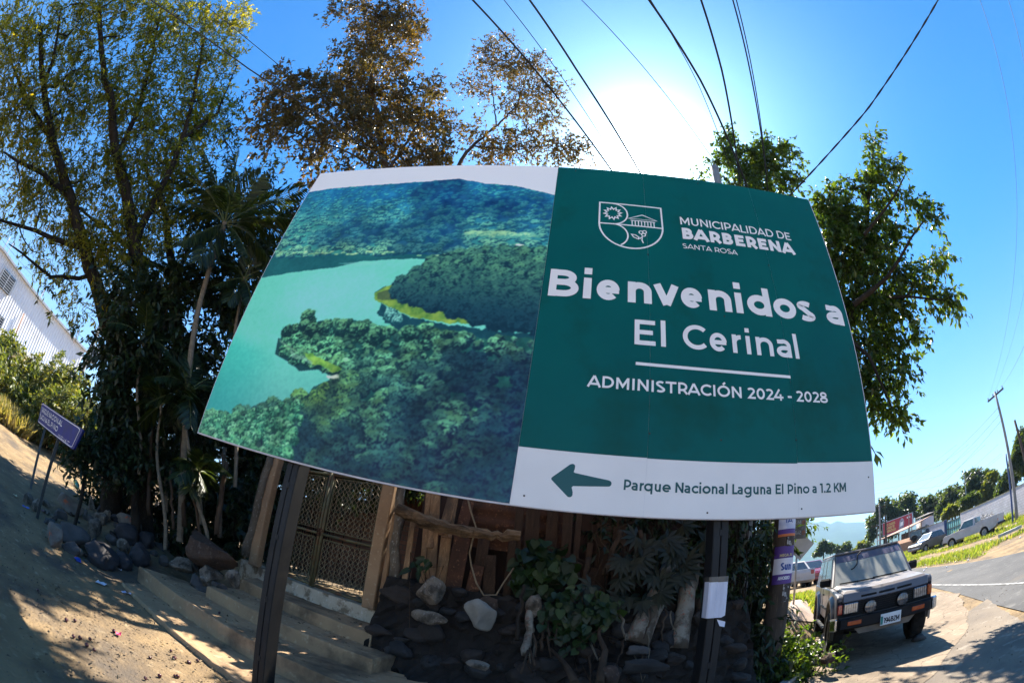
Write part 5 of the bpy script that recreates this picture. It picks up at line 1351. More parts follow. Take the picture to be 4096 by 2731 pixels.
bF = blobs3([(1662, 310, 22), (1668, 345, 28), (1700, 370, 40), (1745, 335, 30), (1760, 370, 45), (1800, 335, 22), (1825, 352, 14), (1700, 420, 40), (1770, 420, 45), (1820, 415, 25), (1650, 375, 22), (1730, 480, 60), (1600, 405, 14), (1660, 520, 70), (1580, 560, 80), (1680, 620, 90), (1560, 680, 90), (1660, 740, 90), (1760, 640, 80), (1780, 780, 80), (1560, 820, 80), (1680, 880, 80), (1480, 620, 70), (1440, 760, 80)], 8.2)
make_tree('fig_tree', 'smaller fig tree poking above the billboard beside the concrete pole top', 'tree', tF, bF, 110, 60, .11, .06, LM_ficus, M_trunk_dark, 48, droop=.7, up=.45, twig=.32, spread=.22, edge=.2)
LM_big = leaf_mat('large_single_leaves', [(0, (.05, .075, .012)), (1, (.07, .10, .015))], .45)
tL = [trunk_px([(1990, 1010), (2004, 1030), (2012, 1045)], 4.3, .012, .004, at(1900 * 1.7415, 960 * 1.7415, 4.6))]
rngL = np.random.default_rng(4); eb = at(2010 * 1.7415, 1040 * 1.7415, 4.3)
t = thing('drooping_sprig', 'sprig of three drooping leaves peeping out at the lower right edge of the billboard', 'sprig', tL[0][0][:3])
V, F = leaves_np(np.array([eb, eb + [0.0, 0, .02], eb]), np.array([[.5, -.1, -.95], [.75, -.2, -.55], [.12, 0, -1.0]]), np.array([[.3, -1, .2], [.5, -1, .5], [-.6, -1, .1]]), np.array([.17, .14, .13]), np.array([.055, .06, .06]), rngL, curl=.12)
obj('leaf_blades', fast_mesh('leaf_blades', V - tL[0][0][:3], F, LM_big, attr={'rnd': ('FACE', np.array([.2, .6, .4] * 2))}), t)
tv, tf = tubes_np([(tL[0][:, :3], tL[0][:, 3])]); obj('stem', fast_mesh('stem', tv - tL[0][0][:3], tf, M_trunk_brown), t)

# dark hedge that closes the corner of the lot
def hedge(name, label, cat, boxes, n, L, W, lm, seed, droop=.4, clump=70, group=None, nmat=None):
    rng = np.random.default_rng(seed); E_ = []
    for (c, s, wgt) in boxes:
        E_.append(np.array(c) + rng.uniform(-.5, .5, (int(clump * wgt), 3)) * np.array(s))
    E_ = np.concatenate(E_); org = E_.mean(0); org[2] = E_[:, 2].min() - .1
    V, F, Rn, tw = foliage(E_, n, .35, L, W, rng, droop, .25, twig=.32)
    st = []
    for q in E_[::2]:
        b = q * np.array([1, 1, 0]) + np.array([0, 0, max(0, float(H(q[0], q[1])))]); b[:2] += (org[:2] - b[:2]) * .12
        P = np.stack([b + (q - b) * t_ + rng.normal(0, .03, 3) * math.sin(math.pi * t_) for t_ in np.linspace(0, 1, 6)]); st.append((P, np.linspace(.014, .005, 6)))
    t = thing(name, label, cat, org, 0, group)
    tv, tf = tubes_np(st + tw); obj('stems', fast_mesh('stems', tv - org, tf, nmat or M_trunk_dark, smooth=True), t)
    obj('leaves', fast_mesh('leaves', V - org, F, lm, attr={'rnd': ('FACE', np.tile(Rn, 2))}), t); return t
hedge('hedge', 'dark overgrown hedge behind the right billboard post', 'hedge', [((1.9, 6.0, 1.6), (1.6, .9, 2.6), 2.2), ((2.75, 6.9, 1.3), (.9, 1.6, 2.5), 2.2), ((2.2, 5.7, .5), (1.1, .5, .9), .8), ((2.9, 7.2, 2.7), (.9, 1.6, 1.6), 1.0), ((1.2, 6.2, 2.6), (1.6, .6, 1.6), 1.0)], 46, .13, .045, LM_dark, 81, droop=.6)
rr0 = np.array([4.55, 10.2, .2])
tR = [np.array([[*rr0, .15], [4.6, 10.1, 2.2, .12], [5.0, 9.9, 3.6, .09], [5.6, 9.8, 5.4, .05], [6.0, 10.2, 6.6, .02]]), np.array([[5.0, 9.9, 3.6, .06], [6.0, 9.6, 4.2, .03], [6.6, 9.3, 4.6, .015]])]
bR = [(np.array(c, float), r) for c, r in (((5.6, 9.7, 3.0), .55), ((6.0, 10.2, 3.3), .5), ((5.2, 10.2, 2.7), .5), ((6.3, 10.5, 2.9), .4), ((5.7, 10.5, 2.6), .4), ((5.6, 9.4, 5.0), .5), ((6.0, 10.4, 6.4), .5), ((6.4, 9.6, 5.2), .6), ((5.0, 8.2, 5.8), .5), ((5.7, 8.0, 6.6), .45))]
make_tree('street_tree', 'bright leafy street tree whose low branches hang beyond the wooden utility pole', 'tree', tR, bR, 26, 40, .13, .066, LM_ficus, M_trunk_dark, 82, droop=.6, up=.4, twig=.36, spread=.25)
gc_ = hedge('ground_cover', 'low glossy ground cover between the hedge and the kerb', 'ground cover', [((3.3, 6.0, .22), (1.0, 1.3, .28), 1.5), ((3.6, 7.2, .22), (.6, 1.3, .24), 1.2), ((4.35, 8.9, .3), (.5, 1.0, .2), .4)], 40, .085, .05, LM_ficus, 83, droop=.0)
gc_['kind'] = 'stuff'
# climbing vine with round leaves, roots and rotten stakes on the wall
LM_vine = leaf_mat('round_vine_leaves', [(0, (.008, .020, .005)), (.7, (.016, .038, .007)), (1, (.03, .06, .010))], .25)
def vine(label, blob, n, L, W, seed, y):
    rng = np.random.default_rng(seed); E_ = []
    for x, yy, r in blob:
        for _ in range(int(n * r / 60)):
            a, q = rng.uniform(0, 6.28), math.sqrt(rng.uniform()) * r; E_.append(aty((x + q * math.cos(a)), (yy + q * math.sin(a)), y + rng.uniform(-.15, .1)))
    E_ = np.array(E_); m = len(E_); org = E_.mean(0)
    D = rng.normal(0, .4, (m, 3)) + np.array([0, -.35, -.6]); N = rng.normal(0, .35, (m, 3)) + np.array([0, -1, .6])
    sc = rng.uniform(.6, 1.2, m); V, F = round_leaves(E_, D, N, L * sc * .8, W * sc * .85, rng)
    t = thing('climbing_vine', label, 'vine', org); obj('leaves', fast_mesh('leaves', V - org, F, LM_vine, attr={'rnd': ('FACE', np.tile(rng.uniform(0, 1, m), 2))}), t)
    st = []
    for q in E_[::3]: st.append((np.stack([q, q + rng.normal(0, .08, 3) + [0, .1, -.1], org + rng.normal(0, .2, 3) + [0, .2, -.4]]), np.array([.003, .004, .005])))
    tv, tf = tubes_np(st); obj('stems', fast_mesh('stems', tv - org, tf, M_trunk_brown), t)
vine('round leaved vine climbing the fence in the shade', [(2160, 2250, 95), (2120, 2330, 70), (2230, 2260, 70)], 50, .19, .17, 91, 5.35)
vine('vine of smaller round leaves hanging over the stone wall', [(2260, 2460, 100), (2330, 2440, 110), (2300, 2540, 70), (2420, 2430, 60)], 62, .13, .11, 92, 5.0)
vine('heart shaped leaves beside the concrete block on the wall', [(1660, 2265, 30), (1705, 2255, 28)], 16, .17, .08, 93, 5.2)
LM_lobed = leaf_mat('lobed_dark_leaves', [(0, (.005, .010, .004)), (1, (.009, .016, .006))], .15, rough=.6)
def lobed(label, px, py, y, R, seed, group='dark lobed plants along the fence'):
    rng = np.random.default_rng(seed); c = aty(px, py, y); t = thing('lobed_plant', label, 'plant', c, 0, group); Bv = []; D = []; Ls = []
    n = 6
    for k in range(n):
        a = rng.uniform(-2.6, .2); d = np.array([math.cos(a) * .9, -.5 - rng.uniform(0, .3), math.sin(a) * .7]); lc = c + d * R * rng.uniform(.5, .9)
        for q in range(9):
            b = -2.2 + 4.4 * q / 8; dv = d * math.cos(b) + np.cross([0, -1, 0], d) * math.sin(b); Bv.append(lc); D.append(dv + [0, 0, -.15]); Ls.append(R * (.55 - .12 * abs(q - 4) / 4))
    V, F = leaves_np(np.array(Bv), np.array(D), np.tile([0, -1.0, .5], (len(Bv), 1)), np.array(Ls), np.array(Ls) * .26, rng, fold=.1, curl=.15)
    obj('leaves', fast_mesh('leaves', V - c, F, LM_lobed, attr={'rnd': ('FACE', np.tile(rng.uniform(0, 1, len(Bv)), 2))}), t)
    b2 = c + np.array([.05, .4, -1.0]); tv, tf = tubes_np([(np.stack([b2, (b2 + c) / 2 + [.04, 0, .1], c]), np.array([.02, .015, .01]))]); obj('stem', fast_mesh('stem', tv - c, tf, M_trunk_dark), t)
for k, (x, y) in enumerate(((2490, 2180), (2610, 2110), (2640, 2240), (2420, 2270), (2520, 2330), (2730, 2150))):
    lobed(['lobed plant under the white strip of the billboard', 'lobed plant highest against the hedge', 'lobed plant left of the right billboard post', 'lobed plant right of the round leaved vine', 'lobed plant above the leaning whitewashed trunk', 'lobed plant touching the right billboard post'][k], x, y, 5.3, .42, 120 + k)
# whitewashed trunks
M_wash = mat('peeling_whitewash', (.24, .22, .18, 1), (.17, .15, .12, 1), 4, rough=.95, bump=.012, bscale=20, dirt=(.07, .055, .04, 1), dscale=3.0, dlo=.44, dhi=.54, c3=(.30, .08, .05, 1))
tapered('whitewashed_trunk', aty(2545, 2570, 5.0), aty(2680, 2260, 5.35), .15, .09, M_wash, 'leaning trunk with peeling whitewash under the hedge', 'tree trunk', jit=.06, n=12)
tapered('whitewashed_trunk', aty(2712, 2590, 5.05), aty(2770, 2250, 5.3), .12, .085, M_wash, 'upright whitewashed trunk beside the right billboard post', 'tree trunk', jit=.06, n=12)
tapered('rotten_stake', aty(2105, 2620, 4.75), aty(2132, 2400, 5.05), .05, .045, M_wash, 'pale rotten stake standing on the stone wall', 'stake', jit=.1)
tapered('rotten_stake', aty(2068, 2560, 4.85), aty(2095, 2340, 5.1), .025, .02, M_trunk_dark, 'thin dark stake left of the pale rotten stake', 'stake', jit=.1)
tapered('rotten_stake', aty(2165, 2600, 4.75), aty(2180, 2440, 5.0), .018, .015, M_trunk_brown, 'thin brown stake right of the pale rotten stake', 'stake', jit=.1)
for k, pts in enumerate((((2400, 2731, 4.2), (2408, 2660, 4.4), (2420, 2600, 4.6), (2395, 2540, 4.8), (2405, 2470, 5.0)), ((2300, 2731, 4.2), (2275, 2680, 4.4), (2250, 2640, 4.6), (2200, 2590, 4.8)), ((2085, 2690, 4.3), (2100, 2640, 4.5), (2112, 2600, 4.7)), ((2140, 2660, 4.4), (2128, 2620, 4.6), (2118, 2590, 4.75)))):
    P = [aty(*q) for q in pts]; m = MB(); n_ = len(P); m.tube(P, [.045 - .03 * i / (n_ - 1) if k < 2 else .012 for i in range(n_)], 8, jit=.15)
    tag(m.build('root', M_trunk_brown, None, P[0]), ['thick snaking root hanging down the stone wall', 'root crossing the stones left of the snaking root', 'thin rootlet below the pale stake', 'forked rootlet beside the pale stake'][k], 'root')
rq = np.random.default_rng(31)
for k in range(16):
    x0 = rq.uniform(2080, 2750); y0 = rq.uniform(2430, 2620); n_ = 7; P = []
    dx = rq.uniform(-10, 10)
    for q in range(n_): P.append(aty(x0 + dx * q + rq.uniform(-9, 9), y0 + q * rq.uniform(14, 26), 4.95 - q * .07))
    m = MB(); r0_ = rq.uniform(.006, .018); m.tube(P, [r0_ * (1 - .6 * q / (n_ - 1)) for q in range(n_)], 6, jit=.15)
    tag(m.build('rootlet', M_trunk_brown if k % 3 else mat('dry_root', (.16, .125, .085, 1), (.10, .08, .055, 1), 8, rough=.9), None, P[0]), 'thin root trailing down the shaded stone wall', 'root', 'thin roots on the stone wall')
for k in range(12):
    x0 = rq.uniform(2350, 2780); y0 = rq.uniform(2150, 2480); P = [aty(x0 + rq.uniform(-60, 60) * q / 3 + rq.uniform(-12, 12), y0 - 45 * q, 5.35 + rq.uniform(-.08, .08)) for q in range(5)]
    m = MB(); m.tube(P, [.008, .007, .006, .005, .003], 5); tag(m.build('dry_twig', M_trunk_brown, None, P[0]), 'thin dry twig tangled in the dark hedge', 'twig', 'dry twigs in the dark hedge')
for k, q in enumerate(((2230, 2500, 2320, 2250, 5.3, .05), (2290, 2520, 2355, 2230, 5.35, .045), (2420, 2300, 2480, 2120, 5.4, .04), (2610, 2330, 2560, 2120, 5.45, .035))):
    tapered('leaning_stick', aty(q[0], q[1], q[4]), aty(q[2], q[3], q[4] + .15), q[5], q[5] * .8, M_trunk_brown, ['stout stick leaning behind the lower vine', 'second stick leaning behind the lower vine', 'stick propped under the lobed plants', 'thin stick crossing the lobed plants'][k], 'stick', jit=.1)
vp = [aty(*q) for q in ((1870, 1990, 5.35), (1885, 2050, 5.35), (1905, 2110, 5.3), (1890, 2160, 5.3), (1878, 2210, 5.3), (1885, 2260, 5.28), (1905, 2330, 5.25), (1935, 2380, 5.22), (1985, 2378, 5.22), (2020, 2320, 5.25), (2055, 2270, 5.28))]
m = MB(); m.tube(vp, .011, 6, jit=.1); tag(m.build('liana', mat('pale_liana', (.24, .18, .11, 1), (.16, .12, .08, 1), 9, rough=.9), None, vp[0]), 'bare twisting liana looped in front of the plank fence', 'liana')
# greenery in the yard and the bank behind
hedge('yard_plant', 'sunlit yellow green plants seen through the left half of the mesh gate', 'plant', [((-5.8, 10.8, 2.3), (1.6, .8, 1.3), .6)], 40, .22, .08, LM_ficus, 84)
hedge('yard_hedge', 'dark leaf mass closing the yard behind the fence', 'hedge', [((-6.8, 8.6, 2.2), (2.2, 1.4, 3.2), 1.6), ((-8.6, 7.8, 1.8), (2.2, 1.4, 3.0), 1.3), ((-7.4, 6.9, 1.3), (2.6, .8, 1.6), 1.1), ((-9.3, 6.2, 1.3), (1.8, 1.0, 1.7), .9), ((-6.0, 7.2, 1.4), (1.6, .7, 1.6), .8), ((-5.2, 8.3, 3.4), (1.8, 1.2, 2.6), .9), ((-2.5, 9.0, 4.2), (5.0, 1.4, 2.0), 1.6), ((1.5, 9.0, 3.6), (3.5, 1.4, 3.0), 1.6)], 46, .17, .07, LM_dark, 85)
# ------------------------------------------------------------------ vehicles
def glass_mat(name, base, rough=.12, spec=.8, dust=0.0):
    return mat(name, base, tuple(c * .8 for c in base[:3]) + (1,), 3, rough=rough, spec=spec, coat=.6)
M_tyre = mat('tyre_rubber', (.012, .011, .011, 1), (.02, .018, .016, 1), 6, rough=.9, spec=.2, bump=.004, bscale=60, dirt=(.05, .042, .033, 1), dscale=4, dlo=.55, dhi=.75)
M_rim = mat('dull_rim', (.35, .34, .33, 1), (.2, .19, .18, 1), 8, rough=.45, metal=.7)
M_trim = mat('black_trim', (.008, .008, .010, 1), (.014, .014, .015, 1), 6, rough=.6, spec=.16, dirt=(.018, .015, .013, 1), dscale=3, dlo=.55, dhi=.75)
M_chrome = mat('worn_chrome', (.6, .6, .62, 1), (.4, .38, .36, 1), 8, rough=.2, metal=1)
M_lens = mat('lamp_glass', (.20, .225, .25, 1), (.10, .115, .14, 1), 22, rough=.12, spec=.8, metal=.3, coat=1)
M_amber = mat('amber_lens', (.42, .075, .01, 1), (.30, .05, .008, 1), 12, rough=.2, coat=.6)
M_redlens = mat('red_lens', (.30, .012, .010, 1), None, 12, rough=.2, coat=.6)
def lathe_x(prof, n=28):
    """profile [(x, r)] spun about the x axis"""
    V = []; F = []; m = len(prof)
    for k in range(n):
        a = 2 * math.pi * k / n
        for x, r in prof: V.append((x, r * math.cos(a), r * math.sin(a)))
    for k in range(n):
        for i in range(m - 1): F.append((k * m + i, k * m + i + 1, ((k + 1) % n) * m + i + 1, ((k + 1) % n) * m + i))
    return V, F
def wheel(root, x, y, r, w, sgn, spokes=6, rim_m=None):
    t = MB(); h = w / 2
    V, F = lathe_x([(-h * .7, r * .60), (-h, r * .70), (-h, r * .90), (-h * .8, r * .985), (-h * .3, r), (h * .3, r), (h * .8, r * .985), (h, r * .90), (h, r * .70), (h * .7, r * .60)])
    t.add([(a + x, b + y, c + r) for a, b, c in V], F, True)
    for k in range(26):                                    # tread blocks
        a = 2 * math.pi * k / 26
        t.box((x + h * .45 * (1 if k % 2 else -1), y + r * math.cos(a), r + r * math.sin(a)), (h * .8, .035, .02), rx(a - math.pi / 2) @ np.eye(3))
    wh = t.build('wheel', M_tyre, root)
    d = MB(); V, F = lathe_x([(sgn * h * .72, r * .61), (sgn * h * .78, r * .56), (sgn * h * .40, r * .50), (sgn * h * .45, r * .25), (sgn * h * .62, r * .20), (sgn * h * .64, .001)], 24)
    d.add([(a + x, b + y, c + r) for a, b, c in V], F if sgn > 0 else [f[::-1] for f in F], True)
    for k in range(spokes):
        a = 2 * math.pi * k / spokes
        d.box((x + sgn * h * .5, y + r * .38 * math.cos(a), r + r * .38 * math.sin(a)), (.03, .05, r * .30), rx(a + math.pi / 2))
    d.build('rim', rim_m or M_rim, wh)
    return wh
class Cabin:
    """glasshouse: bottom and top rectangles (y0,y1,z,half width)"""
    def __init__(s, b, t): s.b, s.t = b, t
    def face(s, which):
        (y0, y1, z0, h0), (Y0, Y1, z1, h1) = s.b, s.t
        return {'front': [(-h0, y0, z0), (h0, y0, z0), (h1, Y0, z1), (-h1, Y0, z1)], 'rear': [(h0, y1, z0), (-h0, y1, z0), (-h1, Y1, z1), (h1, Y1, z1)],
                'left': [(-h0, y1, z0), (-h0, y0, z0), (-h1, Y0, z1), (-h1, Y1, z1)], 'right': [(h0, y0, z0), (h0, y1, z0), (h1, Y1, z1), (h1, Y0, z1)]}[which]
    def shell(s, m):
        A = [s.face('front')[k] for k in (0, 1)] + [s.face('rear')[k] for k in (0, 1)]; B = [s.face('front')[3], s.face('front')[2], s.face('rear')[3], s.face('rear')[2]]
        V = A + B; m.add(V, [(0, 1, 5, 4), (1, 2, 6, 5), (2, 3, 7, 6), (3, 0, 4, 7), (4, 5, 6, 7), (3, 2, 1, 0)])
    def pane(s, which, u0, u1, v0, v1, m, out=.006, th=.004, sl=0.0, sr=0.0):
        P = [np.array(p, float) for p in s.face(which)]
        q = lambda u, v: (P[0] * (1 - u) + P[1] * u) * (1 - v) + (P[3] * (1 - u) + P[2] * u) * v
        n = np.cross(P[1] - P[0], P[3] - P[0]); n /= np.linalg.norm(n)
        C = [q(u0, v0), q(u1, v0), q(u1 + sr, v1), q(u0 + sl, v1)]
        V = [c + n * out for c in C] + [c - n * th for c in C]
        m.add(V, [(0, 1, 2, 3), (0, 4, 5, 1), (1, 5, 6, 2), (2, 6, 7, 3), (3, 7, 4, 0)])
def arch(yc, r, z0, n=9): return [(yc + r * math.cos(R_(180 - 180 * i / n)), z0 + r * math.sin(R_(180 - 180 * i / n)) * 1.0) for i in range(n + 1)]

# ---- the old off-roader parked on the apron, nose to the camera
truck = thing('parked_suv', 'dusty dark grey old off road car parked nose first on the cracked apron', 'car', (5.03, 5.90, .125), R_(-27.8))
M_paint = mat('dusty_grey_paint', (.06, .056, .068, 1), (.045, .042, .052, 1), 1.5, rough=.42, spec=.4, metal=.1, coat=.15, dirt=(.13, .112, .092, 1), dscale=1.6, dlo=.48, dhi=.70, rvar=.15)
M_hood = mat('dusty_hood', (.19, .16, .15, 1), (.13, .112, .11, 1), 2.0, rough=.45, spec=.5, coat=.25, dirt=(.21, .175, .15, 1), dscale=2.2, dlo=.5, dhi=.75)
M_wind = mat('dusty_windscreen', (.34, .335, .31, 1), (.27, .27, .25, 1), 1.6, rough=.16, spec=.7, coat=.4, dirt=(.42, .40, .36, 1), dscale=1.1, dlo=.5, dhi=.75)
M_dark_glass = mat('dark_car_glass', (.015, .018, .02, 1), (.03, .032, .032, 1), 2, rough=.08, spec=.8, coat=.4)
hw = .80; zb, zh = .52, 1.06
low = [(-.66, zb + .02), (-.66, .98), (-.60, 1.02)] + [(.42, 1.09), (3.56, 1.10), (3.62, 1.02), (3.62, .56), (3.10, zb)] + [(2.62 + .46 * math.cos(R_(a)), .44 + .46 * math.sin(R_(a))) for a in range(10, 171, 16)] + [(2.1, zb), (.50, zb)] + [(.46 * math.cos(R_(a)), .44 + .46 * math.sin(R_(a))) for a in range(10, 171, 16)] + [(-.50, zb)]
b = MB(); b.prism(low[::-1], 0, -hw, hw); body = b.build('body', M_paint, truck, bevel=.028)
cab = Cabin((.40, 3.60, 1.08, .785), (1.06, 3.42, 1.665, .675))
c_ = MB(); cab.shell(c_); c_.build('cabin', M_paint, truck, bevel=.035)
r_ = MB(); r_.box((0, 2.24, 1.68), (1.31, 2.40, .045), None, .02); r_.build('roof', M_hood, truck)
hd = MB(); hd.add([(-.70, -.655, 1.025), (.70, -.655, 1.025), (.74, .40, 1.10), (-.74, .40, 1.10), (-.66, -.60, 1.065), (.66, -.60, 1.065), (.68, .38, 1.128), (-.68, .38, 1.128)],
                   [(0, 1, 5, 4), (1, 2, 6, 5), (2, 3, 7, 6), (3, 0, 4, 7), (4, 5, 6, 7)]); hd.build('hood', M_hood, truck)
lip = MB(); lip.box((0, -.672, .965), (1.42, .05, .14), rx(-.12), .012)
lp = lip.build('hood_lip', mat('blue_grey_paint', (.085, .088, .12, 1), (.07, .072, .10, 1), 3, rough=.4, coat=.3, dirt=(.20, .18, .16, 1), dscale=2, dlo=.55, dhi=.8), truck)
sl = MB()
for x0, x1 in ((-.42, -.17), (-.13, .13), (.17, .42)): sl.box(((x0 + x1) / 2, -.70, .957), (x1 - x0, .012, .032), rx(-.12), .004)
sl.build('vent_slots', M_trim, lp)
gr = MB(); gr.box((0, -.655, .80), (1.46, .06, .22), None, .01)
for k in range(6): gr.box((0, -.69, .715 + k * .032), (.92, .02, .010))
gr.build('grille', M_trim, truck)
for s in (-1, 1):
    m = MB(); m.box((s * .575, -.695, .805), (.235, .05, .155), None, .012); hl = m.build('headlight', M_lens, truck)
    m = MB(); m.box((s * .575, -.688, .805), (.262, .04, .182), None, .01); m.build('bezel', M_trim, hl)
    m = MB()
    for k in range(7): m.box((s * .575 - .105 + k * .035, -.7215, .805), (.006, .004, .145))
    m.build('lens_ribs', M_trim, hl)
    m = MB(); m.box((s * .745, -.675, .805), (.075, .08, .150), None, .012); m.build('side_lamp', M_amber if s > 0 else M_redlens, truck)
    m = MB(); V, F = lathe_x([(0, .108), (.055, .104), (.062, .092), (.050, .088), (.058, .05), (.06, .001)], 22)
    m.add([(s * .265 + b_, -.69 - a, .775 + c2) for a, b_, c2 in V], F, True); fl = m.build('fog_lamp', M_trim, truck)
    m = MB(); V, F = lathe_x([(.052, .089), (.060, .05), (.062, .001)], 20); m.add([(s * .265 + b_, -.695 - a, .775 + c2) for a, b_, c2 in V], F, True)
    for k in (-1, 0, 1):
        m.box((s * .265 + k * .045, -.762, .775), (.006, .006, .17)); m.box((s * .265, -.764, .775 + k * .045), (.17, .006, .006))
    m.build('lens', mat('fog_lens', (.09, .095, .11, 1), (.05, .055, .06, 1), 20, rough=.12, spec=.8, coat=.6), fl)
bu = MB(); bu.box((0, -.755, .585), (1.50, .13, .17), None, .02)
for s in (-1, 1): bu.bar((s * .74, -.75, .585), (s * .845, -.52, .585), .10, .165, bevel=.015)
bu.box((0, -.815, .655), (1.2, .02, .02)); bm2 = bu.build('front_bumper', M_trim, truck)
for s in (-1, 1):
    m = MB(); m.box((s * .52, -.826, .590), (.215, .016, .062), None, .006); m.build('turn_signal', M_amber, bm2)
    m = MB(); m.box((s * .815, -.70, .585), (.10, .14, .19), rz(-s * .75), .02); m.build('bumper_cap', M_chrome, bm2)
va = MB(); va.prism([(-.50, .49), (-.42, .40), (.40, .40), (.50, .49)], 1, -.73, -.70); va.build('valance', mat('dusty_valance', (.20, .17, .14, 1), (.10, .09, .08, 1), 4, rough=.9), truck)
# licence plate
pl = MB(); pl.box((.06, -.835, .545), (.335, .012, .17), None, .004); plate = pl.build('licence_plate', mat('plate_white', (.62, .64, .66, 1), (.55, .58, .60, 1), 8, rough=.4), truck)
g_ = MB(); g_.box((-.085, -.8425, .535), (.036, .002, .12)); g_.build('plate_emblem', mat('plate_green', (.02, .22, .20, 1), None, 8, rough=.5), plate)
ik = Ink(); fpl = lambda u, v, d: (u, -.8425 - d, v)
ik.text('194BZM', -.055, .205, .490, .078, .17, fpl); ik.mb.build('plate_number', M_trim, plate)
# flares, doors, windows
for s in (-1, 1):
    for yc in (0, 2.62):
        f2 = MB(); V = []; n = 16
        for i in range(n + 1):
            a = R_(-12 + 204 * i / n)
            for rr, xx in ((.455, hw - .02), (.455, hw + .055), (.52, hw + .05), (.56, hw - .005)): V.append((s * xx, yc + rr * math.cos(a), .44 + rr * math.sin(a)))
        F = [(4 * i + k, 4 * i + k + 1, 4 * i + k + 5, 4 * i + k + 4) for i in range(n) for k in range(3)]
        f2.add(V, F, True); f2.build('fender_flare', M_paint, truck)
    m = MB(); m.box((s * (hw + .055), .62 + .10, 1.20), (.20, .10, .15), rz(s * .15), .03); mi = m.build('wing_mirror', M_trim, truck)
    m = MB(); m.bar((s * .76, .70, 1.13), (s * .84, .71, 1.18), .03); m.build('mirror_arm', M_trim, mi)
    side = 'right' if s > 0 else 'left'; fl_ = (lambda u: u) if s > 0 else (lambda u: 1 - u)
    for u0, u1, nm in ((.05, .36, 'front_door_glass'), (.40, .62, 'rear_door_glass'), (.66, .95, 'quarter_glass')):
        m = MB(); a, b2 = sorted((fl_(u0), fl_(u1))); cab.pane(side, a, b2, .14, .88, m); m.build('window', M_dark_glass, truck)
    dm = MB()
    for y0 in (.50, 1.62, 2.10): dm.box((s * (hw + .001), y0, .80), (.006, .010, .52))
    dm.box((s * (hw + .004), 1.9, .72), (.012, 2.2, .05), None, .004); dm.box((s * (hw + .012), 1.45, .96), (.02, .13, .028), None, .006)
    dm.build('door_seams', M_trim, truck)
    sb = MB(); sb.bar((s * .84, .55, .40), (s * .84, 2.1, .40), .07, .05, bevel=.01)
    for y0 in (.7, 1.9): sb.bar((s * .84, y0, .40), (s * .6, y0, .50), .04)
    sb.build('side_step', M_trim, truck)
    wheel(truck, s * .725, 0, .365, .245, s); wheel(truck, s * .725, 2.62, .365, .245, s)
m = MB(); cab.pane('front', .04, .96, .06, .95, m); ws = m.build('windscreen', M_wind, truck)
m = MB(); cab.pane('front', .045, .955, .74, .945, m, out=.010); m.build('sun_strip', mat('tinted_strip', (.13, .12, .17, 1), (.10, .09, .14, 1), 3, rough=.2, coat=.4), ws)
m = MB(); cab.pane('front', .02, .98, .015, .055, m, out=.012); m.build('cowl', M_trim, truck)
def wsp(u, v, o=.02):
    P = [np.array(p, float) for p in cab.face('front')]; n = np.cross(P[1] - P[0], P[3] - P[0]); n /= np.linalg.norm(n)
    return (P[0] * (1 - u) + P[1] * u) * (1 - v) + (P[3] * (1 - u) + P[2] * u) * v + n * o
for u0, u1 in ((.10, .52), (.50, .93)):
    m = MB(); m.bar(wsp(u0, .10), wsp(u1, .075), .014, .02); m.bar(wsp((u0 + u1) / 2, .02), wsp((u0 + u1) / 2, .09, .03), .018, .012); m.build('wiper', M_trim, truck)
m = MB(); m.tube([wsp(*q) for q in ((.40, .95, .03), (.345, .86, .02), (.335, .72, .012), (.325, .6, .012), (.28, .5, .012), (.245, .47, .012))], .012, 6); m.build('hanging_strap', M_trim, ws)
m = MB(); cab.pane('rear', .08, .92, .15, .85, m); m.build('rear_window', M_dark_glass, truck)
fp = MB(); fp.box((0, -.668, .80), (1.56, .02, .24), None, .006); fp.build('front_panel', M_trim, truck)
un = MB(); un.box((0, 1.6, .46), (1.1, 3.6, .16)); un.tube([(-.6, 0, .36), (.6, 0, .36)], .05, 8); un.tube([(-.6, 2.62, .36), (.6, 2.62, .36)], .06, 8)
un.build('underbody', M_trim, truck)

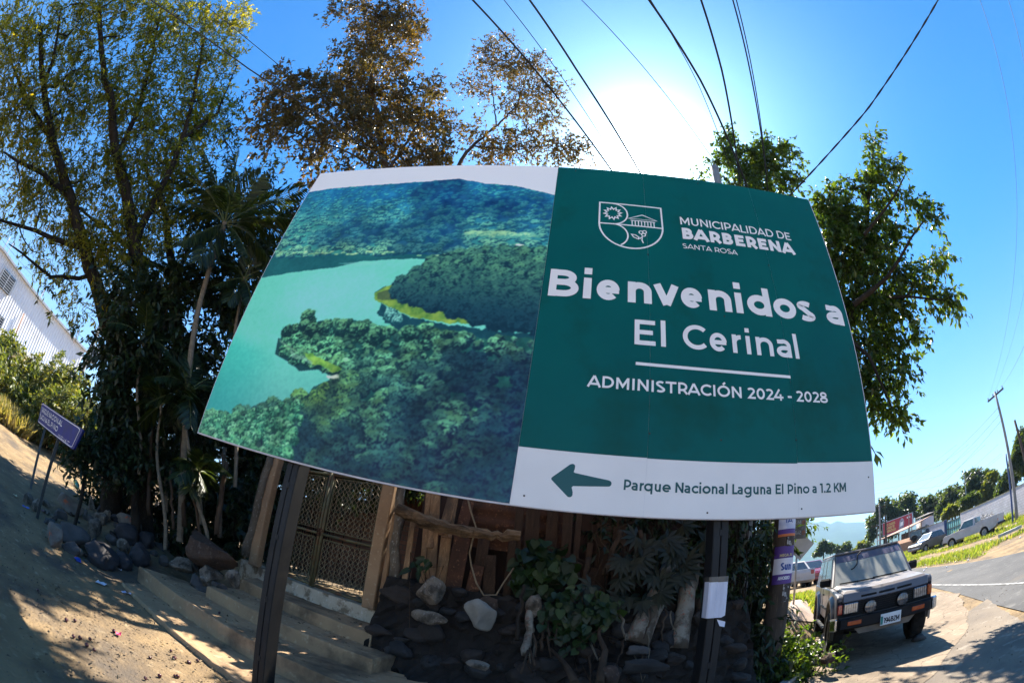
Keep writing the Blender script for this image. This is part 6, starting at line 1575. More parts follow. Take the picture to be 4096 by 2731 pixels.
# ---- background vehicles
def car(name, label, cat, p_front, p_rear, prof, cb, ct, hw, wy, wr, paint, extra=None, glass=None, scale=1.0, group=None, z=None):
    """p_front / p_rear: ground points under the two axles"""
    pf, pr = np.array(p_front[:2], float), np.array(p_rear[:2], float); d = pr - pf; d /= np.linalg.norm(d)
    mid = (pf + pr) / 2; rot = math.atan2(-d[0], d[1]); zz = float(H(*mid)) if z is None else z
    mid_y = (wy[0] + wy[1]) / 2; loc = (mid[0] - d[0] * mid_y, mid[1] - d[1] * mid_y, zz)
    t = thing(name, label, cat, loc, rot, group)
    zl = min(q[1] for q in prof)
    out = []
    b = MB(); b.prism(prof[::-1], 0, -hw, hw); b.build('body', paint, t, bevel=.05)
    cab_ = Cabin(cb, ct); m = MB(); cab_.shell(m); m.build('cabin', paint, t, bevel=.04)
    g = glass or M_dark_glass
    m = MB(); cab_.pane('front', .05, .95, .08, .93, m); m.build('windscreen', g, t)
    m = MB(); cab_.pane('rear', .08, .92, .12, .88, m); m.build('rear_window', g, t)
    for sd in ('left', 'right'):
        for u0, u1 in ((.06, .48), (.53, .94)) if cb[1] - cb[0] > 1.6 else ((.10, .90),):
            m = MB(); cab_.pane(sd, u0, u1, .12, .88, m); m.build('window', g, t)
    for s in (-1, 1):
        for y in wy: wheel(t, s * (hw - .10), y, wr, .2, s, 5)
    for s in (-1, 1):
        y0 = min(q[0] for q in prof); y1 = max(q[0] for q in prof)
        m = MB(); m.box((s * (hw - .22), y0 + .01, .68), (.30, .06, .13), None, .02); m.build('headlight', M_lens, t)
        m = MB(); m.box((s * (hw - .14), y1 - .01, .80), (.18, .05, .22), None, .02); m.build('tail_light', M_redlens, t)
        m = MB(); m.box((s * (hw + .08), cb[0] + .25, cb[2] + .08), (.16, .08, .11), None, .02); m.build('wing_mirror', M_trim, t)
    m = MB(); m.box((0, min(q[0] for q in prof), .42), (hw * 1.9, .10, .16), None, .03); m.build('front_bumper', M_trim if extra == 'dark' else paint, t)
    return t
def arches(y0, y1, r, za, zb_):
    return [(y1 + r * math.cos(R_(a)), za + r * math.sin(R_(a))) for a in range(0, 181, 18)], [(y0 + r * math.cos(R_(a)), za + r * math.sin(R_(a))) for a in range(0, 181, 18)]
def prof_car(L0, zb_, nose, hood_y, belt, L1, wy, wr, tail):
    A1, A0 = arches(wy[0], wy[1], wr + .05, wr * .92, zb_)
    return [(L0, zb_ + .05), (L0 - .02, nose - .12), (L0 + .12, nose), (hood_y, belt), (L1 - .06, belt + .02), (L1, belt - .15), (L1, zb_ + .12), (L1 - .2, zb_)] + A1 + [(wy[1] - wr - .06, zb_), (wy[0] + wr + .06, zb_)] + A0 + [(wy[0] - wr - .06, zb_)]
M_wpaint = mat('chalky_white_paint', (.46, .43, .42, 1), (.38, .35, .34, 1), 2, rough=.5, spec=.4, dirt=(.36, .29, .22, 1), dscale=1.5, dlo=.56, dhi=.75)
M_dpaint = mat('dark_plum_paint', (.05, .045, .06, 1), (.04, .036, .048, 1), 2, rough=.25, spec=.6, coat=.8)
M_rpaint = mat('maroon_paint', (.26, .010, .022, 1), (.20, .008, .018, 1), 2, rough=.22, spec=.6, coat=1)
M_gpaint = mat('grey_green_paint', (.12, .12, .12, 1), (.09, .09, .09, 1), 2, rough=.45, dirt=(.2, .17, .14, 1), dscale=2, dlo=.5, dhi=.7)
def pxg(x, y, d0=8): return gray(3400 + x / 3.137, 1800 + y / 3.137, d0)
# white pickup
f0, r0 = pxg(1355, 1215), pxg(1705, 1085)
k = 2.85 / np.linalg.norm((f0 - r0)[:2])
f0 = r0 + (f0 - r0) * 1.0
fd = f0[:2] / np.linalg.norm(f0[:2]); 
if k > 1: f0[:2] += fd * math.sqrt(max(0, 2.85 ** 2 - np.linalg.norm((f0 - r0)[:2]) ** 2))
wy, wr = (0, 2.85), .34
pp = prof_car(-.75, .45, .92, .55, 1.0, 4.0, wy, wr, 1.0)
pk = car('pickup_truck', 'old white pickup with scrap in its bed parked on the grassy verge', 'pickup', f0, r0, pp, (.55, 2.05, .98, .76), (1.05, 1.95, 1.52, .64), .80, wy, wr, M_wpaint, 'dark', mat('pale_car_glass', (.10, .16, .15, 1), (.06, .10, .10, 1), 3, rough=.1, coat=.5))
m = MB()
for x in (-.76, .76): m.box((x, 3.05, 1.06), (.05, 1.86, .14))
m.box((0, 3.98, 1.0), (1.56, .05, .26)); m.box((0, 2.12, 1.06), (1.54, .05, .14)); m.build('bed_sides', M_wpaint, pk)
m = MB(); m.box((0, 4.08, .55), (1.5, .10, .14), None, .02); m.build('rear_bumper', M_trim, pk)
sc_ = MB(); rr_ = random.Random(3)
for q in range(40):
    a = np.array([rr_.uniform(-.6, .6), rr_.uniform(2.3, 3.3), rr_.uniform(1.05, 1.4)]); sc_.bar(a, a + np.array([rr_.uniform(-.3, .3), rr_.uniform(-.3, .3), rr_.uniform(-.15, .15)]), .04, .03)
tag(sc_.build('scrap_load', mat('scrap_metal', (.3, .29, .28, 1), (.12, .11, .1, 1), 9, rough=.6, metal=.4), None, (0, 0, 0)), 'heap of scrap metal lying in the bed of the white pickup', 'scrap')
so = bpy.data.objects['scrap_load']; so.location = pk.location; so.rotation_euler = pk.rotation_euler
# dark hatchback
f0, r0 = pxg(872, 1300), pxg(1090, 1225)
L = np.linalg.norm((f0 - r0)[:2]); fd = r0[:2] / np.linalg.norm(r0[:2])
if L < 2.4: r0[:2] += fd * math.sqrt(2.4 ** 2 - L ** 2)
wy, wr = (0, 2.4), .30
car('hatchback', 'dark plum hatchback parked in front of the boxy jeep', 'car', f0, r0, prof_car(-.70, .30, .82, .50, .98, 2.95, wy, wr, .98), (.40, 2.90, .96, .77), (1.15, 2.45, 1.48, .62), .82, wy, wr, M_dpaint)
# boxy jeep with roof rack and spare wheel
jl = at(3668, 2185, 52.0); jl2 = at(3712, 2170, 55.5)
wy, wr = (0, 2.6), .40
jp = car('boxy_jeep', 'boxy grey jeep with a roof rack and rear spare wheel behind the plum hatchback', 'car', jl2, jl, prof_car(-.7, .55, 1.15, .6, 1.22, 3.6, wy, wr, 1.2), (.62, 3.58, 1.2, .82), (.80, 3.55, 1.92, .76), .86, wy, wr, M_gpaint)
m = MB()
for x in (-.7, .7):
    for z in (1.98, 2.14): m.tube([(x, .9, z), (x, 3.5, z)], .02, 6)
    for y in np.linspace(.9, 3.5, 6): m.tube([(x, y, 1.9), (x, y, 2.14)], .018, 6)
for y in np.linspace(.9, 3.5, 8): m.tube([(-.7, y, 1.98), (.7, y, 1.98)], .016, 6)
m.build('roof_rack', M_gpaint, jp)
m = MB(); V, F = lathe_x([(-.1, .22), (-.11, .30), (-.08, .38), (.08, .38), (.11, .30), (.1, .22), (.05, .01)]); m.add([(b_ * 1 + .2, 3.72 + a, 1.15 + c2) for a, b_, c2 in V], F, True); m.build('spare_wheel', M_tyre, jp)
# cars down the street, left of the off-roader
wy, wr = (0, 2.5), .31
q = at(3262, 2303, 26.0); q2 = q + np.array([.70, 2.4, 0])
car('sedan', 'maroon car half hidden behind the dusty off road car', 'car', q, q2, prof_car(-.75, .30, .80, .45, .95, 3.2, wy, wr, .95), (.40, 2.95, .93, .78), (1.1, 2.3, 1.42, .62), .84, wy, wr, M_rpaint)
q = at(3180, 2312, 24.0); q2 = q + np.array([-.9, -2.3, 0])
car('sedan', 'pale car showing red tail lights left of the maroon car', 'car', q + np.array([.5, 2.2, 0]), q, prof_car(-.75, .30, .80, .45, .95, 3.2, wy, wr, .95), (.40, 2.7, .93, .78), (1.1, 2.1, 1.42, .62), .84, wy, wr, M_wpaint)
# ------------------------------------------------------------------ street side at the right
def P6(x, y): return 3400 + x / 3.137, 1800 + y / 3.137
def block_wall():
    m = mat('white_block_wall', (.56, .53, .56, 1), (.47, .44, .47, 1), .8, rough=.9, spec=.2, bump=.004, bscale=20, dirt=(.34, .29, .24, 1), dscale=.6, dlo=.60, dhi=.78)
    nt = m.node_tree; L = nt.links; p = nt.nodes['Principled BSDF']
    t_ = node(nt, 'ShaderNodeTexCoord'); mp = node(nt, 'ShaderNodeMapping'); mp.inputs['Rotation'].default_value = (R_(90), 0, 0)
    b = node(nt, 'ShaderNodeTexBrick'); b.inputs['Scale'].default_value = 1.0; b.inputs['Brick Width'].default_value = .42; b.inputs['Row Height'].default_value = .21; b.inputs['Mortar Size'].default_value = .012
    for k in ('Color1', 'Color2'): b.inputs[k].default_value = (1, 1, 1, 1)
    b.inputs['Color2'].default_value = (.88, .88, .88, 1); b.inputs['Mortar'].default_value = (.62, .58, .56, 1)
    L.new(t_.outputs['Object'], mp.inputs[0]); L.new(mp.outputs[0], b.inputs[0])
    src = p.inputs['Base Color'].links[0].from_socket; x = node(nt, 'ShaderNodeMix', data_type='RGBA', blend_type='MULTIPLY'); x.inputs[0].default_value = 1
    L.new(src, x.inputs[6]); L.new(b.outputs[0], x.inputs[7]); L.new(x.outputs[2], p.inputs['Base Color'])
    return m
M_wallw = block_wall()
M_mossy = mat('mossy_coping', (.16, .16, .07, 1), (.28, .26, .2, 1), 3, rough=1)
def wall_px(name, label, top, bot, d, th=.2, mt=None, coping=True, extra=None):
    """wall between two picture columns: top=[(x,y),(x,y)], bot the same, d distances; built with its own x axis along the wall"""
    A, B = at(*top[0], d[0]), at(*top[1], d[1]); a, b = at(*bot[0], d[0]), at(*bot[1], d[1])
    u = (B - A)[:2]; L = np.linalg.norm(u); ang = math.atan2(u[1], u[0])
    t = thing(name, label, 'wall', (A[0], A[1], 0), ang)
    z0a, z0b = min(a[2], float(H(*A[:2]))) - .3, min(b[2], float(H(*B[:2]))) - .3
    m = MB(); V = [(0, -th / 2, z0a), (L, -th / 2, z0b), (L, -th / 2, B[2]), (0, -th / 2, A[2])]; V += [(x, th / 2, z) for x, _, z in V]
    m.add(V, [(0, 1, 2, 3), (5, 4, 7, 6), (3, 2, 6, 7), (1, 0, 4, 5), (2, 1, 5, 6), (0, 3, 7, 4)])
    m.build('block_face', mt or M_wallw, t)
    if coping:
        m = MB(); m.bar((0, 0, A[2] + .04), (L, 0, B[2] + .04), th + .06, .07); m.build('coping', M_mossy, t)
    return t, L, A, B
wall_px('boundary_wall', 'long white block wall behind the white pickup', (P6(1392, 790), P6(2230, 395)), (P6(1395, 1090), P6(2230, 720)), (51.5, 40.0))
wall_px('boundary_wall', 'short white wall left of the turquoise gate', (P6(905, 985), P6(1192, 885)), (P6(905, 1150), P6(1192, 1160)), (61.5, 56.0))
M_turq = mat('faded_turquoise', (.10, .30, .30, 1), (.16, .36, .34, 1), 1.2, rough=.55, spec=.4, dirt=(.05, .12, .14, 1), dscale=2, dlo=.5, dhi=.7)
M_blue_ = mat('blue_column', (.035, .06, .16, 1), (.05, .08, .18, 1), 2, rough=.6)
M_tframe = mat('gate_frame_dark', (.03, .075, .085, 1), (.05, .05, .045, 1), 4, rough=.6)
gA, gB = at(*P6(1212, 905), 56), at(*P6(1390, 838), 51.7); ga, gb = at(*P6(1228, 1170), 56), at(*P6(1392, 1110), 51.7)
u = (gB - gA)[:2]; L = np.linalg.norm(u); gt = thing('sheet_metal_gate', 'turquoise sheet metal gate in the white wall', 'gate', (gA[0], gA[1], 0), math.atan2(u[1], u[0]))
for k in range(7):
    x0, x1 = L * k / 7 + .03, L * (k + 1) / 7 - .03; zt = gA[2] + (gB[2] - gA[2]) * (k + .5) / 7; zb_ = ga[2] + (gb[2] - ga[2]) * (k + .5) / 7
    m = MB(); m.box(((x0 + x1) / 2, 0, (zt + zb_) / 2), (x1 - x0, .04, zt - zb_), ry(-.0), .01); m.build('gate_panel', M_turq, gt)
m = MB()
for f_ in (.0, .36, .66, 1.0): m.bar((0, -.04, ga[2] + (gA[2] - ga[2]) * f_), (L, -.04, gb[2] + (gB[2] - gb[2]) * f_), .06, .09)
for k in range(8): m.bar((L * k / 7, -.03, ga[2]), (L * k / 7, -.03, gA[2] + (gB[2] - gA[2]) * k / 7), .05)
m.build('gate_frame', M_tframe, gt)
def pillar(name, label, x0, x1, ytop, ybot, d, mt, cat='column'):
    a, b = at(*P6(x0, ybot), d), at(*P6(x1, ybot), d); t_ = at(*P6((x0 + x1) / 2, ytop), d); w = np.linalg.norm(b - a)
    m = MB(); zb_ = float(H(a[0], a[1])) - .2; c = (a + b) / 2
    m.box((c[0], c[1], (t_[2] + zb_) / 2), (w, w, t_[2] - zb_), rz(-math.atan2(c[0], c[1])), .02); m.box((c[0], c[1], t_[2] + .05), (w * 1.2, w * 1.2, .1), rz(-math.atan2(c[0], c[1])), .02)
    return tag(m.build(name, mt, None, (c[0], c[1], zb_)), label, cat)
pillar('gate_column', 'white and blue column at the left of the turquoise gate', 1188, 1222, 885, 1160, 56.1, M_blue_)
dA = at(*P6(1488, 855), 50.4); dB = at(*P6(1525, 845), 49.9); u = (dB - dA)[:2]; L = np.linalg.norm(u); zb_ = float(H(dA[0], dA[1])) + .05
dt = thing('wall_door', 'narrow blue door in the long white wall above the pickup cab', 'door', (dA[0], dA[1], 0), math.atan2(u[1], u[0]))
m = MB(); m.box((L / 2, -.02, (dA[2] + zb_) / 2), (L, .06, dA[2] - zb_), None, .01); m.build('door_leaf', M_turq, dt)
m = MB(); m.box((0, -.05, (dA[2] + zb_) / 2), (.10, .10, dA[2] - zb_ + .1)); m.box((L, -.05, (dA[2] + zb_) / 2), (.10, .10, dA[2] - zb_ + .1)); m.box((L / 2, -.05, dA[2] + .05), (L + .1, .1, .1)); m.build('door_frame', mat('red_frame', (.25, .06, .07, 1), None, 4, rough=.6), dt)
# white guard house
hA, hB, hC = at(*P6(828, 868), 67), at(*P6(895, 845), 63), at(*P6(1048, 800), 65.5)
hs = thing('guard_house', 'small white house with a dark tin roof behind the jeep', 'house', (hB[0], hB[1], 0))
hz = lambda p: np.array(p) - np.array([hB[0], hB[1], 0])
zb_ = float(H(hB[0], hB[1])) - .5; back = hA + (hC - hB)
V = [hz((p[0], p[1], zb_)) for p in (hA, hB, hC, back)] + [hz((p[0], p[1], p[2] - .15)) for p in (hA, hB, hC, back)]
m = MB(); m.add(V, [(0, 1, 5, 4), (1, 2, 6, 5), (2, 3, 7, 6), (3, 0, 4, 7), (4, 5, 6, 7)]); m.build('wall', mat('chalk_white_wall', (.66, .63, .66, 1), (.55, .50, .50, 1), .7, rough=.9, dirt=(.32, .26, .22, 1), dscale=.8, dlo=.55, dhi=.75), hs)
ctr = (hz(hA) + hz(hC)) / 2; m = MB(); V = [ctr + (hz(p) - ctr) * 1.14 + [0, 0, o_] for p, o_ in ((hA, .05), (hB, .0), (hC, .2), (back, .35))]; m.add(V + [v + np.array([0, 0, .10]) for v in V], [(4, 5, 6, 7), (3, 2, 1, 0), (0, 1, 5, 4), (1, 2, 6, 5), (2, 3, 7, 6), (3, 0, 4, 7)]); m.build('roof', mat('dark_tin_roof', (.05, .04, .035, 1), (.09, .07, .06, 1), 3, rough=.7), hs)
for q, (a_, b_, u0, u1, v0, v1) in enumerate(((hB, hC, .26, .44, .60, .74), (hA, hB, .30, .44, .56, .70), (hA, hB, .62, .76, .60, .74))):
    f = lambda u_, v_: hz(a_) * (1 - u_) + hz(b_) * u_ - np.array([0, 0, (1 - v_) * 4.0]); n_ = np.cross(hz(b_) - hz(a_), [0, 0, 1.0]); n_ /= np.linalg.norm(n_)
    m = MB(); C_ = [f(u0, v0), f(u1, v0), f(u1, v1), f(u0, v1)]; m.add([c + n_ * .02 for c in C_] + [c - n_ * .03 for c in C_], [(0, 1, 2, 3), (0, 4, 5, 1), (1, 5, 6, 2), (2, 6, 7, 3), (3, 7, 4, 0)]); m.build('window', M_dark_glass, hs)
# red advertising board
rA, rB, rC, rD = [at(*P6(x, y), d) for x, y, d in ((415, 900, 76), (783, 805, 70), (800, 960, 70), (425, 1060, 76))]
ru = rB - rA; ru[2] = 0; RL = np.linalg.norm(ru); RH = ((rA[2] - rD[2]) + (rB[2] - rC[2])) / 2; zlow = (rD[2] + rC[2]) / 2
rbd = thing('red_billboard', 'red advertising billboard with yellow words above a market shed', 'billboard', (rA[0], rA[1], 0), math.atan2(ru[1], ru[0]))
m = MB(); m.box((RL / 2, 0, zlow + RH / 2), (RL, .12, RH)); m.build('board_face', mat('red_print', (.36, .012, .022, 1), (.30, .010, .020, 1), .6, rough=.5), rbd)
m = MB()
for z in (zlow - .04, zlow + RH + .04): m.box((RL / 2, 0, z), (RL + .16, .2, .09))
for x in (-.04, RL + .04): m.box((x, 0, zlow + RH / 2), (.09, .2, RH))
m.build('board_frame', M_galv, rbd)
for x in (.6, RL * .5, RL - .6):
    m = MB(); m.box((x, .25, zlow / 2 + .6), (.14, .14, zlow + 1.2)); m.build('support_post', M_galv, rbd)
ik = Ink(); fr = lambda u_, v_, d: (u_, -.064 - d * 4, zlow + v_)
for tx, v_, u0, u1 in (('¡NO SABES', .66, .06, .44), ('LO QUE TE', .40, .08, .41), ('PIERDES!', .14, .08, .46)): ik.text(tx, RL * u0, RL * u1, RH * v_, RH * .20, .24, fr)
ik.mb.build('yellow_lettering', mat('yellow_print', (.62, .50, .14, 1), None, 4, rough=.5), rbd)
ik = Ink(); ik.text('BIG', RL * .82, RL * .95, RH * .72, RH * .13, .26, fr); ik.mb.build('white_lettering', M_letter_white, rbd)
ik = Ink(); bx = lambda pts: [(RL * a, RH * b) for a, b in pts]
ik.poly(bx([(.54, .06), (.70, .06), (.74, .5), (.72, .80), (.66, .92), (.60, .80), (.57, .5)]), fr); ik.mb.build('bottle_picture', mat('grey_print', (.16, .13, .16, 1), (.4, .36, .4, 1), 2.2, rough=.5), rbd)
ik = Ink(); ik.poly(bx([(.60, .30), (.69, .34), (.71, .62), (.62, .60)]), lambda u_, v_, d: fr(u_, v_, d + .004)); ik.mb.build('bottle_label', M_letter_white, rbd)
# market shed
sA, sB = at(*P6(470, 1075), 66), at(*P6(800, 985), 60); su = (sB - sA); su[2] = 0; SL = np.linalg.norm(su); sh = thing('market_shed', 'low shed with a rusty sloping tin roof under the red billboard', 'shed', (sA[0], sA[1], 0), math.atan2(su[1], su[0]))
zt = (sA[2] + sB[2]) / 2; zb_ = float(H(sA[0], sA[1]))
m = MB(); m.add([(-.6, -1.6, zt - .2), (SL + .5, -1.6, zt + .1), (SL + .5, 3, zt + 1.0), (-.6, 3, zt + .7), (-.6, -1.6, zt - .28), (SL + .5, -1.6, zt + .02), (SL + .5, 3, zt + .92), (-.6, 3, zt + .62)], [(0, 1, 2, 3), (7, 6, 5, 4), (0, 4, 5, 1), (1, 5, 6, 2), (2, 6, 7, 3), (3, 7, 4, 0)]); m.build('roof', mat('rust_pink_tin', (.30, .17, .12, 1), (.20, .11, .08, 1), 2, rough=.8), sh)
m = MB(); m.box((SL / 2, 2.6, (zt + zb_) / 2 - .4), (SL, .15, zt - zb_ + .6)); m.build('wall', mat('dark_boards', (.05, .04, .035, 1), (.09, .06, .045, 1), 3, rough=.9), sh)
for k in range(5):
    m = MB(); m.tube([(SL * k / 4, -1.4, zb_ - .5), (SL * k / 4, -1.4, zt - .2)], .07, 8); m.build('post', M_trunk_brown, sh)
# earth bank below the shed
m = MB(); e0, e1 = at(*P6(480, 1160), 57), at(*P6(720, 1120), 54); m.box((*(e0[:2] + e1[:2]) / 2, 1.6), (9, 2.5, 2.6), rz(math.atan2((e1 - e0)[1], (e1 - e0)[0])), .4)
tag(m.build('earth_wall', mat('red_earth', (.33, .19, .12, 1), (.25, .14, .09, 1), 1.5, rough=1, bump=.03), None, (*(e0[:2] + e1[:2]) / 2, .5)), 'bare reddish earth wall in front of the market shed', 'wall')

# poles
M_pole = mat('grey_pole', (.26, .245, .23, 1), (.19, .18, .17, 1), 2, rough=.85, bump=.004, bscale=30, dirt=(.12, .11, .10, 1), dscale=1, dlo=.55, dhi=.75)
M_polewood = mat('tarred_pole', (.075, .052, .036, 1), (.045, .034, .026, 1), 5, rough=.9, bump=.008, bscale=30, stretch=(2, 2, .25), c3=(.12, .09, .065, 1))
def pole(name, label, base, top, r0, r1, mt, cat='utility pole', parts=None, group=None):
    base, top = np.array(base, float), np.array(top, float); t = thing(name, label, cat, base, 0, group)
    m = MB(); m.tube([base + (top - base) * k / 8 for k in range(9)], [r0 + (r1 - r0) * k / 8 for k in range(9)], 12); m.build('shaft', mt, t, base)
    if parts: parts(t, base, top)
    return t
def crossarm(w, dirv, z_off=-.25, ins=4):
    def f(t, base, top):
        d = np.array(dirv, float); d /= np.linalg.norm(d); c = top + np.array([0, 0, z_off])
        m = MB(); m.bar(c - d * w / 2, c + d * w / 2, .10, .12); ca = m.build('crossarm', M_polewood, t, base)
        for k in range(ins):
            q = c + d * w * (k / (ins - 1) - .5) * .92 + np.array([0, 0, .06]); m = MB(); m.tube([q, q + [0, 0, .06], q + [0, 0, .08], q + [0, 0, .18]], [.03, .03, .06, .045], 8); m.build('insulator', M_pole, ca, base)
    return f
tpb = at(4069, 2092, 36.5); tpb[2] = float(H(tpb[0], tpb[1])) - .2; tpt = at(3979, 1567, 36.5)
dT = np.array([math.cos(R_(-58)), math.sin(R_(-58)), 0]); dT = at(4010, 1553, 35.6) - at(3938, 1590, 37.2); dT[2] = 0
pole('utility_pole', 'tall pole with a crossarm on the verge in front of the white wall', tpb, tpt, .16, .10, M_pole, parts=crossarm(2.2, dT))
b2 = at(4052, 2096, 36.0); b2[2] = float(H(b2[0], b2[1])) - .2
pole('utility_pole', 'thinner bluish post standing just left of the crossarm pole', b2, at(4023, 1815, 36.0), .09, .07, M_blue_)
b3 = at(4140, 2020, 32); b3[2] = float(H(b3[0], b3[1])) - .2
pole('utility_pole', 'dark pole leaning at the right edge of the picture', b3, at(4058, 1680, 32), .13, .09, M_polewood)
def lamp_arm(t, base, top):
    q = top + (base - top) * .18; e = at(*P6(1502, 320), 65); m = MB(); m.tube([q, (q + e) / 2 + [0, 0, .08], e], .03, 6); a_ = m.build('lamp_arm', M_galv, t, base)
    m = MB(); m.bar(e, e + (e - q) * .45 + [0, 0, .05], .22, .10, bevel=.03); m.build('lamp_head', M_galv, a_, base)
    q = top + (base - top) * .62; e = at(*P6(1420, 590), 65); m = MB(); m.tube([q, e], .025, 6); m.build('bracket', M_galv, t, base)
lb = at(*P6(1474, 760), 65); lb[2] -= 3.5
pole('street_lamp', 'thin grey street lamp rising behind the white wall', lb, at(*P6(1424, 250), 65), .08, .04, M_galv, 'street lamp', lamp_arm)
for k, (x0, y0, x1, y1, d) in enumerate(((375, 1150, 367, 690, 62), (450, 1150, 442, 812, 52), (345, 1150, 338, 930, 70), (740, 1040, 735, 770, 58))):
    b_ = at(*P6(x0, y0), d); b_[2] = float(H(b_[0], b_[1])) - .2
    pole('utility_pole', ['pole with a crossarm and thick cables left of the red billboard', 'dark pole in front of the red billboard', 'short pole left of the red billboard', 'thin mast at the right end of the red billboard'][k], b_, at(*P6(x1, y1), d), .15 if k < 2 else .07, .11 if k < 2 else .05, M_pole if k != 1 else M_polewood, parts=crossarm(2.0, (1, -.2, 0), ins=3) if k in (0, 2) else None)

# trees behind the wall and down the street
LM_far = leaf_mat('far_foliage', [(0, (.025, .042, .014)), (.6, (.05, .078, .022)), (1, (.09, .12, .03))], .35)
LM_fary = leaf_mat('yellowish_foliage', [(0, (.06, .085, .014)), (.6, (.11, .13, .02)), (1, (.18, .18, .03))], .4)
def bgtree(label, bl, d, lm, seed, dens=1.0, L=.5, trunk_px_=None, group='trees beyond the white wall', name='tree', n_per=40):
    B = blobs3(bl, d); rng = np.random.default_rng(seed); c0 = np.mean([b[0] for b in B], 0); base = np.array([c0[0], c0[1], float(H(c0[0], c0[1])) - .2])
    top = c0.copy(); T = [np.array([[*base, .22], [*(base * .5 + top * .5), .17], [*top, .08]])]
    rr = np.mean([b[1] for b in B]); k = 38 / max(.3, rr ** 2.2) * dens
    make_tree(name, label, 'tree', T, B, k, n_per, L, L * .5, lm, M_trunk_dark, seed, droop=.3, up=.1, twig=.35 * rr, spread=.3 * rr, tip=.012, group=group)
for k, (bl, d, lm, lb_) in enumerate((
    ([(2012, 1195, 20), (2030, 1165, 22), (2055, 1180, 25), (2005, 1225, 16), (2045, 1215, 22)], 82, LM_far, 'dense dark tree left of the red billboard'),
    ([(2070, 1160, 24), (2095, 1170, 24), (2090, 1140, 14)], 84, LM_far, 'tree rising behind the middle of the red billboard'),
    ([(2130, 1160, 24), (2155, 1148, 20), (2135, 1185, 20)], 80, LM_far, 'tree standing behind the right end of the red billboard'),
    ([(2185, 1140, 26), (2205, 1160, 20), (2165, 1170, 18)], 76, LM_far, 'tree behind the small white house'),
    ([(2235, 1100, 24), (2255, 1120, 26), (2225, 1130, 22), (2262, 1092, 14)], 72, LM_far, 'broad dark tree behind the thin street lamp'),
    ([(2268, 1115, 16), (2280, 1098, 14), (2262, 1135, 16), (2290, 1130, 16)], 70, LM_fary, 'yellowish tree right of the thin street lamp'),
    ([(2310, 1105, 18), (2330, 1085, 18), (2300, 1125, 14), (2320, 1120, 18)], 60, LM_far, 'leafy tree over the middle of the long white wall'),
    ([(2345, 1035, 26), (2352, 1065, 24), (2330, 1060, 16), (2375, 1050, 30), (2350, 1000, 18)], 50, LM_far, 'tall tree behind the crossarm pole at the picture edge'),
    ([(2185, 1172, 12), (2200, 1165, 10), (2175, 1180, 9), (2212, 1160, 9)], 68, LM_fary, 'banana like bush behind the turquoise gate'),
    ([(2225, 1150, 10), (2240, 1143, 10), (2215, 1155, 8)], 62, LM_far, 'bush peeping over the corner of the long white wall'),
    ([(1985, 1252, 13), (1995, 1262, 12), (1975, 1262, 10)], 95, LM_fary, 'round light green tree in the distance above the roof of the off road car'),
    ([(1945, 1258, 12), (1925, 1262, 10), (1960, 1266, 8)], 110, LM_far, 'dark distant tree left of the round light green one'),
    ([(1905, 1258, 12), (1890, 1252, 12), (1880, 1268, 10)], 100, LM_far, 'distant tree beyond the roadside bush'),
    ([(2010, 1268, 8), (2022, 1262, 8)], 90, LM_far, 'small distant tree at the foot of the big dark tree'),
    )): bgtree(lb_, bl, d, lm, 200 + k, L=.55 if d > 55 else .4)
# verge grass and rubbish
def grass(name, label, pts, n, hmin, hmax, lm, seed, spread=1.0):
    rng = np.random.default_rng(seed); P = np.array(pts, float); lo, hi = P.min(0), P.max(0); Q = rng.uniform(lo, hi, (n * 3, 2))
    Q = Q[inpoly(Q[:, 0], Q[:, 1], pts)]; cl = vnoise((Q[:, 0] - lo[0]) / (hi[0] - lo[0]) * 3.3, (Q[:, 1] - lo[1]) / (hi[1] - lo[1]) * 3.3, 4, seed, 3); Q = Q[cl > .47][:n]; m = len(Q)
    B = np.stack([Q[:, 0], Q[:, 1], H(Q[:, 0], Q[:, 1]) + .0], 1); D = rng.normal(0, .35, (m, 3)) + np.array([0, 0, 1.0]); N = rng.normal(0, 1, (m, 3)); N[:, 2] = .1
    L = rng.uniform(hmin, hmax, m); V, F = leaves_np(B, D, N, L, L * .16 + .012, rng, curl=.3)
    o_ = obj(name, fast_mesh(name, V - B[0], F, lm, attr={'rnd': ('FACE', np.tile(rng.uniform(0, 1, m), 2))}), loc=B[0]); o_['kind'] = 'stuff'; return tag(o_, label, 'grass')
LM_grass = leaf_mat('verge_grass_blades', [(0, (.09, .13, .02)), (.6, (.14, .19, .03)), (1, (.24, .22, .07))], .4)
LM_dry = leaf_mat('dry_grass_blades', [(0, (.13, .13, .045)), (.6, (.22, .19, .08)), (1, (.34, .27, .13))], .35)
vg = [(14.4, 8.0), (17.6, 17.5), (25.4, 31), (36, 46), (44, 42), (40, 31), (36, 20), (24, 9)]
grass('verge_grass', 'patchy green grass on the verge across the road', vg, 42000, .10, .30, LM_grass, 301)
grass('kerb_grass', 'tufts of grass at the far end of the kerb beside the off road car', [(6.4, 9.6), (7.6, 10.6), (8.4, 13.5), (6.6, 12.5)], 2500, .08, .22, LM_grass, 302)
grass('wall_weeds', 'tall weeds at the foot of the long white wall', [(35, 20.5), (39.8, 31.5), (38.6, 32), (33.4, 21.2)], 5000, .3, .9, LM_grass, 303)
grass('dry_grass', 'dry sunlit grass on the bank of the dirt street', [(-16, 3.0), (-24, 2.0), (-30, 5), (-24, 11), (-17, 9), (-15, 5.5)], 16000, .25, .8, LM_dry, 304)

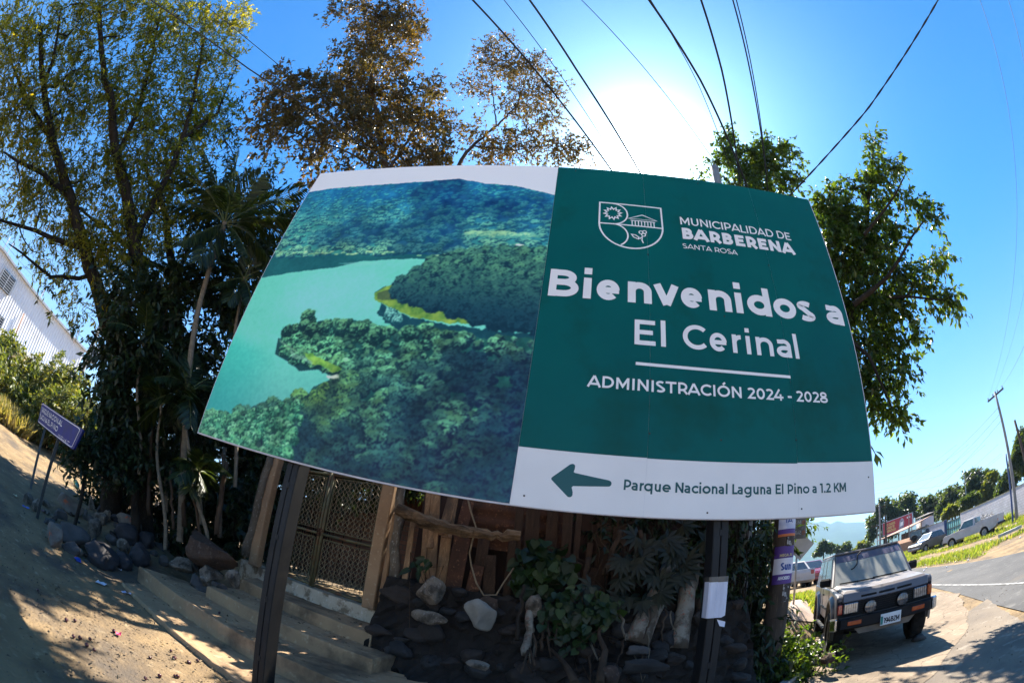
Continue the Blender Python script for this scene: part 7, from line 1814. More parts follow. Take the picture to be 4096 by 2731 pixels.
# ------------------------------------------------------------------ left: warehouse, hedge, pole
wc = at(340, 1405, 42); wl_ = at(15, 1008, 38.0); wdir = (wl_ - wc)[:2]; wdir /= np.linalg.norm(wdir); z0 = 1.0
ware = thing('warehouse', 'big white corrugated metal warehouse beyond the dry hedge', 'warehouse', (wc[0], wc[1], 0), math.atan2(wdir[1], wdir[0]))
Lp = np.linalg.norm((wl_ - wc)[:2]); zc, zp = wc[2], wl_[2]
M_corr = mat('white_corrugated', (.74, .75, .77, 1), (.66, .67, .70, 1), .5, rough=.45, spec=.4, dirt=(.5, .5, .52, 1), dscale=.4, dlo=.55, dhi=.7)
V = []; F = []; nseg = 420; Lw = Lp + 16
for i in range(nseg + 1):
    x = Lw * i / nseg; zt = zc + (zp - zc) * min(1, x / Lp) if x <= Lp else zp - (x - Lp) * (zp - zc) / Lp * .6; yy = .025 * (1 if (i // 2) % 2 else -1)
    V += [(x, yy, z0), (x, yy, zt)]
F = [(2 * i, 2 * i + 1, 2 * i + 3, 2 * i + 2) for i in range(nseg)]
m = MB(); m.add(V, F); m.build('gable_wall', M_corr, ware)
m = MB(); m.bar((-.3, .1, zc + .05), (Lp, .1, zp + .05), .5, .16); m.bar((Lp, .1, zp + .05), (Lw, .1, zp - 16 * (zp - zc) / Lp * .6), .5, .16); m.build('roof_edge', M_galv, ware)
m = MB(); m.add([(0, 0, z0), (0, -30, z0), (0, -30, zc), (0, 0, zc), (Lp, -30, zp), (Lp, 0, zp)], [(0, 3, 2, 1), (3, 5, 4, 2)]); m.build('side_wall', M_corr, ware)
lv = MB(); xa = Lp - .3; 
def wpt(px, py):
    v = ray(px, py); n_ = np.array([-wdir[1], wdir[0]]); t_ = (wc[:2] @ n_) / (v[:2] @ n_); p = O_ + v * t_; return (p[:2] - wc[:2]) @ wdir, p[2]
(xl, zl1), (xr, zr1) = wpt(0, 1120), wpt(53, 1145)
s_g = 1 if wpt(53, 1145)[0] < wpt(0, 1120)[0] else -1
for (pa, pb) in (((0, 1105), (48, 1150)), ((-30, 1290), (8, 1295))):
    (xa, za), (xb, zb2) = wpt(*pa), wpt(*pb); x0, x1 = min(xa, xb), max(xa, xb); zm = (za + zb2) / 2; hgt = 1.3
    m = MB(); m.box(((x0 + x1) / 2, .10, zm), (x1 - x0, .12, hgt)); wn_ = m.build('louvre_window', mat('louvre_dark', (.06, .065, .07, 1), None, 2, rough=.6), ware)
    m = MB()
    for q in range(7): m.box(((x0 + x1) / 2, .19, zm - hgt / 2 + hgt * (q + .5) / 7), (x1 - x0, .04, .05))
    for x in (x0, (x0 + x1) / 2, x1): m.box((x, .2, zm), (.07, .05, hgt))
    m.build('louvre_blades', M_galv, wn_)
(xa, za), (xb, zb2) = wpt(94, 1253), wpt(48, 1365); m = MB(); m.tube([(xa, .2, za), (xb, .2, zb2)], .06, 8); m.build('drain_pipe', mat('rusty_pipe', (.3, .16, .10, 1), None, 4, rough=.7), ware)
# lean-to roof edge in front of the big wall
(xa, za), (xb, zb2) = wpt(0, 1335), wpt(250, 1530); m = MB(); m.bar((xa, 1.2, za), (xb, 1.2, zb2), .3, .45); m.box(((xa + xb) / 2, 1.0, (z0 + min(za, zb2)) / 2), (abs(xa - xb), .15, min(za, zb2) - z0)); m.build('lean_to', M_corr, ware)
for k, (x, y, h) in enumerate(((20, 985, .9), (32, 1010, .9), (163, 1190, .9), (302, 1355, .9))):
    p = at(x, y, 41); m = MB(); m.tube([p - [0, 0, .4], p + [0, 0, h]], .03, 6); tag(m.build('roof_rod', mat('pinkish_rod', (.45, .33, .36, 1), None, 3, rough=.6), None, p), ['short rod on the warehouse ridge', 'second rod near the warehouse ridge', 'rod halfway down the warehouse roof edge', 'rod at the low corner of the warehouse roof'][k], 'rod')
pb_ = at(302, 1575, 29); pb_[2] = float(H(pb_[0], pb_[1])); pt_ = at(402, 1300, 29)
def trafo(t, base, top):
    c = at(376, 1423, 28.6); m = MB(); m.box(c, (.55, .45, .9), rz(1.1), .05); m.box(c + [0, 0, .5], (.6, .5, .06), rz(1.1), .02); b_ = m.build('transformer', mat('trafo_grey', (.30, .33, .38, 1), (.24, .27, .31, 1), 3, rough=.5), t, base)
    for s in (-.15, .15): m = MB(); m.tube([c + [s, 0, .5], c + [s, 0, .8]], [.06, .03], 8); m.build('bushing', M_pole, b_, base)
pole('utility_pole', 'concrete pole with a grey transformer in front of the warehouse corner', pb_, pt_, .17, .13, M_pole, parts=trafo)
LM_hedge = leaf_mat('sunlit_hedge_leaves', [(0, (.04, .065, .014)), (.5, (.09, .11, .025)), (.85, (.16, .15, .05)), (1, (.22, .15, .08))], .4)
def h3(px, py, d, s): c = at(px, py, d); return c, s
hedge('roadside_hedge', 'sunlit hedge of dry and green bushes below the warehouse', 'hedge', [(at(40, 1490, 23), (3.4, 2.4, 2.6), 2.0), (at(10, 1580, 21), (3, 2.4, 2.0), 1.6), (at(130, 1560, 23), (2.6, 2.2, 1.6), 1.4), (at(60, 1640, 20), (3, 2, 1.2), 1.2), (at(-60, 1520, 20), (3, 3, 2.8), 1.4)], 50, .24, .10, LM_hedge, 311, clump=70)
hedge('roadside_hedge', 'bushy dry hedge behind the blue road sign', 'hedge', [(at(200, 1560, 21), (1.6, 1.8, 1.6), 1.0), (at(255, 1570, 20), (1.6, 1.8, 2.2), 1.3), (at(280, 1660, 18), (1.8, 1.6, 1.8), 1.3), (at(200, 1660, 18), (2, 1.6, 1.2), 1.0), (at(330, 1700, 16.5), (1.6, 1.6, 1.4), .8)], 50, .20, .08, LM_hedge, 312, clump=70)
fa, fb_ = at(150, 1500, 27), at(360, 1640, 22); fn = thing('picket_fence', 'pale fence of upright slats half hidden by the hedge', 'fence', (*fa[:2], 1.0)); fo = fn.location
m = MB(); nP = 46
for k in range(nP):
    p = fa + (fb_ - fa) * k / (nP - 1); m.box((p[0], p[1], p[2] - .6), (.07, .07, 1.9))
m.build('slats', mat('pale_slats', (.55, .53, .52, 1), (.42, .40, .38, 1), 3, rough=.8), fn, fo)
m = MB(); m.bar(fa + [0, 0, -.1], fb_ + [0, 0, -.1], .08, .1); m.bar(fa + [0, 0, -1.0], fb_ + [0, 0, -1.0], .08, .1); m.build('fence_rail', mat('pale_slats2', (.55, .5, .4, 1), None, 3, rough=.8), fn, fo)
# ------------------------------------------------------------------ blue road sign
A0, B0 = gray(122, 1956, 3), gray(145, 2066, 3)
sgd = (B0 - A0)[:2]; sgn_len = np.linalg.norm(sgd); sgd /= sgn_len; sgn_n = np.array([sgd[1], -sgd[0]])
def on_plane(px, py, off=0.0):
    v = ray(px, py); t_ = ((A0[:2] + sgn_n * off) @ sgn_n) / (v[:2] @ sgn_n); p = O_ + v * t_; return p
rs = thing('road_sign', 'blue road sign with white words on two thin legs beside the rubble', 'road sign', A0, 0); RSo = A0
cs_ = [on_plane(*q) for q in ((153, 1689), (296, 1801), (337, 1719), (171, 1610))]           # BL BR TR TL
M_sblue = mat('sign_blue', (.006, .018, .20, 1), (.005, .014, .15, 1), 2, rough=.6, spec=.12, dirt=(.012, .02, .10, 1), dscale=3, dlo=.5, dhi=.7)
s_bl, s_br, s_tr, s_tl = cs_
def sq(u, v, o=0.0): p = (s_bl * (1 - u) + s_br * u) * (1 - v) + (s_tl * (1 - u) + s_tr * u) * v; return np.array([p[0] + sgn_n[0] * o, p[1] + sgn_n[1] * o, p[2]])
if (O_[:2] - A0[:2]) @ sgn_n < 0: sgn_n = -sgn_n
def rrect(r_u, r_v, m_=0.0, n=5):
    out = []
    for cu, cv, a0 in ((1 - m_ - r_u, 1 - m_ * 2 - r_v, 0), (m_ + r_u, 1 - m_ * 2 - r_v, 90), (m_ + r_u, m_ * 2 + r_v, 180), (1 - m_ - r_u, m_ * 2 + r_v, 270)):
        for k in range(n + 1): a = R_(a0 + 90 * k / n); out.append((cu + r_u * math.cos(a), cv + r_v * math.sin(a)))
    return out
m = MB(); rp_ = rrect(.03, .07); V = [sq(u, v, .012) for u, v in rp_] + [sq(u, v, -.012) for u, v in rp_]; n = len(rp_)
m.add(V, [list(range(n)), list(range(n, 2 * n))[::-1]] + [(k, n + k, n + (k + 1) % n, (k + 1) % n) for k in range(n)]); m.build('sign_plate', M_sblue, rs, RSo)
SW, SH = np.linalg.norm(s_br - s_bl), np.linalg.norm(s_tl - s_bl)
ik = Ink(); fs = lambda u, v, d: sq(u / SW, v / SH, .014 + d * 2)
bd = [(u * SW, v * SH) for u, v in rrect(.03, .07, .025)]; ik.stroke(bd + [bd[0]], .035 * SH, fs)
ik.text('PARQUE NACIONAL', .07 * SW, .75 * SW, .56 * SH, .25 * SH, .20, fs); ik.text('LAGUNA EL PINO', .07 * SW, .70 * SW, .22 * SH, .25 * SH, .20, fs); ik.text('INGUAT', .73 * SW, .93 * SW, .085 * SH, .12 * SH, .18, fs)
ik.poly([(.045 * SW, .40 * SH), (.075 * SW, .72 * SH), (.06 * SW, .50 * SH), (.07 * SW, .22 * SH)], fs)
ik.mb.build('white_lettering', M_letter_white, rs, RSo)
for (bp_, tp_) in ((A0, on_plane(171, 1724)), (B0, on_plane(245, 1775))):
    m = MB(); m.bar(np.array(bp_) - [0, 0, .3], np.array([bp_[0] * .4 + tp_[0] * .6, bp_[1] * .4 + tp_[1] * .6, tp_[2] + .5 * SH]) - np.append(sgn_n, 0) * .03, .055, .03, bevel=.004); m.build('leg', mat('dark_galvanised', (.07, .08, .085, 1), (.05, .058, .06, 1), 5, rough=.6, metal=.2), rs, RSo)

# ------------------------------------------------------------------ utility pole by the sidewalk with posters
pb0 = at(3050, 2731, 6.45); pb0[2] = -.1; pt0 = at(3140, 2060, 6.45); ptop = pb0 + (pt0 - pb0) / (pt0[2] - pb0[2]) * 7.2
wp = pole('utility_pole', 'tarred wooden utility pole carrying torn posters beside the right end of the billboard', pb0, ptop, .17, .12, M_polewood)
cb0 = np.array([3.55, 7.15, 0.05]); ctop = at(2858, 668, 6.9); 
cb0 = at(3215, 2600, 7.0); cb0[2] = 0
pole('utility_pole', 'grey concrete pole whose top shows above the billboard near the sun', np.array([2.55, 6.3, .1]), at(2858, 668, 6.85), .13, .085, M_pole)
fw_ = (O_ - pt0); fw_[2] = 0; fw_ /= np.linalg.norm(fw_); rt_ = np.cross([0, 0, 1.0], fw_) * 1.0
rt_ = np.array([-fw_[1], fw_[0], 0]); 
def wrap(name, label, px0, py0, py1, wdeg, cat, mt, bands, rad=.172, phase=0.0, taperw=1.0):
    """paper wrapped round the pole; bands [(v0,v1,material,text,ink,cap)]"""
    za, zb_ = at(px0, py1, 6.3)[2], at(px0, py0, 6.3)[2]; c0 = lambda z: pb0 + (ptop - pb0) * (z - pb0[2]) / (ptop[2] - pb0[2])
    org = c0((za + zb_) / 2); t = thing(name, label, cat, org)
    def f(u, v, d=0.0):           # u 0..1 across, v 0..1 up
        z = za + (zb_ - za) * v; a = R_(wdeg) * (u - .5) + phase; c = c0(z); r = rad - .005 * z + d
        q = c + (-rt_ * math.sin(a) * -1 + fw_ * math.cos(a)) * r; return np.array([q[0], q[1], z])
    for v0, v1, mt_, *tx in bands:
        m = MB(); n = 10; V = []; 
        for k in range(n + 1):
            for v in (v0, v1): V.append(f(k / n, v, .0015))
        m.add(V, [(2 * k, 2 * k + 2, 2 * k + 3, 2 * k + 1) for k in range(n)], True); m.build('poster_band', mt_, t, org)
        for (s_, u0, u1, vb, cp, wt, im) in tx:
            ik = Ink(); H_ = zb_ - za; Wd = R_(wdeg) * rad
            ik.text(s_, u0 * Wd, u1 * Wd, vb * H_, cp * H_, wt, lambda u, v, d: f(u / Wd, v / H_, .003 + d * .6)); ik.mb.build('poster_words', im, t, org)
    return t
M_purple = mat('purple_print', (.085, .035, .22, 1), (.07, .03, .18, 1), 4, rough=.5); M_pwhite = mat('poster_white', (.66, .64, .70, 1), (.58, .56, .62, 1), 6, rough=.6)
M_pyel = mat('poster_yellow', (.6, .5, .25, 1), None, 6, rough=.6); M_pblue = mat('poster_blue', (.03, .08, .30, 1), None, 6, rough=.5); M_porange = mat('poster_orange', (.55, .16, .05, 1), None, 6, rough=.6); M_ptorn = mat('torn_paper', (.36, .35, .34, 1), (.05, .04, .035, 1), 16, rough=.8, lo=.42, hi=.52)
wrap('poster', 'torn purple and white detergent poster wrapped round the wooden pole', 3112, 2186, 2336, 118, 'poster', M_purple,
     [(0, .26, M_purple, ('AHORRO', .28, .80, .11, .09, .2, M_pwhite)), (.26, .68, M_pwhite, ('Sun', .34, .84, .36, .20, .22, M_pblue)), (.68, 1.0, M_purple, ('MEGA JU', .26, .84, .72, .075, .2, M_pyel))], phase=.25)
wrap('poster', 'blue and white poster with an orange foot high on the wooden pole', 3128, 2060, 2146, 110, 'poster', M_pwhite,
     [(0, .12, M_porange), (.12, .34, M_purple), (.34, 1.0, mat('poster_pale_blue', (.42, .46, .62, 1), (.60, .60, .66, 1), 9, rough=.6), ('OPEN' if False else 'IA', .30, .70, .62, .22, .2, M_pblue))], phase=.42)
wrap('poster', 'strip of torn grey paper below the purple poster', 3115, 2338, 2408, 34, 'poster', M_ptorn, [(0, 1, M_ptorn)], phase=.62)
wrap('poster', 'scrap of torn grey paper between the two posters', 3118, 2150, 2188, 34, 'poster', M_ptorn, [(0, 1, M_ptorn)], phase=.62)
# paper on the right post
nt = thing('paper_notice', 'blank white paper sheets taped round the right billboard post', 'notice', aty(2855, 2400, 3.15))
no = nt.location
def post_x(z): return 1.068 + (1.098 - 1.068) * (z + .5) / (BC[2] + .85)
za, zb_ = aty(2850, 2470, 3.15)[2], aty(2850, 2325, 3.15)[2]
m = MB(); V = []; xs_ = [(-.012, .10), (-.012, .0), (.0, -.012), (.045, -.016), (.055, -.010), (.10, -.017), (.128, -.013), (.135, .0)]
for k, (dx, dy) in enumerate(xs_):
    for z in (za + (.012 if k > 5 else 0), zb_ - (.0 if k < 4 else .006)): V.append((post_x(z) + dx, 3.152 + dy, z))
m.add(V, [(2 * k, 2 * k + 2, 2 * k + 3, 2 * k + 1) for k in range(len(xs_) - 1)]); m.build('paper_sheet', mat('white_paper', (.62, .60, .66, 1), (.52, .50, .56, 1), 9, rough=.8, stretch=(3, 3, .4)), nt, no)
m = MB(); V = []
for k, (dx, dy) in enumerate(xs_):
    for z in (zb_ - .004, zb_ + .035): V.append((post_x(z) + dx, 3.149 + dy, z))
m.add(V, [(2 * k, 2 * k + 2, 2 * k + 3, 2 * k + 1) for k in range(len(xs_) - 1)]); m.build('tape', mat('packing_tape', (.10, .09, .08, 1), None, 9, rough=.25), nt, no)
m = MB(); p0 = aty(2885, 2475, 3.14); m.add([p0 + q for q in ([-.03, 0, .0], [.03, -.01, -.02], [.025, -.015, -.06], [-.01, -.005, -.05], [-.03, .01, .0])], [(0, 1, 2, 3, 4)]); m.build('torn_corner', M_pwhite, nt, no)

# banner seen from behind and back of a warning sign
sp = at(3172, 2428, 11.5); sp[2] = float(H(sp[0], sp[1])) - .1; st_ = at(3190, 2135, 11.5)
ws_ = thing('warning_sign', 'back of a diamond road sign on a thin post beyond the posters', 'road sign', sp)
m = MB(); m.tube([sp, st_ + [0, 0, .2]], .03, 8); m.build('post', M_galv, ws_, sp)
cc = at(3200, 2182, 11.45); sd_ = np.array([math.cos(R_(-35)), math.sin(R_(-35)), 0]); m = MB(); hh = .36; n0 = np.cross(sd_, [0, 0, 1.0])
Q = [cc + sd_ * hh, cc + np.array([0, 0, hh]), cc - sd_ * hh, cc - np.array([0, 0, hh])]; m.add([q + n0 * .01 for q in Q] + [q - n0 * .01 for q in Q], [(0, 1, 2, 3), (7, 6, 5, 4)] + [(k, 4 + k, 4 + (k + 1) % 4, (k + 1) % 4) for k in range(4)]); m.build('diamond_plate', mat('bare_aluminium', (.52, .50, .50, 1), (.42, .41, .42, 1), 3, rough=.5, metal=.3), ws_, sp)
bnr = thing('hanging_banner', 'translucent grey banner showing mirrored numbers beside the wooden pole', 'banner', at(3197, 2110, 9.0)); bo_ = bnr.location
b_tl, b_tr, b_br, b_bl = [at(x, y, 9.0) for x, y in ((3172, 2040), (3226, 2040), (3222, 2152), (3172, 2155))]
m = MB(); nB = 8; V = []
for i in range(nB + 1):
    for j in range(nB + 1):
        u, v = i / nB, j / nB; p = (b_bl * (1 - u) + b_br * u) * (1 - v) + (b_tl * (1 - u) + b_tr * u) * v; V.append(p + np.array([.3, .95, 0]) * .02 * math.sin(u * 5 + v * 3))
m.add(V, [(i * (nB + 1) + j, (i + 1) * (nB + 1) + j, (i + 1) * (nB + 1) + j + 1, i * (nB + 1) + j + 1) for i in range(nB) for j in range(nB)], True)
m.build('cloth', mat('grey_banner', (.20, .19, .17, 1), (.15, .14, .13, 1), 4, rough=.8), bnr, bo_)
ik = Ink(); fbq = lambda u, v, d: ((b_bl * u + b_br * (1 - u)) * (1 - v) + (b_tl * u + b_tr * (1 - u)) * v) + np.array([-.3, -.95, 0]) * (.03 + d)
M_bink = mat('banner_ink', (.50, .48, .45, 1), None, 4, rough=.8); M_bor = mat('banner_orange', (.45, .14, .06, 1), None, 4, rough=.8)
for tx, v in (('667', .50), ('549', .14)):
    ik = Ink(); ik.text(tx, .40, .86, v, .14, .17, fbq); ik.mb.build('mirrored_number', M_bink, bnr, bo_)
    ik = Ink(); v += .07; ik.stroke([(.20 + .10 * math.cos(R_(a)), v + .065 * math.sin(R_(a))) for a in range(0, 361, 24)], .03, fbq); ik.stroke([(.10, v - .005), (.20, v + .02), (.29, v + .01)], .025, fbq); ik.mb.build('orange_ring', M_bor, bnr, bo_)
# pavement slab and kerb at the right
def kerb(name, label, pts, w, h, mt):
    m = MB()
    for a, b in zip(pts[:-1], pts[1:]):
        z = (float(H(*a)) + float(H(*b))) / 2; m.bar((*a, float(H(*a)) + h / 2 - .03), (*b, float(H(*b)) + h / 2 - .03), w, h + .06, bevel=.015)
    o_ = m.build(name, mt); o_['kind'] = 'structure'; return o_
kp = [gray(*q)[:2] for q in ((3165, 2731), (3215, 2690), (3250, 2640), (3290, 2570), (3330, 2500))]
kp = [kp[0] + (kp[0] - kp[1]) * 2] + kp
kerb('kerb', '', [tuple(p) for p in kp], .16, .10, mat('kerb_concrete', (.34, .31, .28, 1), (.26, .235, .21, 1), 3, rough=.9, bump=.006))
strip('sidewalk', [gray(3140, 2480)[:2], gray(3160, 2420)[:2], gray(3180, 2380)[:2]], [gray(3280, 2490)[:2], gray(3275, 2430)[:2], gray(3270, 2385)[:2]], mat('sidewalk_paving', (.42, .30, .23, 1), (.34, .25, .19, 1), 3, rough=.9, dirt=(.22, .15, .11, 1), dscale=2), n=12, lift=.03, nu=4)

# ------------------------------------------------------------------ overhead wires
M_cable = mat('black_cable', (.012, .012, .013, 1), (.02, .02, .02, 1), 2, rough=.6)
def wire(label, pts, r, ext0=0.0, ext1=0.0, sag=0.0, group='overhead cables', twist=0):
    P = [np.array(p, float) for p in pts]
    if ext0: P[0] = P[0] + (P[0] - P[1]) / np.linalg.norm(P[0] - P[1]) * ext0
    if ext1: P[-1] = P[-1] + (P[-1] - P[-2]) / np.linalg.norm(P[-1] - P[-2]) * ext1
    s = np.concatenate([[0], np.cumsum([np.linalg.norm(P[i + 1] - P[i]) for i in range(len(P) - 1)])]); t_ = np.linspace(0, s[-1], 60)
    Q = np.stack([np.interp(t_, s, [p[k] for p in P]) for k in range(3)], 1); Q[:, 2] -= sag * 4 * (t_ / s[-1]) * (1 - t_ / s[-1])
    m = MB()
    if twist:
        t2 = np.linspace(0, 1, 500); Q2 = np.stack([np.interp(t2, t_ / s[-1], Q[:, k]) for k in range(3)], 1)
        for ph in (0, math.pi): m.tube(Q2 + np.stack([np.cos(t2 * twist + ph), np.sin(t2 * twist + ph), np.zeros(500)], 1) * r, r, 5)
    else: m.tube(Q, r, 6)
    return tag(m.build('overhead_wire', M_cable, None, Q[0]), label, 'cable', group)
D2 = 1.7415
def wz(x, y, z): return atz(x * D2, y * D2, z)
wire('leftmost thick cable dropping from the sky to the billboard top left of the sun', [wz(1085, 0, 7.6), wz(1400, 385, 7.6)], .014, 14, 8)
wire('thin wire just right of the leftmost thick cable', [wz(1157, 0, 7.9), wz(1410, 362, 7.9)], .006, 14, 6)
wire('thick cable ending left above the sun glow', [wz(1216, 0, 8.2), wz(1330, 170, 8.1), wz(1442, 348, 8.0)], .016, 14, 4)
wire('thin wire crossing above the sun towards the smaller fig tree', [wz(1335, 0, 8.4), wz(1640, 370, 8.3)], .006, 14, 3)
wire('thick bundled cable left of the middle of the sky', [wz(1490, 0, 8.2), wz(1612, 190, 8.15), wz(1685, 350, 8.1)], .018, 14, 2)
wire('thin companion wire under the thick bundled cable', [wz(1494, 0, 8.0), wz(1600, 185, 7.95), wz(1660, 335, 7.9)], .006, 14, 2)
wire('thick cable curving to the smaller fig tree', [wz(1610, 0, 8.4), wz(1660, 170, 8.35), wz(1688, 330, 8.3)], .017, 14, 2)
wire('first of the twin cables over the smaller fig tree', [wz(1683, 0, 8.5), wz(1726, 180, 8.45), wz(1755, 360, 8.4)], .013, 14, 2)
wire('second of the twin cables over the smaller fig tree', [wz(1691, 0, 8.7), wz(1731, 180, 8.6), wz(1757, 365, 8.5)], .010, 14, 2)
wire('twisted pair cable slanting to the upper right corner', [wz(2155, 0, 6.5), wz(1990, 255, 6.4), wz(1825, 438, 6.3)], .008, 8, 2, twist=160)
wire('cable crossing in front of the left trees', [wz(345, 0, 7.0), wz(580, 165, 6.8), wz(850, 345, 6.6)], .011, 10, 4)
wire('thin wire beside the cable crossing the left trees', [wz(455, 0, 7.2), wz(640, 150, 7.0), wz(700, 195, 7.0)], .006, 10, 6)
tw = tpt + np.array([0, 0, .0])
wire('thin wire curving down the right sky to the crossarm pole', [wz(2240, 0, 8.6), tw - dT / np.linalg.norm(dT) * .9], .006, 8, 0, .3)
wire('outermost thin wire at the right edge of the sky', [wz(2305, 0, 8.6), tw + dT / np.linalg.norm(dT) * .0], .006, 8, 0, .3)
wire('thin wire from the end of the crossarm leaving the picture', [tw + dT / np.linalg.norm(dT) * 1.0, at(2352 * D2, 790 * D2, 14)], .006, 0, 3, .1)
p62 = at(*P6(367, 700), 62)
for k, (o0, q) in enumerate((((0, 0, 0), (330, 415)), ((.2, 0, -.1), (335, 505)), ((-.3, 0, -.3), (335, 540)))):
    wire(['upper wire from the crossarm pole towards the right edge of the billboard', 'twisted looking wire below the upper one', 'lowest of the three long wires left of the crossarm pole'][k], [tw + np.array([0, 0, -1.2 - .5 * k]), at(*P6(1140, 185 + k * 130), 46), at(*P6(*q), 66)], .012, 0, 20, .0)
for k, (x0, y0, x1, y1) in enumerate(((1250, 0, 330, 640), (1390, 0, 330, 665), (1510, 0, 620, 650), (1620, 0, 800, 640), (1780, 0, 1000, 660), (1900, 40, 900, 760), (1915, 60, 1020, 700))):
    wire('one of the fine wires fanning out from the crossarm pole over the street', [at(*P6(x0, y0), 38 + k), at(*P6(x1, y1), 80)], .008, 2 if k < 5 else 0, 10, .0, 'fine wires over the street')
for k, (x0, y0, x1, y1) in enumerate(((0, 418, 240, 660), (0, 428, 250, 690), (0, 535, 200, 700), (0, 545, 180, 740), (0, 400, 120, 520))):
    wire('one of the fine wires running past the warehouse', [at(x0 * D2, y0 * D2, 22), at(x1 * D2, y1 * D2, 28.8)], .009, 8, 0, 0, 'fine wires past the warehouse')

# ------------------------------------------------------------------ litter
def lz(X, Y, lift=.0): p = gray(X * .53, 1900 + Y * .53, 1.2); return p + np.array([0, 0, lift])
M_bottle = mat('green_plastic', (.01, .22, .09, 1), (.008, .16, .07, 1), 6, rough=.2, coat=.6)
bt = thing('plastic_bottle', 'green plastic bottle lying on the orange marked rubble chunk', 'bottle', lz(560, 165, .30)); bd_ = MB()
V, F = lathe_x([(-.16, .001), (-.16, .045), (-.15, .05), (-.05, .052), (.06, .05), (.11, .03), (.14, .018), (.165, .018), (.165, .001)], 16); bd_.add([(a * 1.4, b * 1.3, c * 1.3) for a, b, c in V], F, True); bd_.build('bottle_body', M_bottle, bt)
m = MB(); V, F = lathe_x([(-.05, .0545), (.02, .0535)], 16); m.add([(a * 1.4, b * 1.32, c * 1.32) for a, b, c in V], F, True); m.build('bottle_label', mat('yellow_label', (.45, .45, .05, 1), (.02, .2, .08, 1), 14, rough=.5), bt)
bt.rotation_euler = (.2, .15, -.25)
def scrap(name, label, X, Y, s, mt, seed, cat='litter', group='litter on the dirt'):
    r = random.Random(seed); m = MB(); n = 9; V = [(0, 0, .02)]
    for k in range(n): a = 2 * math.pi * k / n; q = s * r.uniform(.5, 1.1); V.append((q * math.cos(a) * 1.3, q * math.sin(a) * .8, r.uniform(.005, .04)))
    m.add(V, [(0, 1 + k, 1 + (k + 1) % n) for k in range(n)]); o_ = m.build(name, mt); o_.location = tuple(lz(X, Y, .01)); o_.rotation_euler = (0, 0, r.uniform(0, 3)); return tag(o_, label, cat, group)
M_bluep = mat('blue_plastic', (.03, .08, .40, 1), None, 8, rough=.3); M_redp = mat('pink_plastic', (.5, .03, .12, 1), None, 8, rough=.4)
scrap('wrapper', 'blue plastic wrapper in front of the widest dark fieldstone', 582, 648, .09, M_bluep, 1); scrap('wrapper', 'crumpled pale blue wrapper at the end of the lowest step', 948, 900, .06, mat('pale_blue_plastic', (.35, .42, .62, 1), None, 8, rough=.4), 2)
scrap('wrapper', 'torn white foam tray left of the lowest step', 760, 825, .09, M_pwhite, 3); scrap('wrapper', 'pink wrapper on the sunlit dirt', 897, 1210, .05, M_redp, 4); scrap('wrapper', 'small blue wrapper near the sign legs', 195, 255, .06, M_bluep, 5); scrap('wrapper', 'yellow carton scrap left of the sign legs', 112, 165, .07, M_pyel, 6)
scrap('wrapper', 'dark red plastic bag behind the near sign leg', 335, 285, .12, mat('dark_red_bag', (.18, .01, .02, 1), None, 8, rough=.5), 7); scrap('wrapper', 'white scrap of paper on the second step', 905, 725, .04, M_pwhite, 8)
# fallen plums and dry leaves
M_fruit = mat('dark_red_fruit', (.07, .010, .016, 1), (.03, .008, .010, 1), 20, rough=.35, coat=.3)
fb0 = rock_verts((.05, .05, .046), 5, 2, .95)
fme = fast_mesh('fallen_fruit', fb0, ICO_F, M_fruit, smooth=True)
rr_ = random.Random(12)
fr_px = [(500, 1105), (555, 1230), (605, 1240), (655, 1295), (710, 1330), (860, 1188), (1132, 1388), (1318, 1525), (1340, 1530), (1315, 1392), (1290, 1335), (1098, 1545), (285, 880), (565, 1110), (680, 1250), (1425, 1425), (1490, 1410), (1550, 1375), (1655, 1035), (1205, 1525)]
for k in range(20):
    X_, Y_ = fr_px[k]; p = lz(X_, Y_, .02) if X_ < 1600 else atz(X_ * .53, 1900 + Y_ * .53, .30)
    o_ = obj('fallen_fruit', fme, loc=p); o_.rotation_euler = (rr_.uniform(0, 6), rr_.uniform(0, 6), 0); s = rr_.uniform(.55, .95); o_.scale = (s, s, s)
    tag(o_, 'one of the small dark red fruits fallen on the dirt by the steps', 'fruit', 'fallen dark red fruits')
LM_litter = leaf_mat('dry_leaf_litter', [(0, (.05, .035, .022)), (.6, (.12, .075, .04)), (1, (.22, .16, .09))], .1, rough=.8)
rng = np.random.default_rng(9); n = 3600
q = np.concatenate([rng.uniform([-6.5, .4], [-.6, 4.6], (n, 2)), rng.uniform([-9.5, 2.2], [-4.5, 5.2], (n // 2, 2)), rng.uniform([2.6, 4.5], [5.2, 9.0], (900, 2))])
dn = vnoise((q[:, 0] + 10) / 16 * 3.3, q[:, 1] / 10 * 3.3, 3, 77, 4); q = q[dn > .49]; n = len(q)
zz = np.array([.0] * n); B = np.stack([q[:, 0], q[:, 1], H(q[:, 0], q[:, 1]) + .022], 1)
kx = (q[:, 1] > 2.93 + (-1.2 - q[:, 0]) * .223 - .02) & (q[:, 0] > -5.2) & (q[:, 0] < -1.0)
B = B[~kx]; n = len(B)
D = rng.normal(0, 1, (n, 3)); D[:, 2] *= .15; N = rng.normal(0, .25, (n, 3)) + np.array([0, 0, 1.0]); L = rng.uniform(.012, .055, n)
V, F = leaves_np(B, D, N, L, L * .45, rng, curl=.1); o_ = obj('leaf_litter', fast_mesh('leaf_litter', V, F, LM_litter, attr={'rnd': ('FACE', np.tile(rng.uniform(0, 1, n), 2))})); o_['kind'] = 'stuff'; tag(o_, 'dry leaves and twigs scattered over the dirt', 'leaves')
rng = np.random.default_rng(14); Bs = []
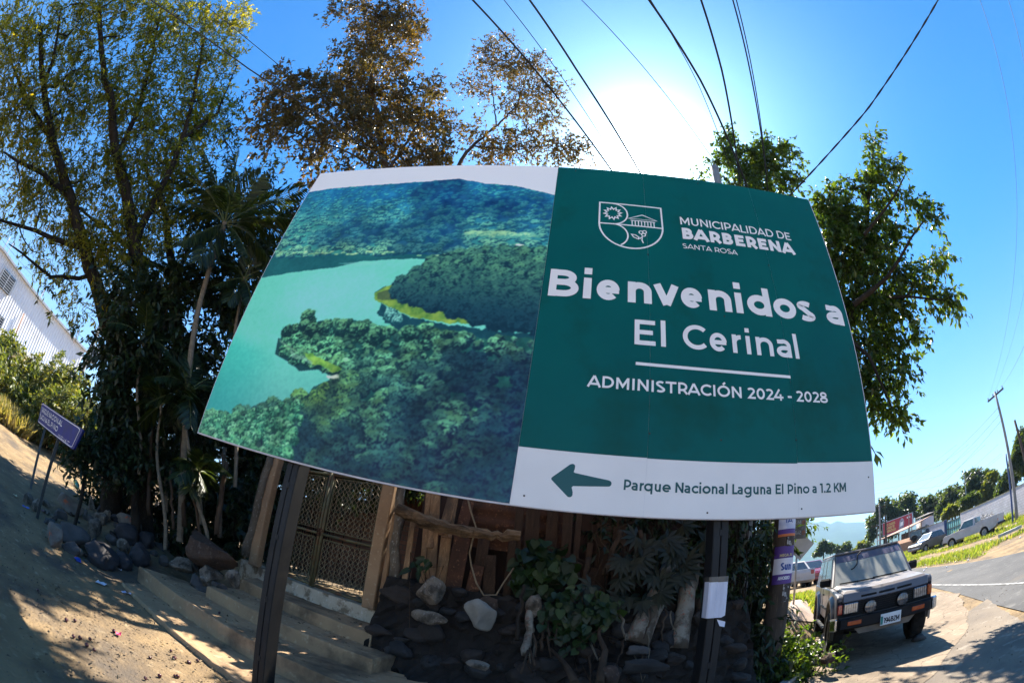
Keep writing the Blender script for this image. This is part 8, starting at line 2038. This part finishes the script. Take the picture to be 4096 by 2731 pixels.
for (x0, x1, yf, z, dp) in ((-4.6, -1.4, lambda x: 3.78 + (x + 5) * -.223, .068, .55), (-4.9, -1.6, lambda x: 4.26 + (x + 5.25) * -.146, .288, .42), (-4.1, -1.7, lambda x: 4.72 + (x + 4.25) * -.144, .458, .6), (-4.1, -1.95, lambda x: 5.52 + (x + 4.3) * -.27, .628, .6)):
    for k in range(70): x = rng.uniform(x0, x1); q2 = rng.uniform(.04, 1) ** .6; Bs.append((x, yf(x) + dp * q2, z))
B = np.array(Bs); n = len(B); D = rng.normal(0, 1, (n, 3)); D[:, 2] *= .15; N = rng.normal(0, .25, (n, 3)) + np.array([0, 0, 1.0]); L = rng.uniform(.015, .06, n)
V, F = leaves_np(B, D, N, L, L * .45, rng, curl=.1); o_ = obj('step_litter', fast_mesh('step_litter', V, F, LM_litter, attr={'rnd': ('FACE', np.tile(rng.uniform(0, .6, n), 2))})); o_['kind'] = 'stuff'; tag(o_, 'dry leaves lying on the concrete steps', 'leaves')
# pebbles on the dirt and rubble pieces on the verge
rng = np.random.default_rng(10); n = 1500; q = np.concatenate([rng.uniform([-7, .3], [-1, 4.2], (n, 2)), rng.uniform([3, 2.2], [9, 8], (500, 2))]); wv, wf = [], []
oct_V = np.array([[1, 0, 0], [-1, 0, 0], [0, 1, 0], [0, -1, 0], [0, 0, 1], [0, 0, -1]], float); oct_F = np.array([[0, 2, 4], [2, 1, 4], [1, 3, 4], [3, 0, 4], [2, 0, 5], [1, 2, 5], [3, 1, 5], [0, 3, 5]])
for k, (x, y) in enumerate(q):
    s = rng.uniform(.003, .012); wv.append((oct_V * rng.uniform(.6, 1.4, (6, 1))) * s + np.array([x, y, float(H(x, y)) + .022])); wf.append(oct_F + 6 * k)
o_ = obj('pebbles', fast_mesh('pebbles', np.concatenate(wv), np.concatenate(wf), M_rk_pale)); o_['kind'] = 'stuff'; tag(o_, 'small pebbles strewn on the dirt', 'pebbles')
rng = np.random.default_rng(13); wv, wf = [], []
for k in range(60):
    a, d = R_(rng.uniform(46, 60)), rng.uniform(19, 38); x, y = math.sin(a) * d, math.cos(a) * d; s = rng.uniform(.025, .07); wv.append((oct_V * rng.uniform(.5, 1.5, (6, 1))) * s + np.array([x, y, float(H(x, y)) + .03])); wf.append(oct_F + 6 * k)
o_ = obj('verge_rubbish', fast_mesh('verge_rubbish', np.concatenate(wv), np.concatenate(wf), M_pwhite)); o_['kind'] = 'stuff'; tag(o_, 'white bits of rubbish scattered on the grassy verge', 'rubbish')
rock('rock', at(3310, 2632, 6.35), (.30, .22, .17), 501, M_rk_brown, 'brown stone wedged under the front wheel of the off road car', 'rock', None, rounded=.8)
rock('rock', gray(3675, 2565) + np.array([0, 0, .05]), (.26, .2, .16), 502, M_rk_grey, 'grey stone behind the other front wheel of the off road car', 'rock', None, rounded=.7)
sl_ = MB(); a, b = pxg(1900, 1130), pxg(2120, 1050); sl_.bar(a + [0, 0, .25], b + [0, 0, .30], .9, .14); tag(sl_.build('concrete_slab', mat('pale_slab', (.5, .48, .46, 1), (.36, .33, .30, 1), 3, rough=.9), None, a), 'broken pale concrete slab tilted in the verge grass', 'slab')

# ------------------------------------------------------------------ air between the town and the mountain
hz_m = bpy.data.materials.new('air'); hz_m.use_nodes = True; n_ = hz_m.node_tree.nodes; n_.remove(n_['Principled BSDF'])
pv = n_.new('ShaderNodeVolumePrincipled'); pv.inputs['Color'].default_value = (.42, .66, 1.0, 1); pv.inputs['Density'].default_value = .00020; pv.inputs['Anisotropy'].default_value = .0
hz_m.node_tree.links.new(pv.outputs[0], n_['Material Output'].inputs['Volume'])
m = MB(); m.box((0, 0, 205), (13000, 13000, 470)); hzo = m.build('haze', hz_m); hzo['kind'] = 'stuff'
